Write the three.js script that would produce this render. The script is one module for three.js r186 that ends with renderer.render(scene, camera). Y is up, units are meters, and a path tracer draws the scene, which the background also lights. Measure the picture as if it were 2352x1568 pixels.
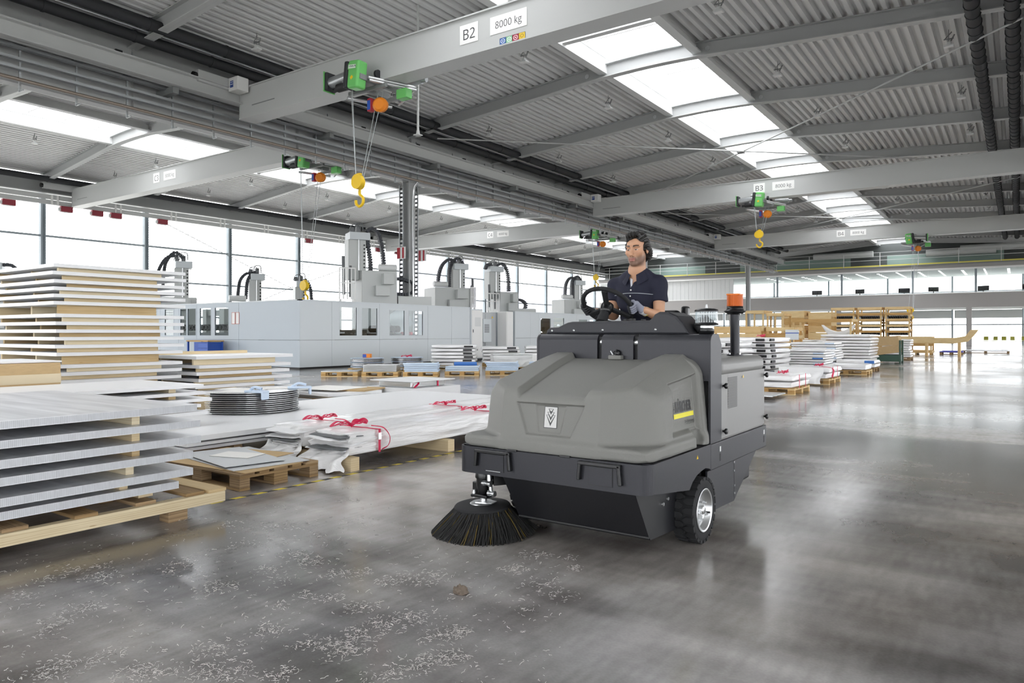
import * as THREE from 'three';
import { RoundedBoxGeometry } from 'three/addons/geometries/RoundedBoxGeometry.js';
import { mergeGeometries } from 'three/addons/utils/BufferGeometryUtils.js';

// ---------- camera, sky, exposure ----------
const scene = new THREE.Scene();
const camera = new THREE.PerspectiveCamera(2 * Math.atan(784 / 1663) * 180 / Math.PI, 1.5, 0.1, 600);
camera.position.set(0, 1.31, 0);
camera.rotation.set(0, 35 * Math.PI / 180, 0);
camera.setViewOffset(2352, 1568, 0, 19, 2352, 1568);
const renderer = new THREE.WebGLRenderer({ antialias: true });
renderer.toneMapping = THREE.LinearToneMapping;
renderer.toneMappingExposure = 1.06;
renderer.shadowMap.enabled = true;
scene.background = new THREE.Color().setRGB(5.2, 5.25, 5.4);     // bright even overcast sky
scene.environment = null;

// ---------- helpers ----------
let seed = 12345;
const rnd = () => { seed = (seed + 0x6d2b79f5) | 0; let t = Math.imul(seed ^ (seed >>> 15), 1 | seed); t = (t + Math.imul(t ^ (t >>> 7), 61 | t)) ^ t; return ((t ^ (t >>> 14)) >>> 0) / 4294967296; };
const rr = (a, b) => a + (b - a) * rnd();
const clamp = (x, a, b) => Math.min(b, Math.max(a, x)), lerp = (a, b, t) => a + (b - a) * t;
const sstep = (a, b, x) => { const t = clamp((x - a) / (b - a), 0, 1); return t * t * (3 - 2 * t); };
const V = (x, y, z) => new THREE.Vector3(x, y, z);
const hash2 = (x, y, s) => { let h = Math.imul(x, 374761393) ^ Math.imul(y, 668265263) ^ Math.imul(s, 1274126177); h = Math.imul(h ^ (h >>> 13), 1274126177); return ((h ^ (h >>> 16)) >>> 0) / 4294967296; };
function vnoise(u, v, nx, ny, s) {                                  // tileable value noise, u v in 0..1
  const x = u * nx, y = v * ny, x0 = Math.floor(x), y0 = Math.floor(y), fx = x - x0, fy = y - y0;
  const sx = fx * fx * (3 - 2 * fx), sy = fy * fy * (3 - 2 * fy), m = (a, n) => ((a % n) + n) % n;
  const a = hash2(m(x0, nx), m(y0, ny), s), b = hash2(m(x0 + 1, nx), m(y0, ny), s), c = hash2(m(x0, nx), m(y0 + 1, ny), s), d = hash2(m(x0 + 1, nx), m(y0 + 1, ny), s);
  return lerp(lerp(a, b, sx), lerp(c, d, sx), sy);
}
function fbm(u, v, nx, ny, oct, s) { let a = 0, w = 0.5, t = 0; for (let i = 0; i < oct; i++) { a += w * vnoise(u, v, nx << i, ny << i, s + i); t += w; w *= 0.55; } return a / t; }
function dataTex(w, h, fn, metresU, metresV, srgb = true) {
  const d = new Uint8Array(w * h * 4);
  for (let y = 0; y < h; y++) for (let x = 0; x < w; x++) { const c = fn(x / w, y / h), o = (y * w + x) * 4; d[o] = clamp(c[0], 0, 255); d[o + 1] = clamp(c[1] ?? c[0], 0, 255); d[o + 2] = clamp(c[2] ?? c[0], 0, 255); d[o + 3] = 255; }
  const t = new THREE.DataTexture(d, w, h); t.wrapS = t.wrapT = THREE.RepeatWrapping; t.magFilter = THREE.LinearFilter; t.minFilter = THREE.LinearMipmapLinearFilter;
  if (srgb) t.colorSpace = THREE.SRGBColorSpace; t.repeat.set(1 / metresU, 1 / metresV); t.needsUpdate = true; return t;
}
function canvasTex(w, h, draw) { const c = document.createElement('canvas'); c.width = w; c.height = h; draw(c.getContext('2d'), w, h); const t = new THREE.CanvasTexture(c); t.colorSpace = THREE.SRGBColorSpace; t.magFilter = THREE.LinearFilter; t.anisotropy = 8; return t; }
const mat = (color, roughness = 0.6, metalness = 0, o = {}) => new THREE.MeshStandardMaterial({ color, roughness, metalness, ...o });
const pmat = (color, roughness = 0.5, metalness = 0, o = {}) => new THREE.MeshPhysicalMaterial({ color, roughness, metalness, ...o });

function clean(g) { if (g.index) g = g.toNonIndexed(); else g = g.clone(); if (!g.attributes.normal) g.computeVertexNormals(); if (!g.attributes.uv) g.setAttribute('uv', new THREE.BufferAttribute(new Float32Array(g.attributes.position.count * 2), 2)); for (const k of Object.keys(g.attributes)) if (!['position', 'normal', 'uv', 'color'].includes(k)) g.deleteAttribute(k); g.groups = []; return g; }
function merge(list) { list = [list].flat(3).map(clean); const g = list.length === 1 ? list[0] : mergeGeometries(list, false); return g; }
function uvBox(g, grain = '', ou = 0, ov = 0) {                      // uv in metres, u along the grain axis
  const p = g.attributes.position, uv = g.attributes.uv, a = V(), b = V(), c = V(), gi = 'xyz'.indexOf(grain);
  for (let i = 0; i < p.count; i += 3) {
    a.fromBufferAttribute(p, i); b.fromBufferAttribute(p, i + 1).sub(a); c.fromBufferAttribute(p, i + 2).sub(a); b.cross(c);
    const n = [Math.abs(b.x), Math.abs(b.y), Math.abs(b.z)], k = n[0] > n[1] && n[0] > n[2] ? 0 : n[1] > n[2] ? 1 : 2;
    let ax = k === 0 ? [2, 1] : k === 1 ? [0, 2] : [0, 1]; if (ax[1] === gi) ax = [ax[1], ax[0]];
    for (let j = 0; j < 3; j++) uv.setXY(i + j, p.getComponent(i + j, ax[0]) + ou, p.getComponent(i + j, ax[1]) + ov);
  }
  return g;
}
const place = (g, x = 0, y = 0, z = 0, rx = 0, ry = 0, rz = 0) => { const m = new THREE.Matrix4().makeRotationFromEuler(new THREE.Euler(rx, ry, rz)); m.setPosition(x, y, z); return g.applyMatrix4(m); };
const bx = (w, h, d, x, y, z, rx, ry, rz) => place(new THREE.BoxGeometry(w, h, d), x, y, z, rx, ry, rz);       // centred box
const bb = (x0, y0, z0, x1, y1, z1) => bx(Math.abs(x1 - x0), Math.abs(y1 - y0), Math.abs(z1 - z0), (x0 + x1) / 2, (y0 + y1) / 2, (z0 + z1) / 2);
const rb = (w, h, d, r, x, y, z, rx, ry, rz, seg = 2) => place(new RoundedBoxGeometry(w, h, d, seg, r), x, y, z, rx, ry, rz);
const rbb = (x0, y0, z0, x1, y1, z1, r, seg = 2) => rb(Math.abs(x1 - x0), Math.abs(y1 - y0), Math.abs(z1 - z0), r, (x0 + x1) / 2, (y0 + y1) / 2, (z0 + z1) / 2, 0, 0, 0, seg);
const cylY = (r0, r1, h, x, y, z, rx, ry, rz, seg = 20) => place(new THREE.CylinderGeometry(r1, r0, h, seg), x, y, z, rx, ry, rz);
function rod(p, q, r0, r1 = r0, seg = 10) { const a = V(...p), d = V(...q).sub(a), L = d.length(), g = new THREE.CylinderGeometry(r1, r0, L, seg); g.translate(0, L / 2, 0); g.applyQuaternion(new THREE.Quaternion().setFromUnitVectors(V(0, 1, 0), d.normalize())); g.translate(a.x, a.y, a.z); return g; }
const tube = (pts, r, n = 40, seg = 8, closed = false) => new THREE.TubeGeometry(new THREE.CatmullRomCurve3(pts.map((p) => V(...p)), closed), n, r, seg, closed);
const lathe = (pts, seg = 32, x = 0, y = 0, z = 0, rx = 0, ry = 0, rz = 0) => place(new THREE.LatheGeometry(pts.map((p) => new THREE.Vector2(p[0], p[1])), seg), x, y, z, rx, ry, rz);
function ext(pts, depth, o = {}) {                                    // polygon in XY, extruded along +z, optional holes and bevel
  const s = new THREE.Shape(pts.map((p) => new THREE.Vector2(p[0], p[1]))); for (const h of o.holes ?? []) s.holes.push(new THREE.Path(h.map((p) => new THREE.Vector2(p[0], p[1]))));
  return new THREE.ExtrudeGeometry(s, { depth, bevelEnabled: !!o.bevel, bevelSize: o.bevel ?? 0, bevelThickness: o.bevel ?? 0, bevelOffset: -(o.bevel ?? 0), bevelSegments: 2, curveSegments: 8, steps: o.steps ?? 1 });
}
const names = {};
function numbered(n) { const k = names[n] = (names[n] ?? -1) + 1; return k ? n + '_' + String(k).padStart(3, '0') : n; }
function part(name, geos, m, parent, o = {}) {
  let g = merge(geos); if (o.uv !== false) uvBox(g, o.grain, o.ou ?? 0, o.ov ?? 0); if (o.smooth) g.computeVertexNormals();
  const x = new THREE.Mesh(g, m); x.name = parent === scene ? numbered(name) : name; x.castShadow = x.receiveShadow = true; if (o.label) x.userData.label = o.label; if (o.kind) x.userData.kind = o.kind; parent.add(x); return x;
}
const struct = (name, geos, m, o) => part(name, geos, m, scene, { kind: 'structure', ...o });
function structGroup(name) { const g = new THREE.Group(); g.name = numbered(name); g.userData.kind = 'structure'; scene.add(g); return g; }
function tag(o, label, category, group) { o.userData.label = label; o.userData.category = category; if (group) o.userData.group = group; return o; }
function thing(name, label, category, [x, y, z] = [0, 0, 0], turn = 0, group) { const o = new THREE.Group(); o.name = numbered(name); o.position.set(x, y, z); o.rotation.y = turn; scene.add(o); return tag(o, label, category, group); }
function dup(root, [x, y, z], turn, label, group) { const r = root.clone(); r.name = numbered(root.name.replace(/_\d{3}$/, '')); r.position.set(x, y, z); r.rotation.y = turn ?? root.rotation.y; scene.add(r); r.userData = { ...root.userData }; if (label) r.userData.label = label; if (group) r.userData.group = group; return r; }

// ---------- materials ----------
const woodTex = (base, dark, s) => dataTex(512, 512, (u, v) => {
  const w = v + 0.03 * (fbm(u, v, 2, 4, 3, s) - 0.5) * 2, rings = 0.5 + 0.5 * Math.sin((w * 14 + 1.6 * fbm(u, v, 1, 6, 3, s + 9)) * Math.PI * 2);
  const fine = fbm(u, v, 6, 160, 2, s + 20), blot = fbm(u, v, 3, 3, 3, s + 31);
  let t = 0.32 * rings * rings + 0.42 * (fine - 0.35) + 0.5 * (blot - 0.4);
  const kx = u - hash2(1, 2, s), ky = (v - hash2(3, 4, s)) * 1.4, kd = Math.hypot(kx, ky); if (kd < 0.03) t += 0.9 * (1 - kd / 0.03);
  t = clamp(t, 0, 1); return [lerp(base[0], dark[0], t), lerp(base[1], dark[1], t), lerp(base[2], dark[2], t)];
}, 1.1, 0.28);
const M = {};
M.pine = [mat(0xffffff, 0.72, 0, { map: woodTex([232, 208, 158], [188, 148, 92], 3) }), mat(0xf4ead8, 0.72, 0, { map: woodTex([236, 214, 170], [200, 160, 104], 11) }), mat(0xead9bd, 0.75, 0, { map: woodTex([226, 200, 150], [176, 138, 86], 23) })];
M.pineP = [mat(0xffffff, 0.75, 0, { map: woodTex([238, 225, 194], [208, 184, 142], 3) }), mat(0xf6efe2, 0.75, 0, { map: woodTex([240, 228, 200], [214, 192, 150], 11) }), mat(0xece2d0, 0.78, 0, { map: woodTex([232, 216, 182], [196, 168, 124], 23) })];
M.oldWood = [mat(0xffffff, 0.85, 0, { map: woodTex([178, 152, 116], [96, 74, 52], 41) }), mat(0xe6dccb, 0.85, 0, { map: woodTex([188, 164, 126], [112, 88, 62], 53) })];
M.beamWood = mat(0xffffff, 0.8, 0, { map: woodTex([232, 218, 184], [182, 156, 114], 67) });
const brushed = dataTex(256, 256, (u, v) => { const n = fbm(u, v, 3, 90, 2, 5); return [205 + 45 * n]; }, 0.9, 0.9);
M.steelPaint = mat(0xb4b6b6, 0.5, 0.0);            // light grey painted steel
M.girder = mat(0xc4c6c5, 0.42, 0.0);
M.steelDark = mat(0x838686, 0.5, 0.0);
M.deck = mat(0xdfe0df, 0.42, 0.05);
M.galv = mat(0xc3c7c9, 0.35, 0.75, { map: brushed });
M.zinc = mat(0xd8dadb, 0.28, 0.9);
M.white = mat(0xeeeeec, 0.5);
M.offwhite = mat(0xdcdedd, 0.5);
M.black = mat(0x1c1d1f, 0.55);
M.duct = mat(0x2e3033, 0.6);
M.rubber = mat(0x202123, 0.8);
M.red = mat(0xb02030, 0.5);
M.darkRed = mat(0x8e2a38, 0.55);
M.orange = mat(0xe8861a, 0.45);
M.green = mat(0x6fc46a, 0.4);
M.yellow = mat(0xf2c81a, 0.4);
M.blue = mat(0x2753ad, 0.45);
M.glass = pmat(0xffffff, 0, 0, { transmission: 1, thickness: 0, ior: 1.45 });
M.glassGreen = pmat(0xfbfcfc, 0, 0, { transmission: 1, thickness: 0, ior: 1.45 });

// ---------- the hall: floor, roof, walls ----------
const floorNoise = (u, v) => {
  const a = fbm(u, v, 5, 5, 5, 101), b = fbm(u, v, 11, 9, 4, 131), c = fbm(u, v, 40, 40, 3, 151), warp = fbm(u, v, 4, 4, 3, 171) * 0.25;
  const cl = sstep(0.4, 0.68, fbm((u + warp) % 1, (v + warp * 0.6) % 1, 4, 6, 5, 191)), streak = fbm((u + v * 0.0) % 1, v, 3, 60, 3, 211);
  return { tone: 0.30 * a + 0.25 * b + 0.1 * c + 0.22 * cl + 0.13 * streak, warm: fbm(u, v, 6, 5, 4, 231), spots: c };
};
const floorMap = dataTex(1536, 1536, (u, v) => { const n = floorNoise(u, v), sp = (hash2(u * 1536 | 0, v * 1536 | 0, 3) - 0.5) * 9 + (vnoise(u, v, 400, 90, 8) - 0.5) * 14, t = clamp((n.tone - 0.35) / 0.29, 0, 1), L = lerp(92, 184, t) + sp, w = (n.warm - 0.5) * 18; return [L + 4 + w * 0.7, L, L - w - 3]; }, 11, 11);
const floorRough = dataTex(512, 512, (u, v) => { const n = floorNoise(u, v); return [255 * clamp(0.15 + 0.18 * (n.warm - 0.42), 0.08, 0.34)]; }, 11, 11, false);
M.floor = pmat(0xffffff, 1, 0, { map: floorMap, roughnessMap: floorRough, ior: 1.75 });
struct('floor', bb(-47.25, -0.25, 17.75, 24.125, 0, -99), M.floor);
struct('ground_outside', bb(-200, -0.6, 150, 200, -0.3, -260), mat(0xb4b4ae, 0.9));

const RIDGE = { B: [-22.56, 2.0, -10.91], C: [-46.88, -22.56, -36.06], A: [2.0, 23.75, 12.1] };
function rafterY(bay, x) {
  const [xa, xb, xc] = RIDGE[bay], d = Math.abs(x - xc), end = x < xc ? xc - xa : xb - xc;
  if (d > 3.88) return lerp(10.66, 10.1, (d - 3.88) / (end - 3.88));
  return 10.66 + 0.2 * (1 - (d / 3.88) ** 2);
}
const deckY = (bay, x) => rafterY(bay, x) + 0.5;
function corrugated(bay, xa, xb, z0, z1) {
  const pts = [], pitch = 0.31, n = Math.round((xb - xa) / pitch), p = (xb - xa) / n;
  for (let i = 0; i < n; i++) for (const [f, up] of [[0, 0], [0.42, 0], [0.54, 1], [0.88, 1]]) { const x = xa + (i + f) * p; pts.push([x, deckY(bay, x) + up * 0.16]); }
  pts.push([xb, deckY(bay, xb)]);
  const pos = []; for (let i = 0; i + 1 < pts.length; i++) { const [a, b] = pts[i], [c, d] = pts[i + 1]; pos.push(a, b, z0, c, d, z1, c, d, z0, a, b, z0, a, b, z1, c, d, z1); }
  const g = new THREE.BufferGeometry(); g.setAttribute('position', new THREE.Float32BufferAttribute(pos, 3)); g.computeVertexNormals(); return g;
}
function roofHalf(name, bay, xa, xb) {
  const g = structGroup(name);
  part('corrugated_deck', corrugated(bay, xa, xb, 17.5, -98.75), M.deck, g);
  const ya = deckY(bay, xa), yb = deckY(bay, xb), L = Math.hypot(xb - xa, yb - ya);
  part('roof_insulation', bx(L + 0.02, 0.16, 116.25, (xa + xb) / 2, (ya + yb) / 2 + 0.26, -40.6, 0, 0, Math.atan2(yb - ya, xb - xa)), M.offwhite, g);
}
const SKY = { B: [-12.57, -9.25], C: [-37.9, -34.25], A: [10.5, 13.75] };
for (const [n, bay] of [['ceiling', 'B'], ['ceiling', 'C'], ['ceiling', 'A']]) { roofHalf(n, bay, RIDGE[bay][0], SKY[bay][0]); roofHalf(n, bay, SKY[bay][1], RIDGE[bay][1]); }
M.curb = mat(0xe2e3e2, 0.55);
// skylight bands, one window for each bay between two rafters
const rafterZB = (k) => -17.88 - 6.25 * k, rafterZC = (k) => -19 - 6.125 * k;
function skylight(bay, z0, z1, detail) {
  const [xa, xb] = SKY[bay], g = structGroup('window'), y0 = 10.98, y1 = 11.7;
  part('curb', [bb(xa - 0.12, y0, z0, xa, y1, z1), bb(xb, y0, z0, xb + 0.12, y1, z1)], M.curb, g);
  part('curb_flashing', [bb(xa - 0.3, y0 - 0.02, z0, xa + 0.005, y0 + 0.03, z1), bb(xb - 0.005, y0 - 0.02, z0, xb + 0.3, y0 + 0.03, z1)], M.offwhite, g);
  const n = 4, w = (z1 - z0) / n;
  for (let i = 0; i < n; i++) part('pane', bb(xa, y1 - 0.01, z0 + i * w + 0.02, xb, y1, z0 + (i + 1) * w - 0.02), M.glass, g);
  for (let i = 0; i < n; i++) part('glazing_bar', bb(xa, y1 - 0.06, z0 + i * w - 0.025, xb, y1 + 0.02, z0 + i * w + 0.025), M.white, g);
  if (detail) part('crossbeam', bb(xa, 11.047, (z0 + z1) / 2 - 0.12, xb, 11.297, (z0 + z1) / 2 + 0.12), M.offwhite, g);
}
for (let k = -5; k < 13; k++) { skylight('B', rafterZB(k), rafterZB(k + 1), k === 0 || k === 5); skylight('C', rafterZB(k), rafterZB(k + 1), k === 1 || k === 5); }
for (let k = -5; k < 13; k += 3) skylight('A', rafterZB(k), rafterZB(k + 3), false);

function rafter(bay, za, zb) {
  const [xa, xb] = RIDGE[bay], n = 40, L = xb - xa, web = [], bot = [], g = structGroup('roof_beam');
  for (let i = 0; i <= n; i++) { const x = xa + L * i / n; bot.push([x - xa, rafterY(bay, x)]); }
  const top = bot.map(([x, y]) => [x, y + 0.49]).reverse();
  const strip = (dy0, dy1, w) => place(ext([...bot.map(([x, y]) => [x, y + dy0]), ...bot.map(([x, y]) => [x, y + dy1]).reverse()], w), 0, 0, -w / 2);
  const o = new THREE.Group(); o.name = 'profile'; g.position.set(xa, 0, za); g.rotation.y = Math.atan2(za - zb, L);
  part('web', place(ext([...bot, ...top], 0.016), 0, 0, -0.008), M.steelPaint, g);
  part('bottom_flange', strip(0, 0.025, 0.3), M.girder, g);
  part('top_flange', strip(0.465, 0.49, 0.3), M.steelPaint, g);
  if (za > -75) for (const x of [-2.5, 2.19].map((d) => RIDGE[bay][2] + d - xa)) part('web_plate', cylY(0.095, 0.095, 0.06, x, rafterY(bay, x + xa) + 0.25, 0, Math.PI / 2, 0, 0, 6), M.zinc, g);
}
for (let k = -4; k < 13; k++) rafter('B', rafterZB(k), rafterZB(k));
for (let k = -4; k < 13; k++) rafter('C', rafterZC(k), rafterZB(k));
for (let k = -4; k < 13; k += 2) rafter('A', rafterZB(k), rafterZB(k));

// line of columns between the two bays: deep girder, crane runways, columns
function ibeamZ(x, y0, y1, w, z0, z1, tf = 0.03, tw = 0.025) { return [bb(x - w / 2, y0, z0, x + w / 2, y0 + tf, z1), bb(x - w / 2, y1 - tf, z0, x + w / 2, y1, z1), bb(x - tw / 2, y0, z0, x + tw / 2, y1, z1)]; }
const gird = structGroup('beam');
part('web', bb(-22.587, 8.172, 17.375, -22.538, 10.547, -83.75), M.steelPaint, gird);
part('bottom_flange', bb(-22.75, 8.122, 17.375, -22.375, 8.172, -83.75), M.steelPaint, gird);
for (let k = -4; k < 11; k++) part('stiffener', bb(-22.538, 8.172, rafterZB(k) - 0.01, -22.413, 10.172, rafterZB(k) + 0.01), M.steelPaint, gird);
for (const x of [-21.56, -23.56]) { const r = structGroup('beam'); part('runway_girder', ibeamZ(x, 9, 9.47, 0.38, 17.4, -83.75), M.girder, r); part('crane_rail', bb(x - 0.03, 9.473, 17.375, x + 0.03, 9.535, -83.75), M.steelDark, r); for (let z = 12.5; z > -83; z -= 6.25) part('bracket', bb(Math.min(x, -22.56), 8.797, z - 0.1, Math.max(x, -22.56), 8.997, z + 0.1), M.steelDark, r); }
const wallrun = structGroup('beam');
part('web', bb(-46.775, 9.473, 17.375, -46.725, 10.547, -98.75), M.steelPaint, wallrun);
part('bottom_flange', bb(-46.875, 9.422, 17.375, -46.125, 9.473, -98.75), M.girder, wallrun);
part('runway_plate', [bb(-46.275, 8.81, 17.375, -46.225, 9.072, -98.75), bb(-46.275, 9.104, 17.375, -46.225, 9.385, -98.75)], M.girder, wallrun);
for (let z = -12.1; z > -83; z -= 3.63) for (const s of [-0.16, 0.16]) part('splice_plate', bb(-46.225, 8.835, z + s - 0.05, -46.163, 9.372, z + s + 0.05), M.white, wallrun);
const aRun = structGroup('beam'); part('runway_girder', ibeamZ(1.05, 9, 9.47, 0.38, 17.4, -83.75), M.girder, aRun); part('web', bb(1.97, 8.297, 17.375, 2.02, 10.547, -83.75), M.steelPaint, aRun);

function hColumn(x, z, y1) { const g = structGroup('column'); part('shaft', [bb(x - 0.2, 0, z - 0.2, x - 0.17, y1, z + 0.2), bb(x + 0.17, 0, z - 0.2, x + 0.2, y1, z + 0.2), bb(x - 0.17, 0, z - 0.012, x + 0.17, y1, z + 0.012)], M.steelPaint, g); part('base_plate', bb(x - 0.35, 0, z - 0.35, x + 0.35, 0.03, z + 0.35), M.steelDark, g); return g; }
for (const z of [-24.1, -49.1, -74.1]) hColumn(-22.56, z, 8.14);
for (const z of [0.9, -74.1]) hColumn(2.0, z, 8.3);

// left wall: posts, transoms, panes
M.post = mat(0x8d979c, 0.45, 0.2);
for (let k = -6; k < 13; k++) {
  const z0 = rafterZC(k), z1 = Math.max(rafterZC(k + 1), -98.75), g = structGroup('window');
  part('post', [bb(-47.025, 0, z0 - 0.03, -46.725, 9.422, z0 - 0.1), bb(-47.025, 0, z0 + 0.1, -46.725, 9.422, z0 + 0.17), bb(-46.938, 0, z0 - 0.03, -46.812, 9.422, z0 + 0.1)], M.post, g);
  const ys = [0.0, 2.42, 4.74, 7.02, 9.42];
  for (let i = 0; i < 4; i++) { part('transom', bb(-46.925, ys[i] + (i ? -0.05 : 0), z0 - 0.1, -46.775, ys[i] + 0.06, z1 + 0.17), M.post, g); part('pane', bb(-46.875, ys[i] + 0.06, z0 - 0.1, -46.863, ys[i + 1] - 0.05, z1 + 0.17), M.glass, g); }
  if (k >= -2 && k <= 3) { const sl = []; for (let y = 2.55; y < 9.3; y += 0.16) sl.push(bx(0.09, 0.008, 5.8, -47.3, y, (z0 + z1) / 2, 0, 0, 0.35)); part('blind_slats', sl, M.white, g, { kind: 'stuff' }); }
}
for (const [p, q] of [[[-46.6, 8.58, -26.4], [-46.6, 4.85, -36.4]], [[-46.6, 4.85, -36.4], [-46.6, 8.86, -48]], [[-46.6, 4.85, -36.4], [-46.6, 0.8, -26.4]], [[-46.6, 4.85, -36.4], [-46.6, 0.8, -47.5]]]) struct('brace_rod_beam', rod(p, q, 0.022, 0.022, 6), M.steelDark);
// far end of the left bay and rear and right walls (behind the camera)
const wr = structGroup('wall_rear'); part('cladding', [bb(-47.125, 6.673, 17.5, 24, 11.922, 17.75)], M.offwhite, wr);
for (let x = -46.88; x < 23.7; x += 5.87) { part('post', bb(x, 0, 17.5, x + 0.18, 6.673, 17.75), M.post, wr); part('pane', bb(x + 0.18, 0.05, 17.625, x + 5.87, 6.673, 17.637), M.glass, wr); }
const wright = structGroup('wall_right'); part('cladding', [bb(23.75, 6.923, 17.75, 24, 11.297, -99), bb(23.75, 0, 17.75, 24, 0.422, -99)], M.offwhite, wright);
for (let z = 17.5; z > -98.7; z -= 11.62) { part('post', bb(23.75, 0.422, z, 24, 6.923, z - 0.2), M.post, wright); part('pane', bb(23.875, 0.422, z - 0.2, 23.887, 6.923, z - 11.62), M.glass, wright); }

// far end: mezzanine with offices above and glazing below
const mz = -87.5;
const mf = structGroup('wall_back');
M.mezz = mat(0xa9a6a3, 0.55);
part('mezzanine_beam', bb(-46.75, 3.985, mz - 0.3, 23.75, 5.423, mz), M.mezz, mf);
part('beam_cap', bb(-46.75, 5.423, mz - 0.4, 23.75, 5.522, mz + 0.05), M.white, mf);
part('floor_slab', bb(-46.75, 4.923, -98.75, 23.75, 5.397, mz - 0.3), M.offwhite, mf);
part('soffit', bb(-46.75, 4.048, -98.75, 23.75, 4.11, mz - 0.3), M.offwhite, mf);
part('office_ceiling', bb(-46.75, 7.923, -98.75, 23.75, 8.047, mz), mat(0xd0d5d3, 0.6), mf);
M.lamp = mat(0xffffff, 0.5, 0, { emissive: 0xffffff, emissiveIntensity: 1.4 });
for (let i = 0; i < 16; i++) { const x = -25 + i * 2; part('ceiling_lamp', i % 2 ? bb(x, 7.885, -96.875, x + 0.14, 7.923, -88.5) : [0, 1, 2, 3, 4].map((j) => bb(x, 7.885, -89.4 - j * 1.6, x + 0.25, 7.923, -89.9 - j * 1.6)), M.lamp, mf); }
part('fascia', [bb(-46.75, 8.047, mz - 0.05, 23.75, 8.485, mz + 0.25)], M.mezz, mf);
part('fascia_edge', bb(-46.75, 7.897, mz, 23.75, 8.047, mz + 0.4), M.white, mf);
part('walkway', bb(-46.75, 8.422, mz - 1.6, 23.75, 8.522, mz + 0.5), M.steelDark, mf);
part('yellow_kerb', bb(-37.5, 8.522, mz + 0.36, 2.5, 8.672, mz + 0.4), mat(0xe6dc6a, 0.5), mf);
for (let x = -45; x < 22.5; x += 3.63) part('railing_post', bb(x - 0.03, 8.522, mz + 0.38, x + 0.03, 10.047, mz + 0.44), M.offwhite, mf);
for (const y of [9.2, 9.61, 10.02]) part('handrail', bb(-46.25, y, mz + 0.38, 23.125, y + 0.045, mz + 0.43), M.offwhite, mf);
part('upper_wall', bb(-46.75, 8.422, mz - 1.7, 23.75, 11.672, mz - 1.6), mat(0x5d6261, 0.5), mf);
for (const [a, b] of [[-28.1, -15.6], [-11.9, -1.25], [-41.2, -32.5]]) part('upper_glazing', bb(a, 8.672, mz - 1.6, b, 9.86, mz - 1.56), mat(0x9fb5ad, 0.15), mf);
for (const [x, y] of [[-5, 9.8], [-1.9, 10.1], [-16.3, 10.05]]) part('ventilation_duct', cylY(0.35, 0.35, 6.2, x, y, mz - 0.9, 0, 0, Math.PI / 2), M.offwhite, mf);
for (let i = 0, x = -46.6; x < -28.75; x += 0.52, i++) part('wall_panel', bb(x, 5.522, mz - 0.09, x + 0.5, 7.923, mz - 0.03 + (i % 2) * 0.015), M.offwhite, mf);
for (const x of [-46.1, -37.4, -28.75, -16.6, -4.2, 7.5]) { const g = structGroup('column'); part('shaft', bb(x - 0.24, 0, mz - 0.45, x + 0.24, 4.048, mz - 0.02), M.mezz, g); part('base_plate', bb(x - 0.34, 0, mz - 0.55, x + 0.34, 0.03, mz + 0.08), M.steelDark, g); }
for (const px of [-23.25, -16.25, -9.25, -3.6, 3.1]) part('window_post', bb(px - 0.1, 5.522, mz - 0.2, px + 0.1, 7.923, mz), M.post, mf);
for (let x = -46.3; x < 23.7; x += 5.5) part('office_pane', bb(x, 5.522, mz - 0.11, x + 5.45, 7.897, mz - 0.1), M.glassGreen, mf);
const endw = structGroup('wall_far'); part('upper_cladding', bb(-46.875, 7.923, -99, 24, 11.672, -98.75), M.offwhite, endw);
for (let x = -46.88; x < 23.7; x += 6.75) {
  part('post', bb(x - 0.09, 0, -98.938, x + 0.09, 7.923, -98.688), M.post, endw);
  for (const [a, b] of [[0.05, 2.24], [2.36, 3.98], [5.42, 6.11], [6.18, 7.92]]) part('pane', bb(x + 0.1, a, -98.875, x + 6.65, b, -98.863), M.glassGreen, endw);
  part('transom', [bb(x + 0.09, 2.235, -98.938, x + 6.66, 2.36, -98.75), bb(x + 0.09, 6.085, -98.938, x + 6.66, 6.185, -98.75), bb(x + 0.09, 4.048, -98.938, x + 6.66, 5.423, -98.75)], M.post, endw);
}
for (let x = -46.8; x < 23.7; x += 6.75) part('soffit_reflection_band', bb(x + 0.15, 3.05, -98.6, x + 6.6, 4.0, -98.57), mat(0xd5d9d8, 0.6), endw);  // grey strips put in as the soffit reflection across the lower panes
// pale buildings outside
for (const [x, z, w, d, h, l] of [[-77, -90, 10, 11, 20, 'pale lilac tower block standing outside behind the glass'], [-82, -130, 12, 28, 10.5, 'low pale ribbed factory hall outside behind the glass']]) {
  const b = thing('outside_building', l, 'building', [x, -0.3, z]);
  part('wall', bb(-w / 2, 0, -d / 2, w / 2, h, d / 2), mat(0xdcdce8, 0.8), b);
  for (let i = 0; i < 12; i++) part('wall_rib', bb(w / 2, 0, -d / 2 + (i + 0.3) * d / 12, w / 2 + 0.12, h, -d / 2 + (i + 0.45) * d / 12), mat(0xcdcddb, 0.8), b);
  part('roof', bb(-w / 2 - 0.2, h, -d / 2 - 0.2, w / 2 + 0.2, h + 0.3, d / 2 + 0.2), mat(0xc9c9d2, 0.8), b);
}
// yellow and black tape on the floor
const tape = structGroup('trim_1'); tape.name = 'trim_1';
const tapeY = mat(0xd8c23a, 0.55);
for (let i = 0; i < 90; i++) { const z = -3.2 - i * 0.1; part('tape_stripe', place(ext([[-0.021, 0], [0.021, 0.03], [0.021, 0.13], [-0.021, 0.1]], 0.0015), -5.09, 0.0003, z, -Math.PI / 2, 0, 0), i % 2 ? M.black : tapeY, tape); }

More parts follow.
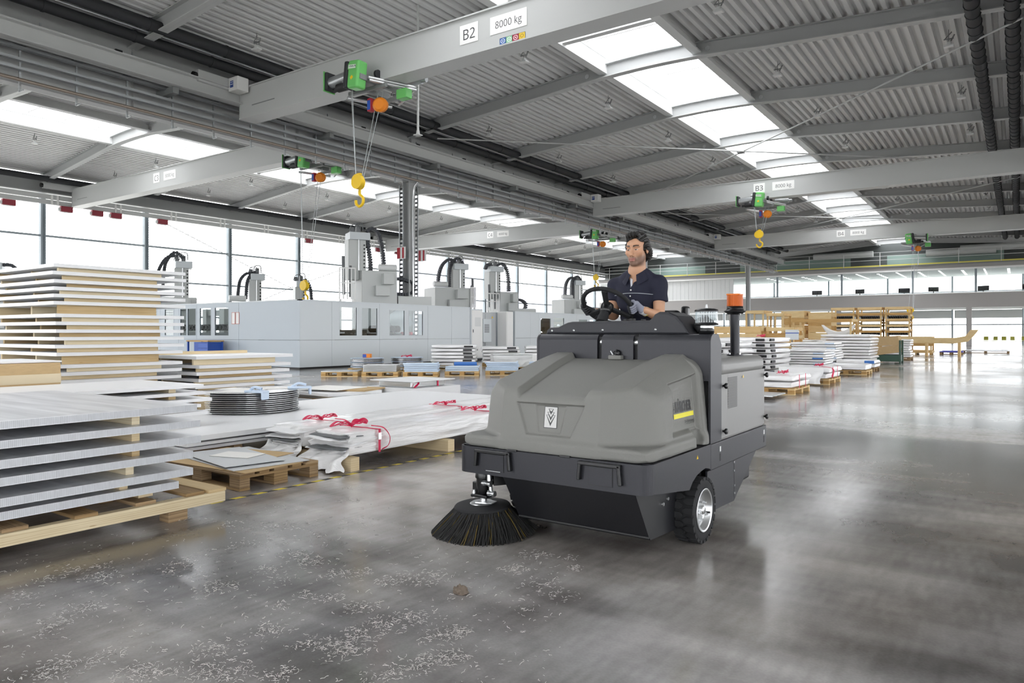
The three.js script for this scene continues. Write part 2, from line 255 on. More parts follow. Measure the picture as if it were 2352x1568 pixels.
// ---------- bridge cranes, hoists, ducts, trays, lamps ----------
const textTex = (s, w, h, px, o = {}) => canvasTex(w, h, (c) => { c.fillStyle = o.bg ?? '#f4f4f2'; c.fillRect(0, 0, w, h); c.fillStyle = o.fg ?? '#4a4b4d'; c.font = (o.bold ? 'bold ' : '') + px + 'px sans-serif'; c.textAlign = 'center'; c.textBaseline = 'middle'; c.fillText(s, w / 2, h / 2 + px * 0.04); });
const flat = (w, h, x, y, z, rx = 0, ry = 0, rz = 0) => place(new THREE.PlaneGeometry(w, h), x, y, z, rx, ry, rz);
const plateM = (t) => mat(0xffffff, 0.5, 0, { map: t });
const kgPlate = plateM(textTex('8000 kg', 512, 200, 108));
const craneBox = plateM(canvasTex(128, 128, (c) => { c.fillStyle = '#eeeeec'; c.fillRect(0, 0, 128, 128); c.fillStyle = '#2a4a9a'; c.fillRect(22, 26, 70, 80); c.fillStyle = '#e8ecf4'; c.fillRect(30, 38, 54, 8); c.fillRect(30, 62, 14, 12); c.fillRect(50, 62, 14, 12); c.fillRect(70, 62, 12, 12); }));
const round3 = plateM(canvasTex(256, 64, (c) => { ['#3461a8', '#8fc7a0', '#a3243e', '#e5c23a'].forEach((k, i) => { c.fillStyle = k; c.fillRect(i * 64 + 2, 2, 60, 60); if (i < 3) { c.strokeStyle = '#ffffff'; c.lineWidth = 5; c.beginPath(); c.arc(i * 64 + 32, 32, 20, 0, 7); c.stroke(); c.fillStyle = '#ffffff'; c.fillRect(i * 64 + 24, 28, 16, 8); } else { c.strokeStyle = '#7a6512'; c.lineWidth = 4; c.beginPath(); c.arc(i * 64 + 32, 32, 15, 0, 7); c.stroke(); } }); }));
function crane(code, label, xa, xb, z, signX, y0, box = true) {      // drawn with x from the left end; the drawing unit is 1.25 m
  const g = thing('bridge_crane', label, 'crane', [xa, y0, z]), h = 0.84, L = (xb - xa) / 1.25; g.scale.setScalar(1.25); signX = (signX - xa) / 1.25;
  part('girder_web', [bb(0, 0.03, -0.02, L, h - 0.03, 0), bb(0, 0.03, -0.42, L, h - 0.03, -0.4)], M.girder, g);
  part('bottom_flange', bb(0, 0, -0.47, L, 0.03, 0.05), M.girder, g); part('top_flange', bb(0, h - 0.03, -0.47, L, h, 0.05), M.girder, g);
  part('end_plate', bb(-0.02, 0, -0.44, 0, h, 0.02), M.girder, g); part('end_plate', bb(L, 0, -0.44, L + 0.02, h, 0.02), M.girder, g);
  for (const [x, s] of [[0, -1], [L, 1]]) {
    const e = part('end_carriage', rbb(x - 0.16, h - 0.14, -1.6, x + 0.04, h + 0.16, 1.25, 0.02), M.girder, g);
    for (const bz of [1.3, -1.65]) part('buffer', cylY(0.09, 0.09, 0.1, x - 0.06, h, bz, Math.PI / 2), M.black, e);
  }
  part('web_slot', bb(0.5, 0.3, 0.001, 1.45, 0.325, 0.006), M.steelDark, g);
  part('sign_plate', flat(0.48, 0.4, signX, 0.47, 0.008), plateM(textTex(code, 240, 200, 150)), g, { uv: false, label: 'white plate reading ' + code });
  part('sign_plate', flat(0.9, 0.36, signX + 1.0, 0.47, 0.008), kgPlate, g, { uv: false, label: 'white plate reading 8000 kg' });
  if (code === 'B2') part('warning_sticker', flat(0.62, 0.13, signX + 1.1, 0.11, 0.008), round3, g, { uv: false });
  if (box) { const b = part('junction_box', rbb(0.05, h - 0.2, 0.06, 0.45, h + 0.16, 0.4, 0.02), M.white, g); part('box_label', flat(0.26, 0.28, 0.21, h - 0.02, 0.402), craneBox, b, { uv: false }); part('cable', tube([[-0.1, h, 0.3], [-0.3, h - 0.2, 0.35], [-0.32, h + 0.1, 0.6], [-0.2, h + 0.2, 0.8]], 0.014, 16, 6), M.black, b); }
  return g;
}
crane('B2', 'nearest grey bridge crane girder with a large B2 plate', -21.5, 0.8, -14.75, -11.6875, 8.497);
crane('B3', 'grey bridge crane girder with a B3 plate, second in the right bay', -21.5, 0.8, -39.5, -11.4375, 8.522);
crane('B4', 'far grey bridge crane girder with a small B4 plate', -21.5, 0.8, -61.25, -11.4375, 8.522);
crane('C3', 'pale grey bridge crane girder with a C3 plate in the left bay', -46.0625, -23.625, -20.25, -36.75, 8.797, false);
crane('C4', 'far pale bridge crane girder with a C4 plate behind the column', -46.0625, -23.625, -46.25, -34.5, 8.547, false);

const stahl = plateM(canvasTex(128, 64, (c) => { c.fillStyle = '#6fbf6a'; c.fillRect(0, 0, 128, 64); c.fillStyle = '#d7e6d4'; c.fillRect(6, 12, 116, 42); c.fillStyle = '#20303f'; c.font = 'bold 26px sans-serif'; c.textAlign = 'center'; c.textBaseline = 'middle'; c.fillText('STAHL', 56, 30); c.beginPath(); c.moveTo(100, 20); c.lineTo(118, 20); c.lineTo(118, 48); c.fill(); }));
function hoist(label, x, y, z, hookY, hx, hz, flip = 1, lowColor = M.orange) {
  const g = thing('crane_hoist', label, 'hoist', [x, y, z], 0); g.scale.setScalar(1.25);
  const f = flip, gb = part('gearbox', rb(0.34 , 0.62, 0.3, 0.06, 0.12 * f, 0.0, 0.42, 0, 0, -0.12 * f), M.green, g);
  part('gearbox_cover', rb(0.12, 0.6, 0.34, 0.04, -0.1 * f, 0.02, 0.42, 0, 0, -0.12 * f), M.duct, gb);
  part('maker_label', flat(0.26, 0.13, 0.12 * f, 0.16, 0.575, 0, 0, -0.12), stahl, gb, { uv: false }); part('warning_label', flat(0.08, 0.07, 0.1 * f, -0.08, 0.575, 0, 0, 0.6), M.yellow, gb, { uv: false });
  part('drum', [rod([-0.75 * f, 0.0, 0.4], [-0.1 * f, 0.05, 0.4], 0.13), rod([-0.25 * f, 0.2, 0.4], [-0.02 * f, 0.2, 0.4], 0.06)], M.galv, g);
  part('drum_motor', [rod([-0.5 * f, -0.17, 0.42], [-0.1 * f, -0.17, 0.42], 0.1), rod([-0.62 * f, -0.2, 0.42], [-0.5 * f, -0.19, 0.42], 0.05)], M.black, g);
  part('end_cap', rb(0.09, 0.42, 0.3, 0.03, -0.79 * f, 0.02, 0.4), M.duct, g); part('cap_rim', rb(0.02, 0.46, 0.34, 0.008, -0.84 * f, 0.02, 0.4), M.green, g);
  part('trolley_frame', [bb(-0.3, -0.12, -0.95, -0.22, 0.0, 0.5), bb(0.22, -0.12, -0.95, 0.3, 0.0, 0.5), bb(-0.6, -0.22, -0.05, 0.6, -0.14, 0.03), bb(-0.6, -0.22, -0.9, 0.6, -0.14, -0.82)], M.steelDark, g);
  part('trolley_rail', [rod([-0.55, -0.3, 0.1], [-0.1, -0.33, -0.9], 0.04), rod([0.35, -0.05, 0.3], [0.85, -0.1, -0.7], 0.035), rod([0.38, -0.12, 0.3], [0.88, -0.17, -0.7], 0.03), rod([0.9, -0.1, -0.72], [0.3, -0.42, -0.72], 0.025)], M.zinc, g);
  for (const [a, b] of [[-0.34, 0.0], [0.34, 0.0], [-0.34, -0.5], [0.34, -0.5]]) part('trolley_wheel', cylY(0.1, 0.1, 0.06, a, 0.1, b, 0, 0, Math.PI / 2), M.duct, g);
  part('travel_motor', [rod([0.45, 0.08, -0.7], [1.0, 0.05, -0.75], 0.09), rod([1.0, 0.05, -0.75], [1.14, 0.04, -0.76], 0.06)], M.galv, g);
  part('control_box', rb(0.3, 0.22, 0.22, 0.02, 0.78, -0.33, -0.4), M.green, g);
  const cb = part('overload_box', rb(0.12, 0.3, 0.14, 0.015, 0.02, -0.52, -0.1), M.red, g); part('box_face', bb(-0.03, -0.64, -0.028, 0.07, -0.42, -0.026), M.blue, cb);
  part('upper_sheave', [cylY(0.16, 0.16, 0.09, 0.3, -0.55, -0.15, Math.PI / 2, 0, -0.4), cylY(0.17, 0.12, 0.05, 0.3, -0.55, -0.08, Math.PI / 2, 0, -0.4)], lowColor, g);
  const hy = (hookY - y) / 1.25;
  for (const [a, b] of [[-0.14 * f, 0.36], [-0.1 * f, 0.36], [0.2, -0.15], [0.36, -0.15]]) part('rope', rod([a, -0.25, b], [hx + (a > 0.1 ? 0.12 : -0.12) + (a === 0.2 ? -0.06 : 0), hy + 0.16, hz], 0.009, 0.009, 5), M.galv, g);
  const hb = part('hook_block', [cylY(0.17, 0.17, 0.1, hx, hy + 0.08, hz + 0.06, Math.PI / 2), cylY(0.15, 0.15, 0.1, hx - 0.09, hy + 0.08, hz - 0.07, Math.PI / 2), bb(hx - 0.06, hy + 0.1, hz - 0.05, hx + 0.04, hy + 0.28, hz + 0.04)], M.yellow, g);
  part('hook', [tube([[hx, hy - 0.1, hz], [hx, hy - 0.2, hz], [hx + 0.11, hy - 0.3, hz], [hx + 0.1, hy - 0.42, hz], [hx, hy - 0.48, hz], [hx - 0.11, hy - 0.42, hz], [hx - 0.13, hy - 0.33, hz]], 0.034, 30, 8)], M.yellow, hb);
  return g;
}
hoist('green crane hoist under the nearest girder with a yellow hook on long ropes', -15.375, 8.547, -14.688, 5.56, -0.14, 0.1);
hoist('dark hoist with an orange sheave under the C3 girder', -24.688, 8.62, -20.375, 3.235, -0.2, 0.1);
hoist('green hoist with a short drop and yellow hook under the B3 girder', -11.375, 8.36, -39.375, 6.485, 0.03, 0.1);
hoist('green hoist high under the far B4 girder, its ropes let down to the crates', -6.5, 8.272, -61.125, 2.922, -0.05, 0.1, -1);
hoist('green hoist with orange sheave under the C4 girder, left of the driver', -24.688, 8.35, -45.875, 5.173, 0.0, 0.1);

function longPipe(name, label, cat, x, y, r, z0, z1, m, rings) { const g = thing(name, label, cat, [x, y, z0]); part('pipe', rod([0, 0, 0], [0, 0, z1 - z0], r, r, 14), m, g); for (let z = z0 - rings * 0.5; z > z1; z -= rings) part('pipe_ring', rod([0, 0, z - z0], [0, 0, z - z0 - 0.06], r * 1.1, r * 1.1, 14), m, g); return g; }
longPipe('ceiling_duct', 'black insulated duct close to the long girder, the lower of two', 'duct', -21.688, 10.197, 0.163, 12.5, -82.5, M.duct, 2.5);
longPipe('ceiling_duct', 'black insulated duct under the roof, the one farther from the long girder', 'duct', -20.875, 10.36, 0.175, 12.5, -82.5, M.duct, 2.5);
longPipe('ceiling_duct', 'black ribbed duct hanging below the corrugated roof at right', 'duct', -1.062, 10.297, 0.188, 5, -82.5, M.duct, 0.7);
longPipe('ceiling_duct', 'black ribbed duct at the right edge of the photo', 'duct', -0.15, 10.297, 0.188, 5, -82.5, M.duct, 0.7);
longPipe('ceiling_duct', 'dark duct along the top of the glazed left wall', 'duct', -45.75, 10.172, 0.163, 5, -97.5, M.duct, 2.5);
longPipe('ceiling_pipe', 'thin pale pipe between the two black ducts', 'pipe', -21.275, 10.297, 0.037, 12.5, -82.5, M.zinc, 1.7);
longPipe('sprinkler_pipe', 'brownish steel pipe clipped below the cable trays', 'pipe', -21.875, 8.085, 0.048, 5, -82.5, mat(0x978b80, 0.35, 0.5), 1.15);
const tray = thing('cable_tray', 'galvanised cable tray of three rails running the length of the hall', 'cable tray', [-22.025, 7.798, 5]); tray.scale.setScalar(1.25);
for (const y of [0.92, 0.67, 0.47]) { const t = part('tray_rail', [bb(-0.06, y, 0, 0.06, y + 0.012, -70), bb(0.05, y, 0, 0.062, y + 0.06, -70), bb(-0.062, y, 0, -0.05, y + 0.06, -70)], M.galv, tray); }
for (let i = 0; i < 60; i++) part('hanger', [bb(-0.1, 0.02, -1.5 - i * 1.15, -0.06, 1.0, -1.54 - i * 1.15), bb(-0.06, 0.02, -1.51 - i * 1.15, 0.1, 0.05, -1.53 - i * 1.15), bb(-0.1, 1.0, -1.4 - i * 1.15, 0.1, 1.03, -1.6 - i * 1.15)], M.galv, tray);
const rail = thing('conductor_rail', 'white conductor rail with black joints along the crane runway', 'rail', [-21.8, 9.547, 5]); rail.scale.setScalar(1.25);
part('rail_body', bb(-0.02, 0, 0, 0.03, 0.07, -70), M.white, rail); for (let i = 0; i < 26; i++) part('joint', bb(-0.03, -0.01, -2.2 - i * 2.6, 0.045, 0.1, -2.36 - i * 2.6), M.black, rail); for (let i = 0; i < 34; i++) part('rail_clip', bb(-0.02, -0.05, -1 - i * 2, 0.02, 0.16, -1.03 - i * 2), M.galv, rail);

const ORD1 = ['first', 'second', 'third', 'fourth', 'fifth', 'sixth', 'seventh', 'eighth', 'ninth', 'tenth'];
// lamps under the roof
const lamp0 = thing('ceiling_spotlight', 'small white spotlight hanging below the corrugated roof', 'spotlight', [-7, 10.42, -26.4], 0, 'ceiling spotlights'); lamp0.scale.setScalar(0.85);
part('housing', [rbb(-0.17, -0.02, -0.12, 0.17, 0.05, 0.12, 0.015), rbb(-0.07, 0.05, -0.06, 0.07, 0.17, 0.06, 0.02)], M.offwhite, lamp0);
part('lamp_glass', bb(-0.14, -0.026, -0.1, 0.14, -0.02, 0.1), M.white, lamp0);
part('bracket', [rod([0, 0.17, 0], [0, 0.62, 0], 0.012), bb(-0.16, 0.26, -0.02, 0.16, 0.29, 0.02), rod([-0.12, 0.28, 0.03], [0.1, 0.5, 0.05], 0.02), rod([0.06, 0.2, -0.05], [0.18, 0.42, -0.03], 0.025)], M.steelDark, lamp0);
const rowName = (bay, j) => bay === 'B' ? ['along the black ducts', 'left of the skylight', 'right of the skylight', 'beside the right-hand black ducts'][j] : ['along the glazed wall', 'left of the left-bay skylight', 'right of the left-bay skylight', 'near the cable trays'][j];
for (let k = 0; k < 10; k++) [-19.75, -13.69, -7, -1.8].forEach((x, j) => { const z = -8 - 6.125 * k; if ((j === 2 && k === 3) || (z > -11 && x < -8)) return; dup(lamp0, [x, 10.42 + (Math.abs(x + 10.9) > 6.2 ? -0.15 : 0.03), z], 0, 'small white roof spotlight in the row ' + rowName('B', j) + ', ' + ORD1[k] + ' from the front', 'spotlights of the row ' + rowName('B', j)); });
for (let k = 0; k < 10; k++) [-43.4, -38.9, -30, -25.6].forEach((x, j) => dup(lamp0, [x, 10.42 + (Math.abs(x + 36) > 5.6 ? -0.12 : 0.02), -15.4 - 6 * k], 0, 'small white roof spotlight in the row ' + rowName('C', j) + ', ' + ORD1[k] + ' from the front', 'spotlights of the row ' + rowName('C', j)));
lamp0.userData.label = 'small white roof spotlight in the row right of the skylight, fourth from the front'; lamp0.userData.group = 'spotlights of the row right of the skylight';
// roof wind bracing
for (const [za, zb, d] of [[-24.3, -45.8, 'in front of the B3 girder'], [-49.4, -70, 'beyond the B3 girder']]) {
  const g = thing('roof_bracing', 'thin crossed steel rods below the roof, ' + d, 'bracing', [0, 10.12, 0]);
  part('tie_rod', rod([-22.2, 0, za], [0.1, 0, zb], 0.035, 0.035, 6), M.girder, g); part('tie_rod', rod([0.1, 0.02, za - 0.5], [-22.2, 0.02, zb], 0.035, 0.035, 6), M.girder, g);
  part('turnbuckle', [bb(-11.25, -0.03, (za + zb) / 2 - 0.42, -10.95, 0.05, (za + zb) / 2 - 0.08)], M.steelDark, g);
}
const drop = thing('drop_pipe', 'vertical grey steel pipe hanging from the roof behind the B2 girder', 'pipe', [-14.81, 7.28, -16.22]); drop.scale.setScalar(1.25);
part('pipe', rod([0, 0, 0], [0, 3.12, 0], 0.028), M.girder, drop); part('foot_plate', [bb(-0.08, -0.02, -0.08, 0.08, 0.0, 0.08), cylY(0.05, 0.035, 0.1, 0, 0.05, 0)], M.girder, drop);
// red boxes hanging under the wall runway
const rb0 = thing('red_heater_box', 'dark red box under the crane rail, first from the left photo edge', 'box', [-46.25, 8.46, -17], 0); rb0.scale.setScalar(1.25);
part('casing', rbb(-0.1, 0, -0.26, 0.1, 0.26, 0.26, 0.015), M.darkRed, rb0); part('end_fitting', [bb(-0.05, 0.02, 0.26, 0.05, 0.18, 0.36), bb(-0.06, -0.03, -0.2, 0.06, 0, 0.24)], M.offwhite, rb0);
[[-20, 'dark red box under the crane rail just left of the C3 girder end'], [-21.75, 'dark red box below the C3 girder end, left of a close pair'], [-22.875, 'dark red box below the C3 girder end, right of a close pair'], [-25.875, 'dark red box under the crane rail where the wall brace begins'], [-37.875, 'small dark red box under the crane rail behind the C3 hoist ropes'], [-45.5, 'small dark red box behind the tall machine tower'], [-47.875, 'small dark red box right of the tall column']].forEach(([z, l]) => dup(rb0, [-46.25, 8.48, z], 0, l));
// cable ladders and pipe on the near column
for (const [dx, dz, l] of [[-0.12, 0.32, 'perforated cable ladder on the left side of the steel column'], [0.1, -0.34, 'perforated cable ladder on the right side of the steel column']]) {
  const g = thing('cable_ladder', l, 'cable ladder', [-22.56 + dx * 1.25, 0, -24.1 + dz]); g.scale.setScalar(1.25);
  part('side_rail', [bb(-0.1, 0, -0.02, -0.07, 6.35, 0.02), bb(0.07, 0, -0.02, 0.1, 6.35, 0.02)], M.galv, g); for (let i = 0; i < 42; i++) part('rung', bb(-0.07, 0.04 + i * 0.15, -0.01, 0.07, 0.11 + i * 0.15, 0.01), dx < 0 ? M.duct : M.galv, g);
}
const cp = thing('column_pipe', 'pale vertical pipe running up the front of the steel column', 'pipe', [-22.25, 0, -24.05]); part('pipe', tube([[0, 0, 0], [0, 4, 0], [0, 7.5, 0], [0.08, 7.85, 0], [0.31, 8.05, 0]], 0.044, 30, 8), M.zinc, cp);
for (const [z, l] of [[-23.45, 'red and white sign plate left on the steel column'], [-24.8, 'red and white sign plate right on the steel column']]) { const s = thing('column_sign', l, 'sign', [-22.4, 4.6, z]); s.scale.setScalar(1.25); part('plate', bb(-0.2, 0, -0.01, 0.2, 0.42, 0.01), M.white, s); part('stripe', [bb(-0.2, 0.02, 0.01, -0.05, 0.4, 0.014), bb(0.05, 0.02, 0.01, 0.13, 0.4, 0.014)], M.red, s); }

// ---------- machining centres along the left bay ----------
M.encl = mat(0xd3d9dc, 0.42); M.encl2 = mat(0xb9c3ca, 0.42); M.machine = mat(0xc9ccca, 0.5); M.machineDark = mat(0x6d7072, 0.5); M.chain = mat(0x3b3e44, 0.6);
M.winGlass = pmat(0xf4f8f8, 0, 0, { transmission: 1, thickness: 0, ior: 1.35 });
// face of panels along local +x, standing at z = 0, with seams and window openings
function panelFace(g, L, H, seams, wins, m, ySeam = 1.1) {
  const us = [0, ...seams, L];
  for (let i = 0; i + 1 < us.length; i++) {
    const a = us[i] + 0.006, b = us[i + 1] - 0.006, hs = wins.filter((w) => w[0] >= us[i] && w[1] <= us[i + 1]);
    part('panel', place(ext([[a, ySeam + 0.006], [b, ySeam + 0.006], [b, H], [a, H]], 0.05, { holes: hs.map((w) => [[w[0], w[2]], [w[0], w[3]], [w[1], w[3]], [w[1], w[2]]]) }), 0, 0, -0.05), m, g);
    part('panel', bb(a, 0.07, -0.05, b, ySeam - 0.006, 0), m, g);
    for (const w of hs) { part('window_frame', [bb(w[0] - 0.02, w[2] - 0.02, -0.03, w[0], w[3] + 0.02, 0.008), bb(w[1], w[2] - 0.02, -0.03, w[1] + 0.02, w[3] + 0.02, 0.008), bb(w[0], w[2] - 0.02, -0.03, w[1], w[2], 0.008), bb(w[0], w[3], -0.03, w[1], w[3] + 0.02, 0.008)], m, g); part('pane', bb(w[0], w[2], -0.02, w[1], w[3], -0.015), M.winGlass, g); }
  }
  part('plinth', bb(0.05, 0, -0.12, L - 0.05, 0.07, -0.04), M.black, g);
}
const e1 = thing('machine_enclosure', 'long pale grey machine enclosure with windows and a sharp near corner', 'machine', [-21.3, 0, -17.04]); e1.scale.setScalar(0.962);
const fr = new THREE.Group(); fr.name = 'front_side'; fr.rotation.y = Math.PI / 2; e1.add(fr);      // local x runs along -Z
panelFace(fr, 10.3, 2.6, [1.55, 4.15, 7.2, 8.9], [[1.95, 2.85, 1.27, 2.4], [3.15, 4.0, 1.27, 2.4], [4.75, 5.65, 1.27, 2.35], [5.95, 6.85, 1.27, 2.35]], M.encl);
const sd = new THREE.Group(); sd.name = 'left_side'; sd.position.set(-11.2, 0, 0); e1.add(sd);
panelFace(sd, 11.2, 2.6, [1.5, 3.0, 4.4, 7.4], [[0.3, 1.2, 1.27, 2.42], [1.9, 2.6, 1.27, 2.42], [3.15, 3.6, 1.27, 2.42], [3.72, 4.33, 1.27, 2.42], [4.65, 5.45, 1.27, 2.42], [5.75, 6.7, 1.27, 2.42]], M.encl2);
for (const [u] of [[6.95], [7.22]]) part('notice_frame', [bb(u, 1.75, 0, u + 0.2, 2.2, 0.012)], M.white, sd, { label: 'white sheet in a thin red frame' }), part('notice_border', [bb(u - 0.015, 1.735, 0, u, 2.215, 0.015), bb(u + 0.2, 1.735, 0, u + 0.215, 2.215, 0.015), bb(u, 2.2, 0, u + 0.2, 2.215, 0.015), bb(u, 1.735, 0, u + 0.2, 1.75, 0.015)], mat(0xc2604a, 0.5), sd);
part('roof_edge', [bb(-11.2, 2.6, -0.12, 0.02, 2.64, 0.02), bb(-0.12, 2.6, -10.3, 0.02, 2.64, 0.02)], M.encl, e1);
// inside: conveyor with roller ring row, machine bed, posts
part('machine_bed', [bb(-10.5, 0, -3.2, -4.2, 1.25, -1.2), bb(-4.4, 0, -9.5, -2.0, 1.2, -1.5), bb(-10.2, 1.25, -3.0, -4.5, 1.4, -1.4)], M.machineDark, e1);
for (let i = 0; i < 22; i++) part('roller', lathe([[0.07, -0.06], [0.14, -0.06], [0.14, 0.06], [0.07, 0.06], [0.07, -0.06]], 16, -10.3 + i * 0.27, 1.62, -1.25, Math.PI / 2), i % 2 ? M.black : M.duct, e1);
part('gantry', [bb(-9.9, 1.2, -2.6, -9.6, 2.5, -2.2), bb(-8.1, 1.2, -2.2, -7.7, 2.5, -1.9), bb(-6.4, 1.2, -2.2, -6.1, 2.55, -1.9), bb(-10, 2.2, -2.7, -5.5, 2.45, -2.3), bb(-2.6, 1.0, -3.2, -2.4, 2.4, -2.9), bb(-2.3, 1.2, -2.5, -2.1, 2.3, -2.3)], M.machine, e1);
part('tool_table', [bb(-1.6, 0.9, -3.9, -0.5, 1.5, -3.1), bb(-1.8, 1.1, -7.0, -0.6, 1.35, -4.6)], M.duct, e1);
for (let i = 0; i < 5; i++) part('tool_roller', cylY(0.15, 0.15, 0.5, -0.9, 1.55, -4.75 - i * 0.3, 0, 0, Math.PI / 2, 18), M.black, e1);
part('tilted_cover', [bx(0.08, 1.0, 1.2, -0.9, 1.95, -6.3, 0.5, 0, 0.2), bx(0.06, 0.6, 0.5, -0.6, 2.0, -5.0, 0.2, 0.2, 0)], M.encl, e1);
for (let i = 0; i < 3; i++) part('red_bin', rbb(-0.7, 1.28, -6.15 - i * 0.22, -0.5, 1.42, -6.3 - i * 0.22, 0.02), mat(0xd0283c, 0.5), e1);
part('inner_strut', [rod([-0.8, 1.3, -2.3], [-1.3, 2.3, -2.8], 0.04), rod([-0.9, 1.3, -2.0], [-0.9, 2.4, -2.0], 0.05)], M.white, e1);
// electrical cabinets between the two enclosures
const cab = thing('electrical_cabinet', 'white electrical cabinet with a posted sheet at the enclosure end', 'cabinet', [-21.25, 0, -26.97]); cab.scale.setScalar(0.962);
part('body', rbb(-0.6, 0.1, -0.95, 0, 2.56, 0, 0.02), M.encl, cab); part('door', bb(0, 0.15, -0.9, 0.025, 2.5, -0.05), M.white, cab); part('posted_sheet', bb(0.025, 1.7, -0.75, 0.03, 2.15, -0.3), M.offwhite, cab); part('door_handle', rbb(0.025, 1.4, -0.14, 0.06, 1.55, -0.1, 0.01), M.machineDark, cab); part('socket', [bb(0.025, 0.5, -0.3, 0.035, 0.58, -0.22), bb(0.025, 0.5, -0.5, 0.035, 0.58, -0.42)], M.machineDark, cab); part('plinth', bb(-0.55, 0, -0.9, -0.05, 0.1, -0.05), M.black, cab);
const cab2 = thing('electrical_cabinet', 'grey recessed cabinet carrying a cooling unit, warning triangles above', 'cabinet', [-21.87, 0, -27.93]); cab2.scale.setScalar(0.962);
part('body', rbb(-0.6, 0.1, -1.95, 0, 2.45, 0, 0.02), mat(0xb8bcbe, 0.45), cab2); part('door', [bb(0, 0.15, -0.95, 0.02, 2.4, -0.03), bb(0, 0.15, -1.92, 0.02, 2.4, -0.99)], mat(0xbfc3c5, 0.45), cab2);
const ac = part('cooling_unit', rbb(0.02, 0.9, -1.15, 0.3, 2.1, -0.45, 0.02), M.encl, cab2); part('grille', [0, 1, 2, 3, 4, 5, 6, 7].map((i) => bb(0.3, 1.4 + i * 0.055, -0.95, 0.31, 1.43 + i * 0.055, -0.55)), M.machineDark, ac); part('plinth', bb(-0.55, 0, -1.9, -0.05, 0.1, -0.05), M.black, cab2);
const triG = (s, x, y, z, ry = Math.PI / 2) => place(ext([[-s, 0], [s, 0], [0, s * 1.7]], 0.006), x, y, z, 0, ry, 0);
part('warning_triangle', [triG(0.07, 0.02, 2.15, -0.25), triG(0.07, 0.02, 2.15, -1.6)], M.yellow, cab2);
const cab3 = thing('electrical_cabinet', 'narrow white cabinet standing right of the cooling unit', 'cabinet', [-21.25, 0, -29.86]); cab3.scale.setScalar(0.962);
part('body', rbb(-0.6, 0.1, -0.62, 0, 2.5, 0, 0.02), M.white, cab3); part('door', bb(0, 0.15, -0.58, 0.02, 2.45, -0.04), M.white, cab3); part('plinth', bb(-0.55, 0, -0.58, -0.05, 0.1, -0.04), M.black, cab3);
const e2 = thing('machine_enclosure', 'second pale machine enclosure, partly hidden by the sweeper', 'machine', [-21.3, 0, -30.68]); e2.scale.setScalar(0.962);
const fr2 = new THREE.Group(); fr2.name = 'front_side'; fr2.rotation.y = Math.PI / 2; e2.add(fr2);
panelFace(fr2, 14, 2.5, [1.5, 2.3, 6.6, 9.5], [[2.55, 3.6, 1.27, 2.2], [3.95, 5.1, 1.27, 2.25], [6.9, 7.9, 1.3, 2.2], [8.25, 9.3, 1.3, 2.2]], M.encl);
part('roof_edge', bb(-0.12, 2.5, -14, 0.02, 2.54, 0.02), M.encl, e2); part('tool_table', [bb(-1.6, 0.9, -6, -0.6, 1.4, -2.4), bx(0.05, 1.1, 1.1, -0.8, 1.8, -4.4, 0.7, 0, 0.1)], M.duct, e2); for (let i = 0; i < 5; i++) part('tool_roller', cylY(0.13, 0.13, 0.3, -0.55, 1.6, -2.6 - i * 0.28, 0, 0, Math.PI / 2, 16), M.black, e2);
part('side_panel', bb(-7, 0.07, -0.05, -0.05, 2.5, 0), M.encl2, e2);

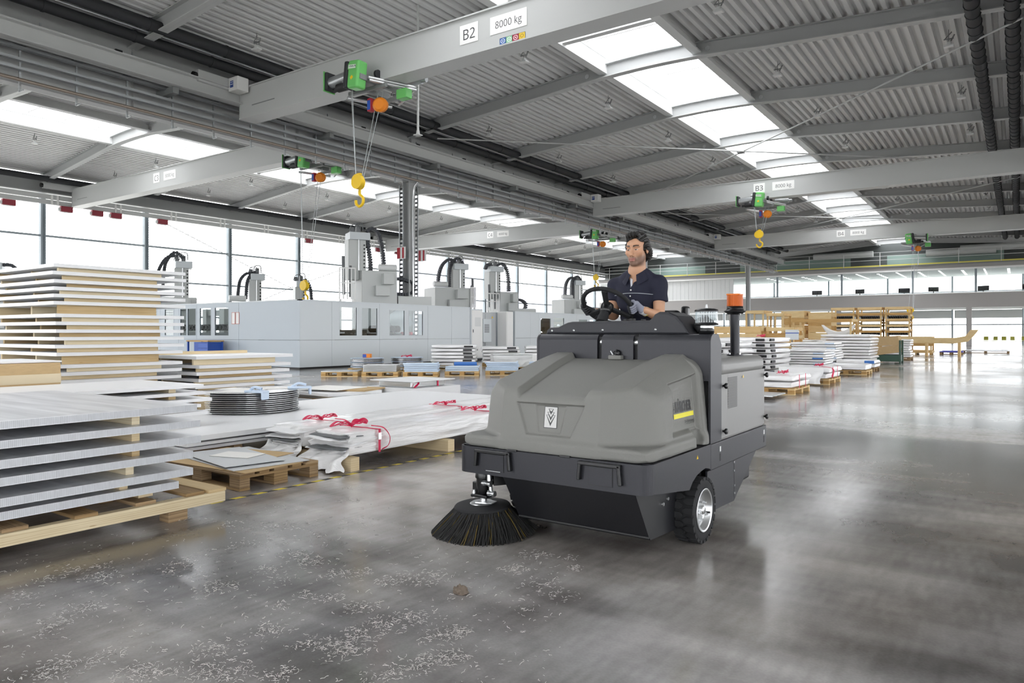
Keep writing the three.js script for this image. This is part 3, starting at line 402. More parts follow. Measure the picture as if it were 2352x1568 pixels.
// machine towers; local x runs to the right in the photo
function chainG(pts, w, t) { const c = new THREE.CatmullRomCurve3(pts.map((p) => V(p[0], p[1], p[2] ?? 0))), n = Math.max(10, Math.round(c.getLength() / 0.11)), out = []; for (let i = 0; i < n; i++) { const p = c.getPointAt((i + 0.5) / n), q = c.getTangentAt((i + 0.5) / n); out.push(bx(c.getLength() / n * 0.86, t, w, p.x, p.y, p.z, 0, 0, Math.atan2(q.y, q.x))); } out.push(new THREE.TubeGeometry(c, n, t * 0.38, 6)); return out; }
function tower(label, x, z, o) {
  const g = thing('machine_tower', label, 'machine', [x, 0, z], 62 * Math.PI / 180), { cx0, cx1, top, bx0, bx1, btop } = o, w = cx1 - cx0, mx = (cx0 + cx1) / 2;
  g.scale.x = 1.12;
  part('base', [rbb(bx0, 0, -1.2, bx1, btop, 0.5, 0.03), rbb(bx0 + 0.55 * (bx1 - bx0), btop - 0.6, 0.4, bx0 + 0.85 * (bx1 - bx0), btop - 0.12, 0.85, 0.02), rbb(bx0 + 0.35 * (bx1 - bx0), btop - 1.1, 0.4, bx0 + 0.75 * (bx1 - bx0), btop - 0.65, 0.75, 0.02)], M.machine, g);
  part('column', [rbb(cx0, btop - 0.4, -0.5, mx + 0.1 * w, top, 0.2, 0.02), rbb(mx + 0.12 * w, btop - 0.4, -0.4, cx1, top, 0.16, 0.015)], M.machine, g);
  const rk = []; for (let y = btop + 0.15; y < top - 0.1; y += 0.16) rk.push(cylY(0.035, 0.035, 0.02, cx1 - 0.1 * w, y, 0.17, Math.PI / 2, 0, 0, 10)); for (const r of rk) part('rack_hole', r, M.black, g);
  part('guide_rail', bb(mx + 0.03 * w, btop, 0.2, mx + 0.1 * w, top, 0.24), M.zinc, g);
  const hd = part('head_box', rbb(cx0 + 0.04, top, -0.55, cx1 + 0.14, top + 0.32, 0.3, 0.02), M.encl, g);
  part('head_fitting', [rbb(mx - 0.25, top + 0.32, -0.1, mx - 0.1, top + 0.55, 0.1, 0.02), rbb(mx, top + 0.32, -0.15, mx + 0.16, top + 0.6, 0.1, 0.02), tube([[mx - 0.3, top + 0.35, 0.1], [mx - 0.2, top + 0.62, 0.12], [mx, top + 0.66, 0.1], [mx + 0.15, top + 0.5, 0.1]], 0.02, 20, 6), tube([[mx - 0.1, top + 0.35, 0.1], [mx, top + 0.72, 0.12], [mx + 0.2, top + 0.72, 0.1], [mx + 0.25, top + 0.4, 0.1]], 0.02, 20, 6)], M.machineDark, hd);
  for (const c of o.chains) part('cable_chain', chainG(c, 0.26, 0.13), M.chain, g);
  if (o.cyl) part('air_tank', cylY(0.15, 0.15, 0.7, o.cyl, btop + 0.18, 0.1, 0, 0, Math.PI / 2), M.offwhite, g);
  if (o.cage) { const [a, b, c, d] = o.cage, r = []; for (let i = 0; i <= 4; i++) r.push(bb(a + (b - a) * i / 4 - 0.02, c, 0.55, a + (b - a) * i / 4 + 0.02, d, 0.59)); r.push(bb(a, d - 0.05, 0.55, b, d, 0.6), bb(a, (c + d) / 2, 0.55, b, (c + d) / 2 + 0.04, 0.6), bb(a, 0, 0.5, a + 0.08, c, 0.58), bb(b - 0.08, 0, 0.5, b, c, 0.58)); part('guard_rail', r, M.white, g); part('spindle', [rod([a + 0.2, c + 0.2, 0.4], [a + 0.2, d + 0.5, 0.3], 0.06), rod([b - 0.15, c + 0.1, 0.4], [b - 0.15, d + 0.1, 0.4], 0.05)], M.machineDark, g); }
  if (o.deckx) part('cross_slide', [rbb(o.deckx[0], o.deckx[2] - 0.4, -0.6, o.deckx[1], o.deckx[2], 0.4, 0.02), rbb(o.deckx[0], 0, -0.5, o.deckx[0] + 0.6, o.deckx[2] - 0.4, 0.3, 0.02)], M.machine, g);
  return g;
}
tower('tallest machine tower with a curved black cable chain beside the steel column', -23.4, -22.27, { cx0: -0.73, cx1: -0.03, top: 5.35, bx0: -0.28, bx1: 1.13, btop: 4.02, chains: [[[0.02, 5.75], [0.2, 5.9], [0.42, 5.8], [0.6, 5.3], [0.7, 4.6], [0.74, 4.02]], [[0.05, 5.35], [0.12, 4.9], [0.18, 4.4], [0.18, 4.02]], [[1.05, 3.72], [1.5, 3.72], [1.88, 3.55], [1.95, 3.25], [1.75, 3.08], [1.2, 3.06]]], cage: [-1.15, -0.55, 2.75, 4.1], deckx: [1.2, 2.6, 2.95], cyl: 0.85 });
tower('machine tower with two cable chains left of its column, behind the white cabinet', -25, -30.5, { cx0: -0.28, cx1: 0.36, top: 4.75, bx0: -1.3, bx1: 0.55, btop: 3.75, chains: [[[-0.1, 5.15], [-0.4, 5.3], [-0.75, 5.0], [-0.95, 4.4], [-0.98, 3.9]], [[0.3, 5.05], [0.1, 5.35], [-0.2, 5.25], [-0.38, 4.8], [-0.42, 3.8]], [[0.3, 3.5], [-0.3, 3.4], [-0.5, 3.1], [-0.3, 2.88], [0.6, 2.8]]], cyl: -0.9, cage: [0.5, 0.75, 2.7, 3.8] });
tower('machine tower whose single chain bends to the right, right of the electrical cabinets', -25, -33.7, { cx0: -0.25, cx1: 0.42, top: 4.85, bx0: 0.25, bx1: 1.3, btop: 3.7, chains: [[[0.2, 5.2], [0.55, 5.35], [0.8, 5.1], [0.93, 4.5], [0.95, 3.75]], [[-0.1, 5.2], [-0.25, 5.3], [-0.4, 5.0]], [[1.3, 3.3], [1.7, 3.25], [1.95, 3.05], [1.9, 2.75], [1.4, 2.7]]], cage: [-0.5, 0.15, 2.6, 3.6], deckx: [1.3, 2.4, 2.75] });
tower('small machine tower just left of the steering wheel', -25, -43.2, { cx0: -0.1, cx1: 0.5, top: 4.6, bx0: -1.0, bx1: 0.6, btop: 3.6, chains: [[[0.1, 5.0], [-0.3, 5.1], [-0.6, 4.7], [-0.7, 3.8]], [[0.45, 4.9], [0.2, 5.2], [-0.1, 5.0], [-0.2, 3.7]], [[0.5, 3.3], [-0.1, 3.2], [-0.2, 2.9], [0.6, 2.7]]], cyl: -0.6 });
tower('machine tower with twin chains rising behind the tall panel stack', -32.8, -19.0, { cx0: -0.05, cx1: 0.5, top: 4.4, bx0: -0.9, bx1: 0.8, btop: 3.0, chains: [[[0.1, 5.0], [-0.3, 4.9], [-0.6, 4.4], [-0.8, 3.4]], [[0.3, 4.85], [0.0, 5.15], [-0.35, 4.7], [-0.5, 3.4]]] });
tower('slim machine tower with two chains above the left side of the near enclosure', -31.3, -22.3, { cx0: -0.25, cx1: 0.25, top: 3.95, bx0: -1.0, bx1: 0.4, btop: 2.85, chains: [[[0.0, 4.2], [-0.3, 4.3], [-0.6, 4.0], [-0.75, 3.0]], [[0.15, 4.15], [-0.05, 4.35], [-0.3, 4.0], [-0.4, 3.0]]], cyl: -0.75 });
tower('slim machine tower behind the hanging yellow hook', -31.3, -25.2, { cx0: -0.35, cx1: 0.1, top: 3.75, bx0: -0.4, bx1: 0.5, btop: 2.7, chains: [[[-0.1, 4.05], [0.15, 4.15], [0.35, 3.8], [0.45, 2.8]]] });
tower('machine tower at the left photo edge showing only a thick chain arc', -34.2, -12.8, { cx0: -1.2, cx1: -0.5, top: 3.9, bx0: -1.5, bx1: 0.2, btop: 2.6, chains: [[[-0.6, 4.1], [-0.1, 4.12], [0.12, 3.8], [0.15, 3.2], [0.1, 2.6]]] });
// blue workbench in front of the enclosure
const wb = thing('workbench', 'blue steel workbench with a wooden top before the enclosure', 'workbench', [-26.3, 0, -16.45]);
part('worktop', rbb(-0.75, 0.98, -0.35, 0.75, 1.03, 0.35, 0.01), M.pine[2], wb, { grain: 'x' }); for (const x of [-0.68, 0.68]) for (const z of [-0.3, 0.3]) part('leg', bb(x - 0.03, 0, z - 0.03, x + 0.03, 0.98, z + 0.03), M.blue, wb);
const dc = part('drawer_cabinet', bb(-0.3, 0.1, -0.3, 0.65, 0.96, 0.28), M.blue, wb); for (let i = 0; i < 4; i++) part('drawer', rbb(0.02, 0.14 + i * 0.2, 0.28, 0.63, 0.31 + i * 0.2, 0.3, 0.008), mat(0x2d5cb8, 0.4), dc); part('side_panel', bb(-0.7, 0.1, -0.3, -0.4, 0.96, -0.28), M.encl, wb);

// ---------- stacks of panels, pallets, wrapped bundles ----------
const ORD = ['topmost', 'second', 'third', 'fourth', 'fifth', 'sixth', 'seventh', 'eighth', 'ninth', 'tenth', 'eleventh', 'twelfth', 'thirteenth', 'fourteenth', 'fifteenth', 'sixteenth'];
const nth = (i) => i ? ORD[i] + ' from the top' : 'topmost';
const ribTex = dataTex(256, 64, (u, v) => { const r = Math.abs(((u * 16) % 1) - 0.5) * 2, n = fbm(u, v, 20, 3, 2, 71); const k = lerp(0, 22, sstep(0.1, 0.4, r)) + 18 * (n - 0.5); return [198 + k, 199 + k, 201 + k]; }, 0.16, 0.16);
const skinTex = dataTex(256, 512, (u, v) => { const s = fbm(u, v, 2, 14, 3, 81), b = fbm(u, v, 5, 5, 3, 85); return [200 + 50 * s + 10 * b, 202 + 50 * s + 10 * b, 205 + 50 * s + 10 * b]; }, 1.6, 0.8);
M.core = mat(0xf2f4f6, 0.5, 0, { map: ribTex }); M.skin = pmat(0xfcfcfc, 0.34, 0.4, { map: skinTex });
M.sheetWhite = mat(0xf6f7f8, 0.35); M.sheetEdge = mat(0xf3f4f5, 0.5); M.plate = mat(0xd4d7d9, 0.35, 0.1); M.alu = mat(0xdcdfe0, 0.24, 0.75, { map: brushed }); M.paper = mat(0xf3f2ee, 0.8); M.card = mat(0xcdb083, 0.85, 0, { map: dataTex(128, 128, (u, v) => { const n = fbm(u, v, 8, 40, 3, 91); return [232 + 20 * n]; }, 0.4, 0.4) });
M.foam = mat(0xcfdff1, 0.7); M.film = pmat(0xfbfbfb, 0.3, 0, { clearcoat: 0.5, clearcoatRoughness: 0.12, bumpMap: dataTex(512, 512, (u, v) => { const a = fbm(u, v, 4, 14, 4, 95), b = Math.abs(fbm(u, v, 3, 30, 3, 97) - 0.5) * 2; return [255 * (0.55 * a + 0.45 * b)]; }, 0.9, 0.45, false), bumpScale: 0.01 });
M.strap = mat(0xd81b52, 0.45); M.blueStrap = mat(0x3f77c4, 0.5);
function panelThing(label, group, x0, z0, x1, z1, yt, t, kind = 'foam_core_sheet') {                              // x0 right face, z0 near end
  const g = thing(kind, label, 'panel', [x0, yt - t, z0], 0, group), w = x1 - x0, l = z1 - z0;
  part('core', bb(0, 0.002, 0, w, t - 0.002, l), kind === 'foam_core_sheet' ? M.core : M.sheetEdge, g, { grain: 'z', ou: rr(0, 9) });
  part('top_skin', bb(0.002, t - 0.002, 0.002 * Math.sign(l), w - 0.002 * Math.sign(w) * -1 * -1, t, l), kind === 'foam_core_sheet' ? M.skin : M.sheetWhite, g, { ou: rr(0, 9) });
  part('bottom_skin', bb(0.002, 0, 0, w, 0.002, l), kind === 'foam_core_sheet' ? M.skin : M.sheetWhite, g);
  return g;
}
let woodN = 0; const pine = () => M.pineP[woodN++ % 3], old = () => M.oldWood[woodN++ % 2];
function board(label, cat, group, x0, y0, z0, x1, y1, z1, m, grain, name = 'wooden_spacer') { const cx = (x0 + x1) / 2, cz = (z0 + z1) / 2, yb = Math.min(y0, y1); const o = part(name, rbb(x0 - cx, 0, z0 - cz, x1 - cx, Math.abs(y1 - y0), z1 - cz, 0.004, 1), m, scene, { grain, ou: rr(0, 7), ov: rr(0, 3) }); o.position.set(cx, yb, cz); return tag(o, label, cat, group); }
// euro pallet, length along x, width along z
function makePallet(name, label, L, W, mats, group, x, z, turn, y = 0) {
  const g = thing(name, label, 'pallet', [x, y, z], turn, group), q = (a) => mats[a % mats.length];
  for (let i = 0; i < 5; i++) part('top_board', rb(L, 0.022, i % 2 ? 0.1 : 0.145, 0.003, 0, 0.133, -W / 2 + 0.072 + i * (W - 0.144) / 4, 0, 0, 0, 1), q(i), g, { grain: 'x', ou: i * 1.3 });
  for (const sx of [-1, 0, 1]) { part('stringer_board', rb(0.145, 0.022, W, 0.003, sx * (L / 2 - 0.073), 0.111, 0, 0, 0, 0, 1), q(sx + 2), g, { grain: 'z', ou: sx }); for (const sz of [-1, 0, 1]) part('block', rb(0.145, 0.078, sz ? 0.1 : 0.145, 0.004, sx * (L / 2 - 0.073), 0.061, sz * (W / 2 - 0.05), 0, 0, 0, 1), q(sz + 1), g, { grain: 'x', ou: sx * 2 + sz }); }
  for (const sz of [-1, 0, 1]) part('bottom_board', rb(L, 0.022, sz ? 0.1 : 0.145, 0.003, 0, 0.011, sz * (W / 2 - 0.05), 0, 0, 0, 1), q(sz + 2), g, { grain: 'x', ou: sz * 1.7 });
  return g;
}
// foreground stack
{
  const X = -4.75, S = [[0.809, -2.91, 0.047], [0.697, -2.934, 0.046], [0.587, -2.94, 0.05], [0.485, -2.88, 0.048], [0.368, -2.88, 0.05], [0.278, -2.81, 0.05]];
  S.forEach(([y, z, t], i) => panelThing(['topmost thick panel of the foreground stack, with a bright streaked top', 'second panel from the top of the foreground stack', 'third panel from the top of the foreground stack, reaching farthest right', 'fourth panel from the top of the foreground stack', 'fifth panel from the top of the foreground stack, small chips lying on it', 'lowest panel of the foreground stack, lying just above the pallet boards'][i], 'panels of the foreground stack', X + (i === 5 ? -0.06 : 0), z, -6.95, 0.1, y, t));
  for (let i = 0; i < 5; i++) for (const [z, w] of [[-2.53 - (i > 2 ? -0.04 * (i - 2) : 0), 0.055], [-1.25, 0.055]]) { const yb = S[i + 1][0], yt = S[i][0] - S[i][2]; board(z < -2 ? 'pine spacer bar under the ' + (i ? ORD[i] : 'topmost') + ' panel of the foreground stack' : 'pine spacer bar deep under the ' + (i ? ORD[i] : 'topmost') + ' foreground panel, left part', 'spacer', 'spacers of the foreground stack', X - 0.1, yb, z - w / 2, -6.9, yt, z + w / 2, M.pineP[i % 3], 'x'); }
  const p = thing('long_pallet', 'long timber pallet with a plywood edge beam under the foreground panel stack', 'pallet', [0, 0, 0], 0);
  part('edge_beam', rbb(-4.845, 0.08, -3.15, -4.775, 0.155, 0.15, 0.004), M.beamWood, p, { grain: 'z' }); part('edge_beam', rbb(-6.9, 0.08, -3.15, -6.83, 0.155, 0.15, 0.004), M.beamWood, p, { grain: 'z' }); part('edge_beam', rbb(-5.85, 0.08, -3.15, -5.78, 0.155, 0.15, 0.004), M.beamWood, p, { grain: 'z' });
  [-3.09, -2.93, -2.58, -2.19, -1.8, -1.4, -1.0, -0.6, -0.2].forEach((z, i) => part('deck_board', rbb(-4.79 - (i % 3) * 0.012 + (i === 0 ? 0.01 : 0), 0.155, z - 0.07, -6.92, 0.178, z + 0.07, 0.003), i === 0 ? M.pineP[2] : M.oldWood[i % 2], p, { grain: 'x', ou: i * 1.7, ov: i }));
  part('packer', [bb(-4.95, 0.178, -2.7, -6.9, 0.228, -2.6), bb(-4.95, 0.178, -1.3, -6.9, 0.228, -1.2)], M.pineP[1], p, { grain: 'x' });
  for (const z of [-2.8, -1.5, -0.1]) for (const x of [-4.86, -5.82, -6.86]) part('foot_block', rb(0.12, 0.08, 0.14, 0.004, x, 0.04, z), M.oldWood[0], p, { grain: 'z', ou: z });
}
// low stack behind it, cardboard box
{
  const ys = [0.754, 0.672, 0.6, 0.535, 0.46];
  ys.forEach((y, i) => panelThing(['topmost bright sheet of the low stack behind the foreground stack', 'second sheet of the low stack behind the foreground stack', 'third sheet of the low stack behind the foreground stack', 'fourth sheet of the low stack behind the foreground stack', 'lowest sheet of the low stack behind the foreground stack'][i], 'sheets of the low stack', -7.3 - (i % 2) * 0.05, -4.55 - (i % 3) * 0.05, -8.6, -2.2, y, 0.034, 'thin_sheet'));
  for (let i = 0; i < 4; i++) board('short pine spacer under the ' + (i ? ORD[i] : 'topmost') + ' sheet of the low stack', 'spacer', 'spacers of the low stack', -7.42, ys[i + 1], -4.3, -8.5, ys[i] - 0.034, -4.22, pine(), 'x'), board('pine spacer at the hidden end of the low stack, under sheet ' + (i ? ORD[i] : 'topmost'), 'spacer', 'spacers of the low stack', -7.42, ys[i + 1], -2.6, -8.5, ys[i] - 0.034, -2.5, pine(), 'x');
  board('thick pine bearer under the low stack behind the foreground', 'bearer', '', -7.4, 0, -4.3, -8.5, 0.426, -4.1, M.pineP[0], 'x', 'wooden_bearer'); board('thick pine bearer under the hidden end of the low stack', 'bearer', '', -7.4, 0, -2.7, -8.5, 0.426, -2.5, M.pineP[1], 'x', 'wooden_bearer');
  makePallet('euro_pallet', 'wooden pallet below the cardboard box at the left edge', 1.2, 0.9, M.oldWood, '', -9.35, -3.32, 0);
  const cb = thing('cardboard_box', 'brown cardboard box with a pale green strap at the left edge', 'box', [-9.28, 0.144, -3.3], 0);
  part('carton', rbb(-0.55, 0, -0.42, 0.55, 0.84, 0.42, 0.01), M.card, cb); part('strap', [bb(-0.552, -0.002, 0.2, 0.552, 0.845, 0.212), bb(0.05, -0.002, -0.422, 0.062, 0.845, 0.422)], mat(0xa9d3c4, 0.4), cb); part('packing_tape', bb(0.549, 0.62, -0.42, 0.554, 0.72, 0.42), mat(0xd9c9a8, 0.25), cb); part('top_sheet', bb(-0.56, 0.845, -0.45, 0.5, 0.86, 0.38), M.sheetEdge, cb);
}
// tall stack and the stack behind it
function stackAt(X, w, rows, zNear, zFar, name, spacers) {
  rows.forEach(([x0, yt, t, dz0, dz1], i) => panelThing(nth(i) + ' white panel of the ' + name, 'panels of the ' + name, X + x0, zNear + dz0, X - w, zFar + dz1, yt, t, 'thin_sheet'));
  for (let i = 0; i + 1 < rows.length; i++) { const yb = rows[i + 1][1], yt = rows[i][1] - rows[i][2]; spacers.forEach(([dx, dn, df, wd], j) => board((j ? (j === 1 ? 'middle' : 'rear') : 'outer') + ' pine spacer under the ' + ORD[i] + ' panel of the ' + name, 'spacer', 'spacers of the ' + name, X - dx - (j ? 0 : (i % 3) * 0.02), yb, zNear - dn - ((i * 7) % 5) * 0.03, X - dx - wd, yt, zFar + df + ((i * 3) % 4) * 0.02, M.pineP[(i + j) % 3], 'z')); }
}
{
  const C = [[625, 70, 108, 2180], [650, 160, 205, 2195], [620, 255, 300, 2165], [625, 340, 382, 2165], [625, 424, 466, 2180], [630, 510, 555, 2180], [590, 655, 695, 2145], [590, 748, 790, 2150], [580, 840, 880, 2135], [600, 930, 970, 2145], [605, 1023, 1065, 2150], [570, 1115, 1158, 2115], [560, 1260, 1305, 2110], [540, 1352, 1395, 2100], [510, 1447, 1490, 2085]];
  const rows = C.map(([x, a, b, r], i) => { const k = 10.5 / (0.8192 * (2340 - x / 5.06)), yt = 1.31 + (175 - a / 5.06) * k; return [0, yt, 0.046, (x - 600) * 0.0006, -(r - 2150) * 0.0007]; });
  rows.push([0, 0.53, 0.046, 0.03, 0]);
  stackAt(-10.5, 2.5, rows, -4.4, -6.22, 'tall stack', [[0.14, 0.1, 0.28, 0.045], [1.1, 0.16, 0.2, 0.045], [2.0, 0.05, 0.2, 0.045]]);
  for (const [dx, l] of [[0.1, 'outer'], [1.1, 'middle'], [2.1, 'rear']]) board(l + ' heavy timber bearer under the tall stack', 'bearer', '', -10.5 - dx, 0, -4.5, -10.6 - dx, 0.484, -6.1, M.pineP[0], 'z', 'wooden_bearer');
}
{
  const rows = [[0, 0.95], [0, 0.805], [0.01, 0.697], [-0.02, 0.59], [-0.03, 0.485], [0.02, 0.4]].map(([x, y], i) => [x, y, 0.05, -0.05 * (i % 2), 0.04 * (i % 3) - (i === 5 ? 0.15 : 0)]);
  stackAt(-10.5, 2.3, rows, -6.42, -8.25, 'shorter panel stack', [[0.16, 0.05, 0.25, 0.05], [1.1, 0.05, 0.2, 0.05], [1.9, 0.05, 0.2, 0.05]]);
  for (const [dx, l] of [[0.1, 'outer'], [1.1, 'middle'], [2.0, 'rear']]) board(l + ' timber bearer under the shorter stack', 'bearer', '', -10.5 - dx, 0, -6.5, -10.6 - dx, 0.35, -8.1, M.pineP[1], 'z', 'wooden_bearer');
  board('pale pine plank lying on top of the shorter panel stack', 'plank', '', -11.6, 0.95, -6.3, -11.72, 1.0, -8.1, M.pineP[1], 'z', 'wooden_plank');
}
// long white sheets with the stack of curved panels
{
  const ys = [0.31, 0.236, 0.19];
  ys.forEach((y, i) => panelThing(['long white sheet spread behind the strapped bundles', 'second long sheet under the spread white one', 'lowest long sheet resting on timber behind the bundles'][i], 'long sheets behind the bundles', -6.55 - i * 0.04, -3.95 + i * 0.02, -8.75, -9.4, y, i ? 0.03 : 0.05, 'thin_sheet'));
  for (const [z, l] of [[-4.5, 'near'], [-6.4, 'middle'], [-8.9, 'far']]) { board(l + ' timber bearer below the long white sheets', 'bearer', '', -6.6, 0, z - 0.05, -8.6, 0.16, z + 0.05, M.oldWood[0], 'x', 'wooden_bearer'); board(l + ' thin spacer between the two upper long sheets', 'spacer', '', -6.75, 0.236, z - 0.03, -8.6, 0.26, z + 0.03, M.pineP[2], 'x'); }
  const arc = (r0, r1) => { const p = []; for (let i = 0; i <= 24; i++) { const a = -2.2 + 4.4 * i / 24; p.push([Math.cos(a) * r1, Math.sin(a) * r1]); } for (let i = 24; i >= 0; i--) { const a = -1.9 + 3.8 * i / 24; p.push([Math.cos(a) * r0 - 0.1, Math.sin(a) * r0]); } return p; };
  const cg = place(ext(arc(0.36, 0.62), 0.008), 0, 0, 0, -Math.PI / 2), cs = place(ext(arc(0.45, 0.55), 0.016), 0, 0, 0, -Math.PI / 2);
  for (let i = 0; i < 11; i++) { const g = thing('curved_sheet', nth(10 - i) + ' curved metal panel of the round stack', 'panel', [-8.2 + rr(-0.012, 0.012), 0.31 + i * 0.0245, -5.76 + rr(-0.012, 0.012)], 0.62, 'curved panels of the round stack'); part('sheet', place(cg.clone(), 0, 0.0165, 0), M.alu, g); part('spacer_ring', cs, M.duct, g); }
  const yt = 0.31 + 11 * 0.0245;
  for (const [x, z, r, l] of [[-7.98, -5.5, 0.5, 'white paper lying left on the round stack'], [-8.1, -6.05, 1.1, 'white paper lying right on the round stack'], [-8.35, -5.7, 0.2, 'white paper lying at the back of the round stack']]) { const o = part('paper_sheet', rb(0.5, 0.004, 0.32, 0.001, 0, 0.003, 0), M.paper, scene); o.position.set(x, yt, z); o.rotation.y = r; tag(o, l, 'paper'); }
  for (const [x, z, a, l] of [[-7.66, -5.48, 0.2, 'light blue foam strap over the front of the round stack'], [-7.8, -6.24, 1.0, 'light blue foam strap at the right end of the round stack']]) { const g = thing('foam_strap', l, 'strap', [x, yt, z], a); part('band', [rb(0.3, 0.03, 0.12, 0.012, 0, 0.015, 0), rb(0.03, 0.1, 0.12, 0.012, 0.13, -0.03, 0), tube([[-0.1, 0.03, 0], [-0.02, 0.07, 0.02], [0.08, 0.05, 0]], 0.018, 16, 6)], M.foam, g); }
}
// two long film-wrapped bundles with pink straps
function wrapG(w, h, l, amp, sd, nx = 14, ny = 8, nz = 60) {
  const g = new THREE.BoxGeometry(w, h, l, nx, ny, nz), p = g.attributes.position, R = 0.035;
  for (let i = 0; i < p.count; i++) {
    let x = p.getX(i), y = p.getY(i), z = p.getZ(i); const u = (z / l + 0.5), a = Math.atan2(y / h, x / w) / 6.2832 + 0.5;
    const cx = clamp(x, -w / 2 + R, w / 2 - R), cy = clamp(y, -h / 2 + R, h / 2 - R), cz = clamp(z, -l / 2 + R, l / 2 - R), d = V(x - cx, y - cy, z - cz); if (d.length() > 1e-6) { d.setLength(Math.min(R, d.length())); x = cx + d.x; y = cy + d.y; z = cz + d.z; }
    const n = fbm(u, a, Math.max(3, Math.round(l * 3)), 10, 3, sd) - 0.5, m = fbm(u, a, Math.max(2, Math.round(l * 1.2)), 26, 2, sd + 5) - 0.5, top = y > h * 0.42 ? 0.4 : 1;
    x += Math.sign(x) * amp * (n + m) * top * (Math.abs(x) > w * 0.4 ? 1 : 0.2); y += amp * 0.5 * n * (y > 0 ? 1 : y < -h * 0.45 ? 0 : 0.6); z += Math.sign(z) * amp * 1.6 * m * (Math.abs(z) > l * 0.48 ? 1 : 0);
    p.setXYZ(i, x, Math.max(y, -h / 2), z);
  }
  g.computeVertexNormals(); return g;
}
const ribbon = (pts, w, t = 0.003) => { const c = new THREE.CatmullRomCurve3(pts.map((p) => V(...p))), n = pts.length * 8, out = []; const sh = new THREE.Shape([new THREE.Vector2(-t, -w / 2), new THREE.Vector2(t, -w / 2), new THREE.Vector2(t, w / 2), new THREE.Vector2(-t, w / 2)]); return new THREE.ExtrudeGeometry(sh, { steps: n, extrudePath: c, bevelEnabled: false }); };
function bow(g, y, z, x, s = 1) { part('strap_bow', [ribbon([[x, y, z], [x - 0.06 * s, y + 0.05 * s, z + 0.1 * s], [x - 0.02, y + 0.02, z + 0.22 * s], [x + 0.05 * s, y + 0.06 * s, z + 0.12 * s], [x, y + 0.01, z]], 0.028), ribbon([[x, y + 0.01, z], [x + 0.05 * s, y + 0.06 * s, z - 0.1 * s], [x, y + 0.015, z - 0.2 * s], [x - 0.07 * s, y + 0.04 * s, z - 0.12 * s], [x, y, z]], 0.028), ribbon([[x - 0.1, y + 0.01, z + 0.16 * s], [x - 0.02, y + 0.035, z + 0.05], [x + 0.08, y + 0.03, z - 0.03], [x + 0.02, y + 0.05, z - 0.16]], 0.03)], M.strap, g); }
function strapLoop(g, w, h, z, tail) { part('strap', [bb(-w / 2 - 0.006, h, z - 0.014, w / 2 + 0.012, h + 0.004, z + 0.014), bb(w / 2 + 0.012, 0, z - 0.014, w / 2 + 0.016, h + 0.004, z + 0.014), bb(-w / 2 - 0.012, 0, z - 0.014, -w / 2 - 0.008, h + 0.004, z + 0.014)], M.strap, g); part('strap_buckle', [bb(w / 2 + 0.014, h * 0.55, z - 0.02, w / 2 + 0.022, h * 0.85, z + 0.02)], M.zinc, g); if (tail) part('strap_tail', ribbon([[w / 2 - 0.1, h + 0.03, z], [w / 2 + 0.02, h + 0.01, z - 0.05], [w / 2 + 0.04, h * 0.6, z - 0.12], [w / 2 + 0.035, h * 0.25, z - 0.1], [w / 2 + 0.03, h * 0.12, z - 0.02]], 0.026), M.strap, g); }
function bundle(label, x, y, zn, w, h, l, straps, bows, sd, flaps) {
  const g = thing('wrapped_bundle', label, 'bundle', [x, y, zn - l / 2]); part('film_wrap', place(wrapG(w, h, l, 0.05, sd, 12, 8, Math.round(l * 22)), 0, h / 2, 0), M.film, g, { grain: 'z', smooth: false });
  for (let i = 0; i < flaps; i++) { const yy = h * (0.15 + 0.8 * i / flaps); part('sheet_end', place(wrapG(w * rr(0.8, 1), 0.02, 0.3, 0.03, sd + 20 + i, 10, 1, 6), rr(-0.03, 0.03), yy, l / 2 + rr(-0.14, -0.04), rr(-0.05, 0.1), rr(-0.06, 0.06), rr(-0.03, 0.03)), i % 4 === 2 ? M.machineDark : i % 2 ? M.sheetWhite : M.film, g); }
  if (flaps) { const s = new THREE.PlaneGeometry(w * 1.05, 0.5, 16, 14), p = s.attributes.position; for (let i = 0; i < p.count; i++) { const u = p.getX(i) / w + 0.5, v = 0.5 - (p.getY(i) / 0.5 + 0.5) + 0.5; const t = clamp(0.25 - p.getY(i), 0, 0.5); p.setXYZ(i, p.getX(i) + 0.03 * Math.sin(v * 9 + sd) + (u > 0.6 ? t * 0.12 : 0), h * 0.36 - t * 0.38 + 0.012 * Math.sin(u * 22), l / 2 - 0.02 + t * 0.42 + 0.035 * Math.sin(u * 13 + v * 4) * (0.3 + t * 2)); } s.computeVertexNormals(); part('film_tail', s, M.film, g); }
  straps.forEach((z, i) => strapLoop(g, w, h, z, i === 0)); bows.forEach(([z, xx, s]) => bow(g, h + 0.012, z, xx, s));
  return g;
}
bundle('front film-wrapped bundle with two pink straps, on pine bearers beside the floor tape', -5.5, 0.13, -4.75, 0.54, 0.225, 3.9, [1.55, -0.4], [[1.62, -0.05, 1.1], [-0.3, 0.05, 1]], 301, 7);
bundle('rear film-wrapped bundle with pink bows, behind the front one', -6.14, 0.16, -4.75, 0.52, 0.21, 4.0, [1.5, -0.5], [[1.55, 0.0, 1], [-0.45, 0.05, 0.9]], 331, 6);
for (const [z, l] of [[-4.78, 'near'], [-6.2, 'middle'], [-7.9, 'far']]) board(l + ' pale pine block under the strapped bundles', 'bearer', '', -5.16, 0, z - 0.05, -6.35, 0.13, z + 0.06, M.pineP[1], 'x', 'wooden_bearer');
for (const [z, l] of [[-4.95, 'near'], [-6.9, 'far']]) board(l + ' short wood scrap between bearer and rear bundle', 'spacer', '', -5.92, 0.13, z - 0.35, -6.3, 0.16, z + 0.1, M.oldWood[1], 'x');
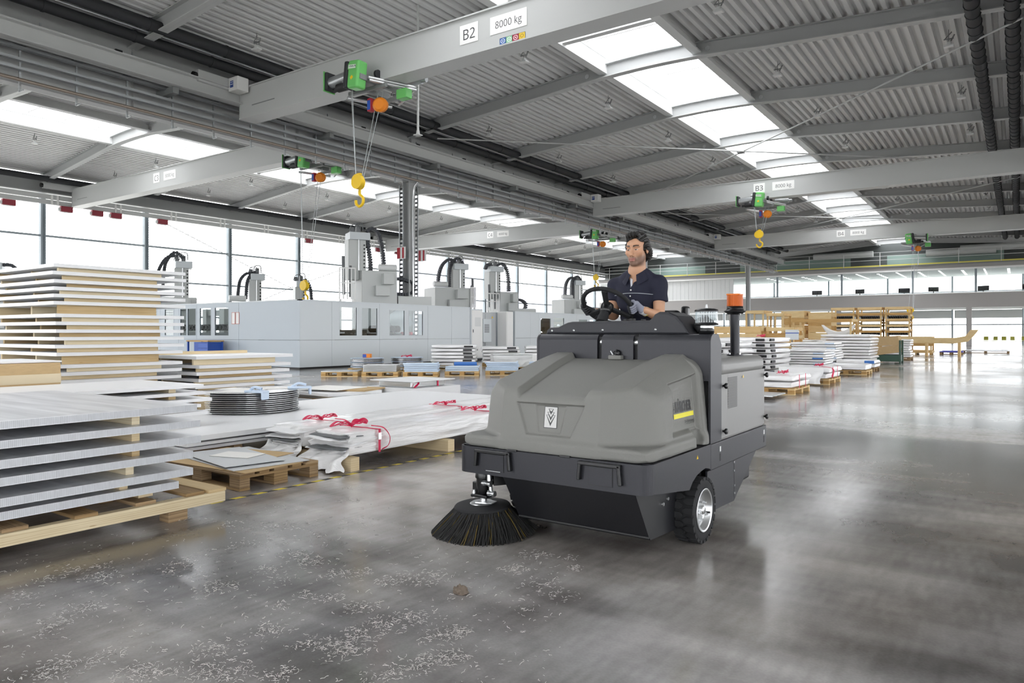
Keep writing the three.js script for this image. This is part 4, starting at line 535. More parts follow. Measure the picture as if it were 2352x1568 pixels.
// small pallet with cut plates
makePallet('euro_pallet', 'worn brown pallet with grey plates, between the foreground stack and bundles', 1.25, 0.82, M.oldWood, '', -5.9, -4.02, 0);
for (const [x, y, z, w, d, r, m, l] of [[-5.86, 0.146, -3.92, 1.2, 0.62, 0.05, M.card, 'brown cardboard sheet lying lowest on the worn pallet'], [-5.9, 0.154, -4.06, 1.15, 0.72, -0.14, M.plate, 'grey metal plate lying askew on the worn pallet'], [-6.05, 0.162, -4.15, 0.85, 0.5, 0.2, M.card, 'cream card sheet under the grey plate at the pallet rear'], [-5.95, 0.17, -4.0, 1.0, 0.55, -0.2, M.plate, 'topmost grey metal plate on the worn pallet'], [-5.95, 0.178, -4.05, 0.42, 0.26, 0.3, M.paper, 'white paper sheet lying on the grey plate']]) { const o = part('cut_plate', rb(w, 0.006, d, 0.002, 0, 0.003, 0), m, scene); o.position.set(x, y, z); o.rotation.y = r; tag(o, l, 'plate', 'plates on the worn pallet'); }

// ---------- goods farther back: middle pallets, right-hand stacks, crates ----------
{
  // low stack of papers and sheets behind the round stack
  makePallet('euro_pallet', 'low grey pallet under loose sheets, right of the round stack', 1.5, 1.3, M.oldWood, '', -10.4, -9.3, 0);
  for (const [x, y, z, w, t, d, r, m, l] of [[-10.4, 0.144, -9.3, 1.5, 0.05, 1.4, 0.05, M.alu, 'thick grey plate pile lowest on the low pallet beside the round stack'], [-10.5, 0.194, -9.2, 1.3, 0.05, 1.2, -0.1, M.sheetWhite, 'white sheet on the grey plates right of the round stack'], [-10.3, 0.246, -9.5, 0.9, 0.03, 0.8, 0.3, M.card, 'card sheet lying turned on the low pallet'], [-10.6, 0.278, -9.2, 1.0, 0.012, 0.9, 0.15, M.paper, 'crumpled white foil topmost on the low pallet']]) { const o = part('loose_sheet', rb(w, t, d, 0.004, 0, t / 2, 0), m, scene); o.position.set(x, y, z); o.rotation.y = r; tag(o, l, 'sheet', 'sheets on the low pallet'); }
  // aluminium sheet block with a strap
  board('pine bearer under the aluminium sheet block', 'bearer', '', -9.3, 0, -10.2, -10.6, 0.05, -10.1, M.pine[0], 'x', 'wooden_bearer'); board('second pine bearer under the aluminium sheet block, farther away', 'bearer', '', -9.3, 0, -11.3, -10.6, 0.05, -11.2, M.pine[1], 'x', 'wooden_bearer');
  [[0.05, 0.08], [0.131, 0.08], [0.212, 0.05]].forEach(([y, t], i) => panelThing(['lowest aluminium block of the strapped pair behind the long sheets', 'middle aluminium block behind the long white sheets', 'upper aluminium block behind the long white sheets'][i], 'aluminium blocks', -9.3, -10.0, -10.6, -11.45, y + t, t, 'thin_sheet'));
  const bk = thing('strapped_block', 'shiny wrapped block with a wide lid and pink strap on the aluminium blocks', 'block', [-9.9, 0.263, -10.7]); part('wrapped_core', rbb(-0.45, 0, -0.5, 0.4, 0.12, 0.5, 0.02), M.alu, bk); part('lid_sheet', rbb(-0.6, 0.12, -0.65, 0.55, 0.135, 0.6, 0.003), M.sheetWhite, bk); part('strap', [bb(0.405, 0, -0.3, 0.41, 0.13, -0.26), ribbon([[0.41, 0.1, 0.3], [0.46, 0.08, 0.35], [0.44, 0.02, 0.42], [0.5, 0.01, 0.5]], 0.04)], M.strap, bk);
  // pallets in the middle distance
  const P = [[-17.0, -15.2, 1.1, 0.8, 'pine pallet with a grey plate, farthest left of the middle pallet row'], [-16.0, -15.9, 1.1, 0.85, 'pine pallet under an aluminium block in the middle pallet row'], [-15.0, -16.6, 1.05, 0.85, 'pine pallet under blue-edged sheets in the middle pallet row'], [-14.2, -17.6, 1.05, 0.85, 'pine pallet under blue film rolls in the middle pallet row'], [-13.4, -18.6, 1.05, 0.85, 'pine pallet at the right of the middle pallet row beside the sweeper'], [-12.6, -19.8, 1.05, 0.85, 'pine pallet mostly hidden behind the sweeper hood']];
  P.forEach(([x, z, L, W, l], i) => makePallet('euro_pallet', l, L, W, M.pine, '', x, z, 0.62));
  const pt = (i, dx, dz) => [P[i][0] + dx, 0.144, P[i][1] + dz];
  const pb = (name, label, cat, group, [x, y, z], w, h, d, m, r = 0.62) => { const g = thing(name, label, cat, [x, y, z], r, group); part('body', rb(w, h, d, 0.008, 0, h / 2, 0), m, g); return g; };
  pb('cut_plate', 'flat grey plate on the leftmost middle pallet', 'plate', '', pt(0, 0, 0), 1.1, 0.03, 0.8, M.alu); const ab = pb('aluminium_block', 'bare aluminium block on the second middle pallet', 'block', '', pt(1, 0, 0), 1.0, 0.2, 0.8, M.alu); part('top_sheet', rb(1.0, 0.006, 0.8, 0.002, 0, 0.203, 0), M.sheetWhite, ab);
  const blueStack = (i, n, label, dx = 0) => { for (let j = 0; j < n; j++) { const g = thing('film_edged_sheet', ORD[n - 1 - j] + ' blue-edged sheet ' + label, 'sheet', [P[i][0] + dx + rr(-0.03, 0.03), 0.144 + j * 0.055, P[i][1] + rr(-0.03, 0.03)], 0.62 + rr(-0.04, 0.04), 'blue-edged sheets ' + label); part('sheet', rb(1.0, 0.03, 0.8, 0.004, 0, 0.015, 0), M.sheetWhite, g); part('foam_edge', [rb(1.02, 0.05, 0.05, 0.012, 0, 0.026, 0.39), rb(0.05, 0.05, 0.7, 0.012, 0.49, 0.026, 0)], j === 3 && i === 3 ? M.blueStrap : M.foam, g); } };
  blueStack(2, 5, 'on the third middle pallet'); blueStack(3, 3, 'on the fourth middle pallet, before the wrapped bale'); blueStack(4, 5, 'on the fifth middle pallet beside the hood'); blueStack(5, 5, 'on the pallet hidden behind the hood');
  const roll = thing('film_roll', 'blue film roll lying on top of the fourth middle pallet', 'roll', [-14.0, 0.31, -17.5], 0.62); part('roll_body', rod([-0.35, 0.06, 0.1], [0.35, 0.06, 0.1], 0.06), M.blueStrap, roll); part('roll_core', rod([-0.37, 0.06, 0.1], [0.37, 0.06, 0.1], 0.025), M.card, roll);
  // dark coiled round stacks before the enclosure
  for (const [x, z, l] of [[-18.0, -17.2, 'left dark round stack before the enclosure'], [-17.4, -18.5, 'right dark round stack before the enclosure']]) {
    makePallet('euro_pallet', 'pine pallet under the ' + l, 1.1, 1.0, M.pine, '', x, z, 0.62);
    for (let j = 0; j < 10; j++) { const g = thing('curved_sheet', ORD[9 - j] + ' dark sheet of the ' + l, 'panel', [x, 0.144 + j * 0.034, z], 0.62, 'panels of the ' + l); part('sheet', cylY(0.56, 0.56, 0.012, 0, 0.024, 0, 0, 0, 0, 28), j % 4 === 1 ? M.foam : M.alu, g); part('spacer_ring', cylY(0.5, 0.5, 0.017, 0, 0.009, 0, 0, 0, 0, 24), M.duct, g); }
  }
  const rg = thing('red_strap', 'crumpled red strap on the right dark round stack', 'strap', [-17.4, 0.486, -18.5]); bow(rg, 0.0, 0, 0, 1.2); const bx2 = thing('small_box', 'small orange and blue box on the left dark round stack', 'box', [-18.0, 0.486, -17.2], 0.4); part('carton', rb(0.26, 0.13, 0.16, 0.008, 0, 0.065, 0), M.orange, bx2); part('label_side', bb(-0.13, 0.01, 0.08, 0, 0.12, 0.083), M.blue, bx2);
}
// stacks of white wrapped profiles: each layer is one wrapped panel with dark tube ends
const wrapVariants = [1, 2, 3].map((s) => wrapG(1, 0.1, 1, 0.022, 700 + s * 31, 10, 3, 12));
function wrapStack(name, x, z, w, d, n, h, y0, turn, o = {}) {
  for (let j = 0; j < n; j++) {
    const g = thing('wrapped_sheet', ORD[n - 1 - j] + ' white layer of the ' + name, 'panel', [x + rr(-0.04, 0.04), y0 + j * h, z + rr(-0.04, 0.04)], turn + rr(-0.02, 0.02), 'wrapped panels of the ' + name);
    part('film_wrap', place(wrapVariants[j % 3].clone().scale(w, h / 0.1 * 0.9, d), 0, h / 2, 0), M.film, g);
    if (o.ends) part('dark_tube_end', [rbb(w / 2 - 0.12, h * 0.3, d / 2 - 0.02, w / 2 - 0.12 - o.ends, h * 0.78, d / 2 + 0.03, 0.01)].concat(o.ends2 ? [rbb(w / 2 - 0.02, h * 0.3, d / 2 - 0.1, w / 2 + 0.03, h * 0.78, d / 2 - 0.45, 0.01)] : []), M.black, g);
    if (o.blue && j % 2) part('foam_edge', rbb(w / 2 - 0.3, 0.01, d / 2 - 0.01, w / 2, h - 0.02, d / 2 + 0.04, 0.01), o.blue === 2 && j % 4 === 1 ? M.blueStrap : M.foam, g);
  }
}
{
  const P2 = M.pine, O2 = M.oldWood;
  // behind the middle pallets
  for (const [nm, x, z, w, d, n, h, o] of [['tube stack behind the round stacks', -17.0, -20.6, 1.6, 1.6, 6, 0.125, { ends: 0.32 }], ['second tube stack behind the round stacks', -16.9, -23.4, 1.5, 1.5, 5, 0.13, { ends: 0.35 }], ['third tube stack left of the sweeper cover', -15.6, -24.6, 1.6, 1.6, 5, 0.135, { ends: 0.4 }], ['fourth tube stack left of the sweeper cover', -14.6, -26.6, 1.6, 1.6, 6, 0.12, { ends: 0.4 }], ['plate stack hidden behind the sweeper cover', -13.2, -28.4, 1.8, 1.6, 7, 0.1, {}]]) { makePallet('euro_pallet', 'pine pallet under the ' + nm, w, d * 0.8, P2, '', x, z, 0.62); wrapStack(nm, x, z, w, d, n, h, 0.144, 0.62, o); }
  makePallet('euro_pallet', 'pine pallet under the wide wrapped bale', 2.0, 1.1, P2, '', -14.3, -21.0, 0.75); const bale = thing('wrapped_bale', 'wide paper-wrapped bale with a pale band near the sweeper hood', 'bale', [-14.3, 0.144, -21.0], 0.75); part('wrap', place(wrapG(2.1, 0.42, 1.1, 0.05, 801, 26, 8, 14), 0, 0.21, 0), M.offwhite, bale); part('band', rb(0.3, 0.44, 1.14, 0.03, 0.45, 0.215, 0), M.white, bale); part('top_sheet', rb(1.9, 0.02, 1.0, 0.005, -0.1, 0.44, 0), M.sheetEdge, bale);
  // right-hand row: edge line at about X = -3.8
  const rows = [
    ['low strapped bundle nearest behind the sweeper', -4.5, -16.6, 1.25, 1.6, 2, 0.14, {}, P2, 1], ['low bow-tied bundle with a film skirt', -4.55, -20.4, 1.2, 1.7, 2, 0.15, {}, P2, 2],
    ['low white pack on a pine frame', -4.5, -25.4, 1.2, 1.3, 1, 0.2, {}, P2, 0], ['blue-edged pack beside the white pack', -4.6, -27.6, 1.2, 1.3, 2, 0.13, { blue: 2 }, O2, 0],
    ['waist-high tube stack right behind the engine cover', -6.5, -15.6, 1.6, 2.2, 6, 0.15, { ends: 0.24, ends2: 1 }, P2, 0], ['second tube stack behind the engine cover', -6.6, -18.4, 1.6, 2.2, 6, 0.16, { ends: 0.24, ends2: 1 }, P2, 0], ['third tube stack with a red bow on top', -6.4, -21.4, 1.6, 2.2, 7, 0.15, { ends: 0.24, ends2: 1 }, P2, 3],
    ['curved grey sheet stack with blue corners', -5.4, -23.8, 1.3, 1.5, 9, 0.075, { blue: 2 }, O2, 0], ['blue-cornered mixed stack', -6.0, -27.9, 1.5, 1.5, 10, 0.085, { blue: 1 }, O2, 0], ['tall white sheet stack', -5.9, -33.5, 1.9, 2.2, 9, 0.125, {}, P2, 0],
    ['rear white stack behind the tube stacks', -9.6, -24.0, 2.4, 2.4, 6, 0.13, {}, P2, 0], ['rear white stack with a sign before it', -9.2, -28.2, 2.4, 2.0, 6, 0.14, {}, P2, 0], ['rear white stack beside the blue-cornered stack', -8.4, -34.6, 2.2, 2.2, 7, 0.125, {}, P2, 0], ['small dark-spaced stack at the end of the row', -4.9, -40.2, 1.2, 1.2, 8, 0.11, {}, O2, 0],
  ];
  for (const [nm, x, z, w, d, n, h, o, wood, deco] of rows) {
    makePallet('euro_pallet', 'pallet under the ' + nm, w, d * 0.85, wood, '', x, z, 0); wrapStack(nm, x, z, w, d, n, h, 0.144, 0, o); const top = 0.144 + n * h;
    if (deco) { const g = thing('pink_strap', (deco === 3 ? 'red bow on the ' : 'pink strap round the ') + nm, 'strap', [x, top, z + d * 0.2]); bow(g, 0.012, 0, w * 0.25, 1.2); if (deco < 3) part('strap_loop', [0.15, -0.4].map((q) => bb(w / 2 + 0.045, -n * h, q - 0.02, w / 2 + 0.05, 0.01, q + 0.02)), M.strap, g); if (deco === 2) part('strap_loop', [ribbon([[w * 0.3, 0.01, 0.1], [w / 2 + 0.06, -0.05, 0.2], [w / 2 + 0.06, -0.25, 0.3]], 0.05)], M.strap, g); }
  }
  const sk = new THREE.PlaneGeometry(1.1, 0.5, 20, 12), p = sk.attributes.position; for (let i = 0; i < p.count; i++) { const u = p.getX(i), v = 0.25 - p.getY(i); p.setXYZ(i, u + 0.03 * Math.sin(v * 12), 0.44 - v * 0.8, 0.02 + v * 0.5 + 0.05 * Math.sin(u * 14 + v * 3) * v * 2); } sk.computeVertexNormals();
  const fs = part('film_skirt', sk, M.film, scene); fs.position.set(-4.6, 0, -19.5); tag(fs, 'white film skirt hanging to the floor from the bow-tied bundle', 'film');
  const sheet = thing('thin_sheet', 'bare light plate lying on the floor by the nearest right-hand pallet', 'panel', [-4.3, 0, -15.0]); part('core', rbb(-0.8, 0.06, -0.5, 0.35, 0.085, 0.5, 0.004), M.alu, sheet); part('bearer', [bb(-0.7, 0, -0.4, 0.2, 0.06, -0.3)], M.oldWood[0], sheet, { grain: 'x' });
  const sg = thing('stand_sign', 'grey stand sign with a blue line among the white stacks', 'sign', [-7.4, 0, -30.0], 0.3); part('pole', rod([0, 0, 0], [0, 1.25, 0], 0.02), M.machineDark, sg); part('sign_board', bb(-0.25, 1.05, 0.02, 0.25, 1.45, 0.04), M.encl, sg); part('blue_line', bb(-0.25, 1.3, 0.04, 0.25, 1.335, 0.045), M.blue, sg); part('foot', rb(0.4, 0.02, 0.4, 0.008, 0, 0.01, 0), M.machineDark, sg);
  // wooden crates
  function crate(name, label, x, z, w, h, d, y, slatsF, open, turn = 0, filler) {
    const g = thing(name, label, 'crate', [x, y, z], turn); const t = 0.05; let n = 0; const wm = () => M.pine[n++ % 3];
    for (const sx of [-1, 1]) for (const sz of [-1, 1]) part('post', rb(0.09, h, 0.09, 0.005, sx * (w / 2 - 0.045), h / 2, sz * (d / 2 - 0.045), 0, 0, 0, 1), wm(), g, { grain: 'y' });
    for (const sz of [-1, 1]) for (let i = 0; i < slatsF; i++) { const hh = open ? 0.16 : h / slatsF - 0.015, yy = open ? (slatsF > 1 ? i / (slatsF - 1) * (h - hh) + hh / 2 : h - hh / 2) : (i + 0.5) * h / slatsF; part('slat', rb(w + 0.02, hh, 0.03, 0.004, 0, yy, sz * (d / 2 + 0.012), 0, 0, 0, 1), wm(), g, { grain: 'x', ou: i * 1.1 + sz }); }
    for (const sx of [-1, 1]) for (let i = 0; i < Math.max(2, slatsF - 1); i++) { const m = Math.max(2, slatsF - 1), hh = open ? 0.14 : h / m * 0.55; part('slat', rb(0.03, hh, d, 0.004, sx * (w / 2 + 0.012), i / (m - 1) * (h - hh) + hh / 2, 0, 0, 0, 0, 1), wm(), g, { grain: 'z', ou: i + sx }); }
    part('bottom_board', rb(w, 0.05, d, 0.004, 0, 0.05, 0, 0, 0, 0, 1), wm(), g, { grain: 'x' }); for (const sx of [-1, 0, 1]) part('runner', rb(0.1, 0.1, d, 0.004, sx * (w / 2 - 0.08), -0.05, 0, 0, 0, 0, 1), wm(), g, { grain: 'z' });
    if (filler) { part('filler_shelf', [0.3, 0.55, 0.8].map((q) => bb(-w / 2 + 0.1, h * q - 0.02, -d / 2 + 0.1, w / 2 - 0.1, h * q, d / 2 - 0.1)), M.pine[1], g); for (const q of [0.32, 0.57, 0.1]) for (let i = 0; i < 9; i++) part('stored_part', rb(w / 9 * 0.5, h * 0.14, d * 0.7, 0.02, -w / 2 + 0.14 + (i + 0.5) * (w - 0.28) / 9, h * q + h * 0.08, 0, 0, 0, 0.35), M.duct, g); }
    return g;
  }
  crate('wooden_crate', 'big boarded pine crate right of the beacon pole', -9.75, -31.2, 1.95, 1.5, 1.4, 0.1, 5, false); crate('wooden_crate', 'open pine frame crate beside the big boarded crate', -8.1, -31.6, 1.1, 1.45, 1.4, 0.1, 6, true); crate('wooden_crate', 'tall open pine frame crate standing behind the boarded crate', -11.9, -41, 1.0, 2.45, 1.6, 0.1, 3, true); crate('wooden_crate', 'second tall open frame crate, right of the first', -10.85, -41.2, 0.9, 2.3, 1.6, 0.1, 3, true);
  crate('wooden_crate', 'boarded crate in the back behind the open frames', -11.6, -48, 1.35, 2.6, 1.6, 0.1, 6, false); crate('wooden_crate', 'second boarded crate in the back, beside the tall racks', -10.1, -48.4, 1.3, 2.5, 1.6, 0.1, 6, false);
  const cf = crate('wooden_crate', 'open pine frame holding a white curved part', -8.45, -41.0, 2.9, 1.95, 1.6, 0.1, 1, true); 
  const cv = thing('curved_part', 'white curved moulded part lying in the open pine frame', 'part', [-7.75, 0.9, -40.9]); { const a = []; for (let i = 0; i <= 20; i++) { const t = -1 + 2 * i / 20; a.push([t * 0.62, 0.45 * t * t + 0.1]); } for (let i = 20; i >= 0; i--) { const t = -1 + 2 * i / 20; a.push([t * 0.78, 0.5 * t * t + 0.5 - 0.15 * t * t]); } part('shell', place(ext(a.map(([x, y]) => [x, y]), 0.6, { bevel: 0.04 }), 0, 0, -0.3), M.white, cv); }
  const s0 = [['left', -9.85, -54], ['middle', -8.2, -54.1], ['right', -6.55, -54.2]]; for (const [l, x, z] of s0) crate('storage_crate', l + ' of the three tall crates filled with rows of dark parts', x, z, 1.45, 2.1, 1.3, 0.95, 6, true, 0, true); for (const [l, x, z] of s0) crate('storage_crate', 'low crate under the ' + l + ' tall crate', x, z, 1.55, 0.75, 1.4, 0.1, 3, true, 0, false);
  crate('wooden_crate', 'low long pine crate right of the tall crates', -5.2, -51.5, 1.7, 1.0, 1.4, 0.1, 3, true);
  const beam = thing('shaped_beam', 'long pine-coloured shaped beam with an upturned right end', 'beam', [-3.9, 1.15, -47.2], -0.1); part('beam_body', place(ext([[-2.2, -0.1], [1.0, -0.1], [1.5, 0.0], [1.75, 0.35], [2.1, 0.35], [1.9, 0.05], [1.6, -0.3], [0.9, -0.42], [-2.2, -0.4]], 0.25, { bevel: 0.01 }), 0, 0, -0.12), M.pine[0], beam, { grain: 'x' }); for (const x of [-1.9, -0.4, 1.2]) part('support', rb(0.12, 0.8, 0.3, 0.005, x, -0.75, 0), M.pine[1], beam, { grain: 'y' });
  const bk2 = thing('cardboard_stack', 'brown cardboard packs at the end of the white stack', 'cardboard', [-4.9, 0, -36.4]); part('upper_pack', rb(1.1, 0.4, 1.0, 0.01, 0, 0.95, 0, 0, 0, 0.1), M.card, bk2); part('lower_pack', rb(1.1, 0.35, 1.0, 0.01, 0, 0.55, 0, 0, 0, 0.16), M.card, bk2); part('green_frame', [rb(0.08, 1.0, 0.08, 0.01, 0.6, 0.5, 0.4), rb(0.08, 1.0, 0.08, 0.01, 0.6, 0.5, -0.4), rb(1.2, 0.3, 0.9, 0.02, 0, 0.2, 0)], mat(0x3b5a4c, 0.5), bk2);
  for (const [x, z, w, l, m] of [[-3.4, -52, 1.2, 'blue plates on a low pallet in the far row', mat(0x5d63c0, 0.5)], [-1.8, -57, 2.6, 'long light plates on a low far pallet', M.alu], [1.4, -60, 2.2, 'grey plates on the farthest low pallet', M.alu], [4.2, -62, 2.4, 'grey plates on a low pallet at the right edge', M.alu]]) { makePallet('euro_pallet', 'low pallet under the ' + l, w, 1.0, O2, '', x, z, 0); const g = thing('plate_stack', l, 'plates', [x, 0.144, z]); part('plates', [rb(w * 1.02, 0.05, 1.1, 0.004, 0, 0.025, 0), rb(w * 0.9, 0.04, 0.9, 0.004, 0.05, 0.07, 0, 0, 0.05, 0)], m, g); }
  // far canteen chairs and office monitors
  const ch = thing('canteen_chair', 'yellow-green chair by the far glass front, first from the left', 'chair', [-3.0, 0, -96], 0); part('seat', rb(0.46, 0.05, 0.46, 0.02, 0, 0.46, 0), mat(0xa9a83c, 0.5), ch); part('backrest', rb(0.44, 0.42, 0.05, 0.02, 0, 0.75, -0.22, -0.1, 0, 0), mat(0xa9a83c, 0.5), ch); for (const sx of [-1, 1]) for (const sz of [-1, 1]) part('leg', rod([sx * 0.19, 0, sz * 0.2], [sx * 0.17, 0.45, sz * 0.17], 0.013), M.zinc, ch);
  ['second', 'third', 'fourth', 'fifth', 'sixth', 'seventh', 'eighth'].forEach((o, i) => dup(ch, [-2.2 + i * 0.85 + (i > 3 ? 2 : 0), 0, -96 + (i % 2) * 0.4], (i % 3) * 0.4 - 0.4, 'yellow-green chair by the far glass front, ' + o + ' from the left'));
  const mo = thing('office_monitor', 'dark monitor on the office sill, first from the left', 'monitor', [-19, 5.52, -88.2], 0); part('screen', rb(1.1, 0.5, 0.06, 0.02, 0, 0.42, 0), M.black, mo); part('stand', [rb(0.08, 0.25, 0.05, 0.01, 0, 0.14, 0), rb(0.4, 0.03, 0.25, 0.01, 0, 0.015, 0)], M.black, mo);
  ['second', 'third', 'fourth', 'fifth', 'sixth', 'seventh'].forEach((o, i) => dup(mo, [[-14.5, -10.2, -7.4, -3.0, 0.8, 3.6][i], 5.52, -88.2 - (i % 2) * 0.5], (i % 3) * 0.5 - 0.4, 'dark monitor on the office sill, ' + o + ' from the left'));
}

// ---------- ride-on sweeper ----------
// smooth surfaces from distance functions (surface nets)
const smin = (a, b, k) => { const h = Math.max(k - Math.abs(a - b), 0) / k; return Math.min(a, b) - h * h * k * 0.25; }, smax = (a, b, k) => -smin(-a, -b, k);
const capD = (x, y, z, a, b, ra, rbb_) => { const bx_ = b[0] - a[0], by = b[1] - a[1], bz = b[2] - a[2], px = x - a[0], py = y - a[1], pz = z - a[2], t = clamp((px * bx_ + py * by + pz * bz) / (bx_ * bx_ + by * by + bz * bz), 0, 1); return Math.hypot(px - bx_ * t, py - by * t, pz - bz * t) - lerp(ra, rbb_, t); };
const ellD = (x, y, z, c, r) => { const a = (x - c[0]) / r[0], b = (y - c[1]) / r[1], d = (z - c[2]) / r[2], k0 = Math.hypot(a, b, d), k1 = Math.hypot(a / r[0], b / r[1], d / r[2]); return k1 < 1e-9 ? -Math.min(...r) : k0 * (k0 - 1) / k1; };
const boxD = (x, y, z, c, h, r) => { const a = Math.abs(x - c[0]) - h[0] + r, b = Math.abs(y - c[1]) - h[1] + r, d = Math.abs(z - c[2]) - h[2] + r; return Math.hypot(Math.max(a, 0), Math.max(b, 0), Math.max(d, 0)) + Math.min(Math.max(a, b, d), 0) - r; };
function nets(lo, hi, cell, sdf, colorFn) {
  const n = [0, 1, 2].map((i) => Math.ceil((hi[i] - lo[i]) / cell) + 1), [nx, ny, nz] = n, f = new Float32Array(nx * ny * nz), id = (i, j, k) => (k * ny + j) * nx + i;
  for (let k = 0; k < nz; k++) for (let j = 0; j < ny; j++) for (let i = 0; i < nx; i++) f[id(i, j, k)] = sdf(lo[0] + i * cell, lo[1] + j * cell, lo[2] + k * cell);
  const vi = new Int32Array(nx * ny * nz).fill(-1), pos = [], idx = [], E = [[0, 1], [2, 3], [4, 5], [6, 7], [0, 2], [1, 3], [4, 6], [5, 7], [0, 4], [1, 5], [2, 6], [3, 7]];
  for (let k = 0; k < nz - 1; k++) for (let j = 0; j < ny - 1; j++) for (let i = 0; i < nx - 1; i++) {
    const v = []; let m = 0; for (let c = 0; c < 8; c++) { v.push(f[id(i + (c & 1), j + ((c >> 1) & 1), k + (c >> 2))]); if (v[c] < 0) m |= 1 << c; } if (m === 0 || m === 255) continue;
    let sx = 0, sy = 0, sz = 0, q = 0; for (const [a, b] of E) { if ((v[a] < 0) === (v[b] < 0)) continue; const t = v[a] / (v[a] - v[b]); sx += lerp(a & 1, b & 1, t); sy += lerp((a >> 1) & 1, (b >> 1) & 1, t); sz += lerp(a >> 2, b >> 2, t); q++; }
    vi[id(i, j, k)] = pos.length / 3; pos.push(lo[0] + (i + sx / q) * cell, lo[1] + (j + sy / q) * cell, lo[2] + (k + sz / q) * cell);
  }
  const quad = (a, b, c, d, flip) => { if (a < 0 || b < 0 || c < 0 || d < 0) return; flip ? idx.push(a, c, b, a, d, c) : idx.push(a, b, c, a, c, d); };
  for (let k = 1; k < nz - 1; k++) for (let j = 1; j < ny - 1; j++) for (let i = 1; i < nx - 1; i++) {
    const s = f[id(i, j, k)] < 0;
    if (s !== f[id(i + 1, j, k)] < 0) quad(vi[id(i, j - 1, k - 1)], vi[id(i, j, k - 1)], vi[id(i, j, k)], vi[id(i, j - 1, k)], !s);
    if (s !== f[id(i, j + 1, k)] < 0) quad(vi[id(i - 1, j, k - 1)], vi[id(i - 1, j, k)], vi[id(i, j, k)], vi[id(i, j, k - 1)], !s);
    if (s !== f[id(i, j, k + 1)] < 0) quad(vi[id(i - 1, j - 1, k)], vi[id(i, j - 1, k)], vi[id(i, j, k)], vi[id(i - 1, j, k)], !s);
  }
  const g = new THREE.BufferGeometry(); g.setAttribute('position', new THREE.Float32BufferAttribute(pos, 3)); g.setIndex(idx);
  const e = cell * 0.5, nr = new Float32Array(pos.length); for (let i = 0; i < pos.length; i += 3) { const [x, y, z] = [pos[i], pos[i + 1], pos[i + 2]]; const a = sdf(x + e, y, z) - sdf(x - e, y, z), b = sdf(x, y + e, z) - sdf(x, y - e, z), c = sdf(x, y, z + e) - sdf(x, y, z - e), l = Math.hypot(a, b, c) || 1; nr[i] = a / l; nr[i + 1] = b / l; nr[i + 2] = c / l; }
  g.setAttribute('normal', new THREE.BufferAttribute(nr, 3));
  if (colorFn) { const c = new Float32Array(pos.length); for (let i = 0; i < pos.length; i += 3) { const q = colorFn(pos[i], pos[i + 1], pos[i + 2], nr[i], nr[i + 1], nr[i + 2]); c[i] = q[0]; c[i + 1] = q[1]; c[i + 2] = q[2]; } g.setAttribute('color', new THREE.BufferAttribute(c, 3)); }
  return g;
}
const SW = [-2.298, 0, -3.616];
const sw = thing('ride_on_sweeper', 'large grey and black ride-on sweeper with an amber beacon and round front broom', 'sweeper', SW, 0);
const grain = dataTex(256, 256, (u, v) => [255 * (0.5 * fbm(u, v, 40, 40, 2, 401) + 0.5 * hash2(u * 256 | 0, v * 256 | 0, 5))], 0.12, 0.12, false);
M.hood = mat(0x7b7b77, 0.5, 0, { bumpMap: grain, bumpScale: 0.0012 }); M.sheetGrey = mat(0x868684, 0.42); M.anth = mat(0x27282e, 0.4, 0.15, { bumpMap: grain, bumpScale: 0.0004 }); M.plast = mat(0x2e2f34, 0.5, 0, { bumpMap: grain, bumpScale: 0.0008 }); M.hopper = mat(0x1a1b1f, 0.42); M.blackGloss = mat(0x17181a, 0.3);
const trapD = (x, y, y0, y1, w0, w1, xx) => { const t = clamp((y - y0) / (y1 - y0), 0, 1); return Math.max(Math.abs(x) - lerp(w0, w1, t), y0 - y, y - y1); };
function hoodD(x, y, z) {
  const ax = Math.abs(x), o = Math.max(0, ax - 0.34), zf = -0.028 - 0.66 * o - 0.35 * o * o - (y - 0.65) * 0.13;
  const yt0 = 0.955 + 0.255 * (-z - 0.1) - 0.10 * Math.max(0, -z - 0.5) ** 2, rec = 0.042 * sstep(0.016, -0.016, ax - lerp(0.235, 0.345, clamp((-z - 0.08) / 0.87, 0, 1))), out = Math.max(0, ax - 0.485);
  const yt = yt0 + 0.022 - rec - 0.8 * out - 0.5 * out * out;
  let body = smax(smax((z - zf) * 0.93, ax - (0.632 - (y - 0.66) * 0.09), 0.075), (y - yt) * 0.95, 0.042);
  body = Math.max(body, -0.945 - z);
  // shallow relief: front panel, emblem field, side panel
  const front = sstep(-0.26, -0.16, z);
  body += 0.015 * front * sstep(0.006, -0.006, trapD(x, y, 0.7, 0.885, 0.152, 0.235)) + 0.008 * front * sstep(0.006, -0.006, trapD(x, y, 0.715, 0.875, 0.075, 0.105));
  const zs = -z - 0.452 - (y - 0.8) * 0.2, sideP = Math.min(sstep(-0.012, 0.012, zs), sstep(0.012, -0.012, -z - 0.875), sstep(0.69, 0.715, y), sstep(0.012, -0.012, y - 1.01 - (-z - 0.6) * 0.12)) * sstep(0.5, 0.56, ax);
  body += 0.036 * sideP;
  const fl = sstep(-0.885, -0.9, z) * sstep(0.5, 0.57, ax); body -= 0.016 * fl;
  let lip = boxD(x, y, z, [0, 0.63, -0.48], [0.655, 0.037, 0.468], 0.022);
  lip = smax(lip, (ax + z * 0.9 - 0.61) * 0.74, 0.06);
  let d = smin(body, lip, 0.035);
  d = Math.max(d, 0.594 - y);
  d = smax(d, -boxD(ax, y, z, [0.66, 0.655, -0.81], [0.07, 0.055, 0.07], 0.03), 0.02);
  return d;
}
part('hood', nets([-0.68, 0.585, -0.965], [0.68, 1.21, 0.01], 0.0068, hoodD), M.hood, sw);
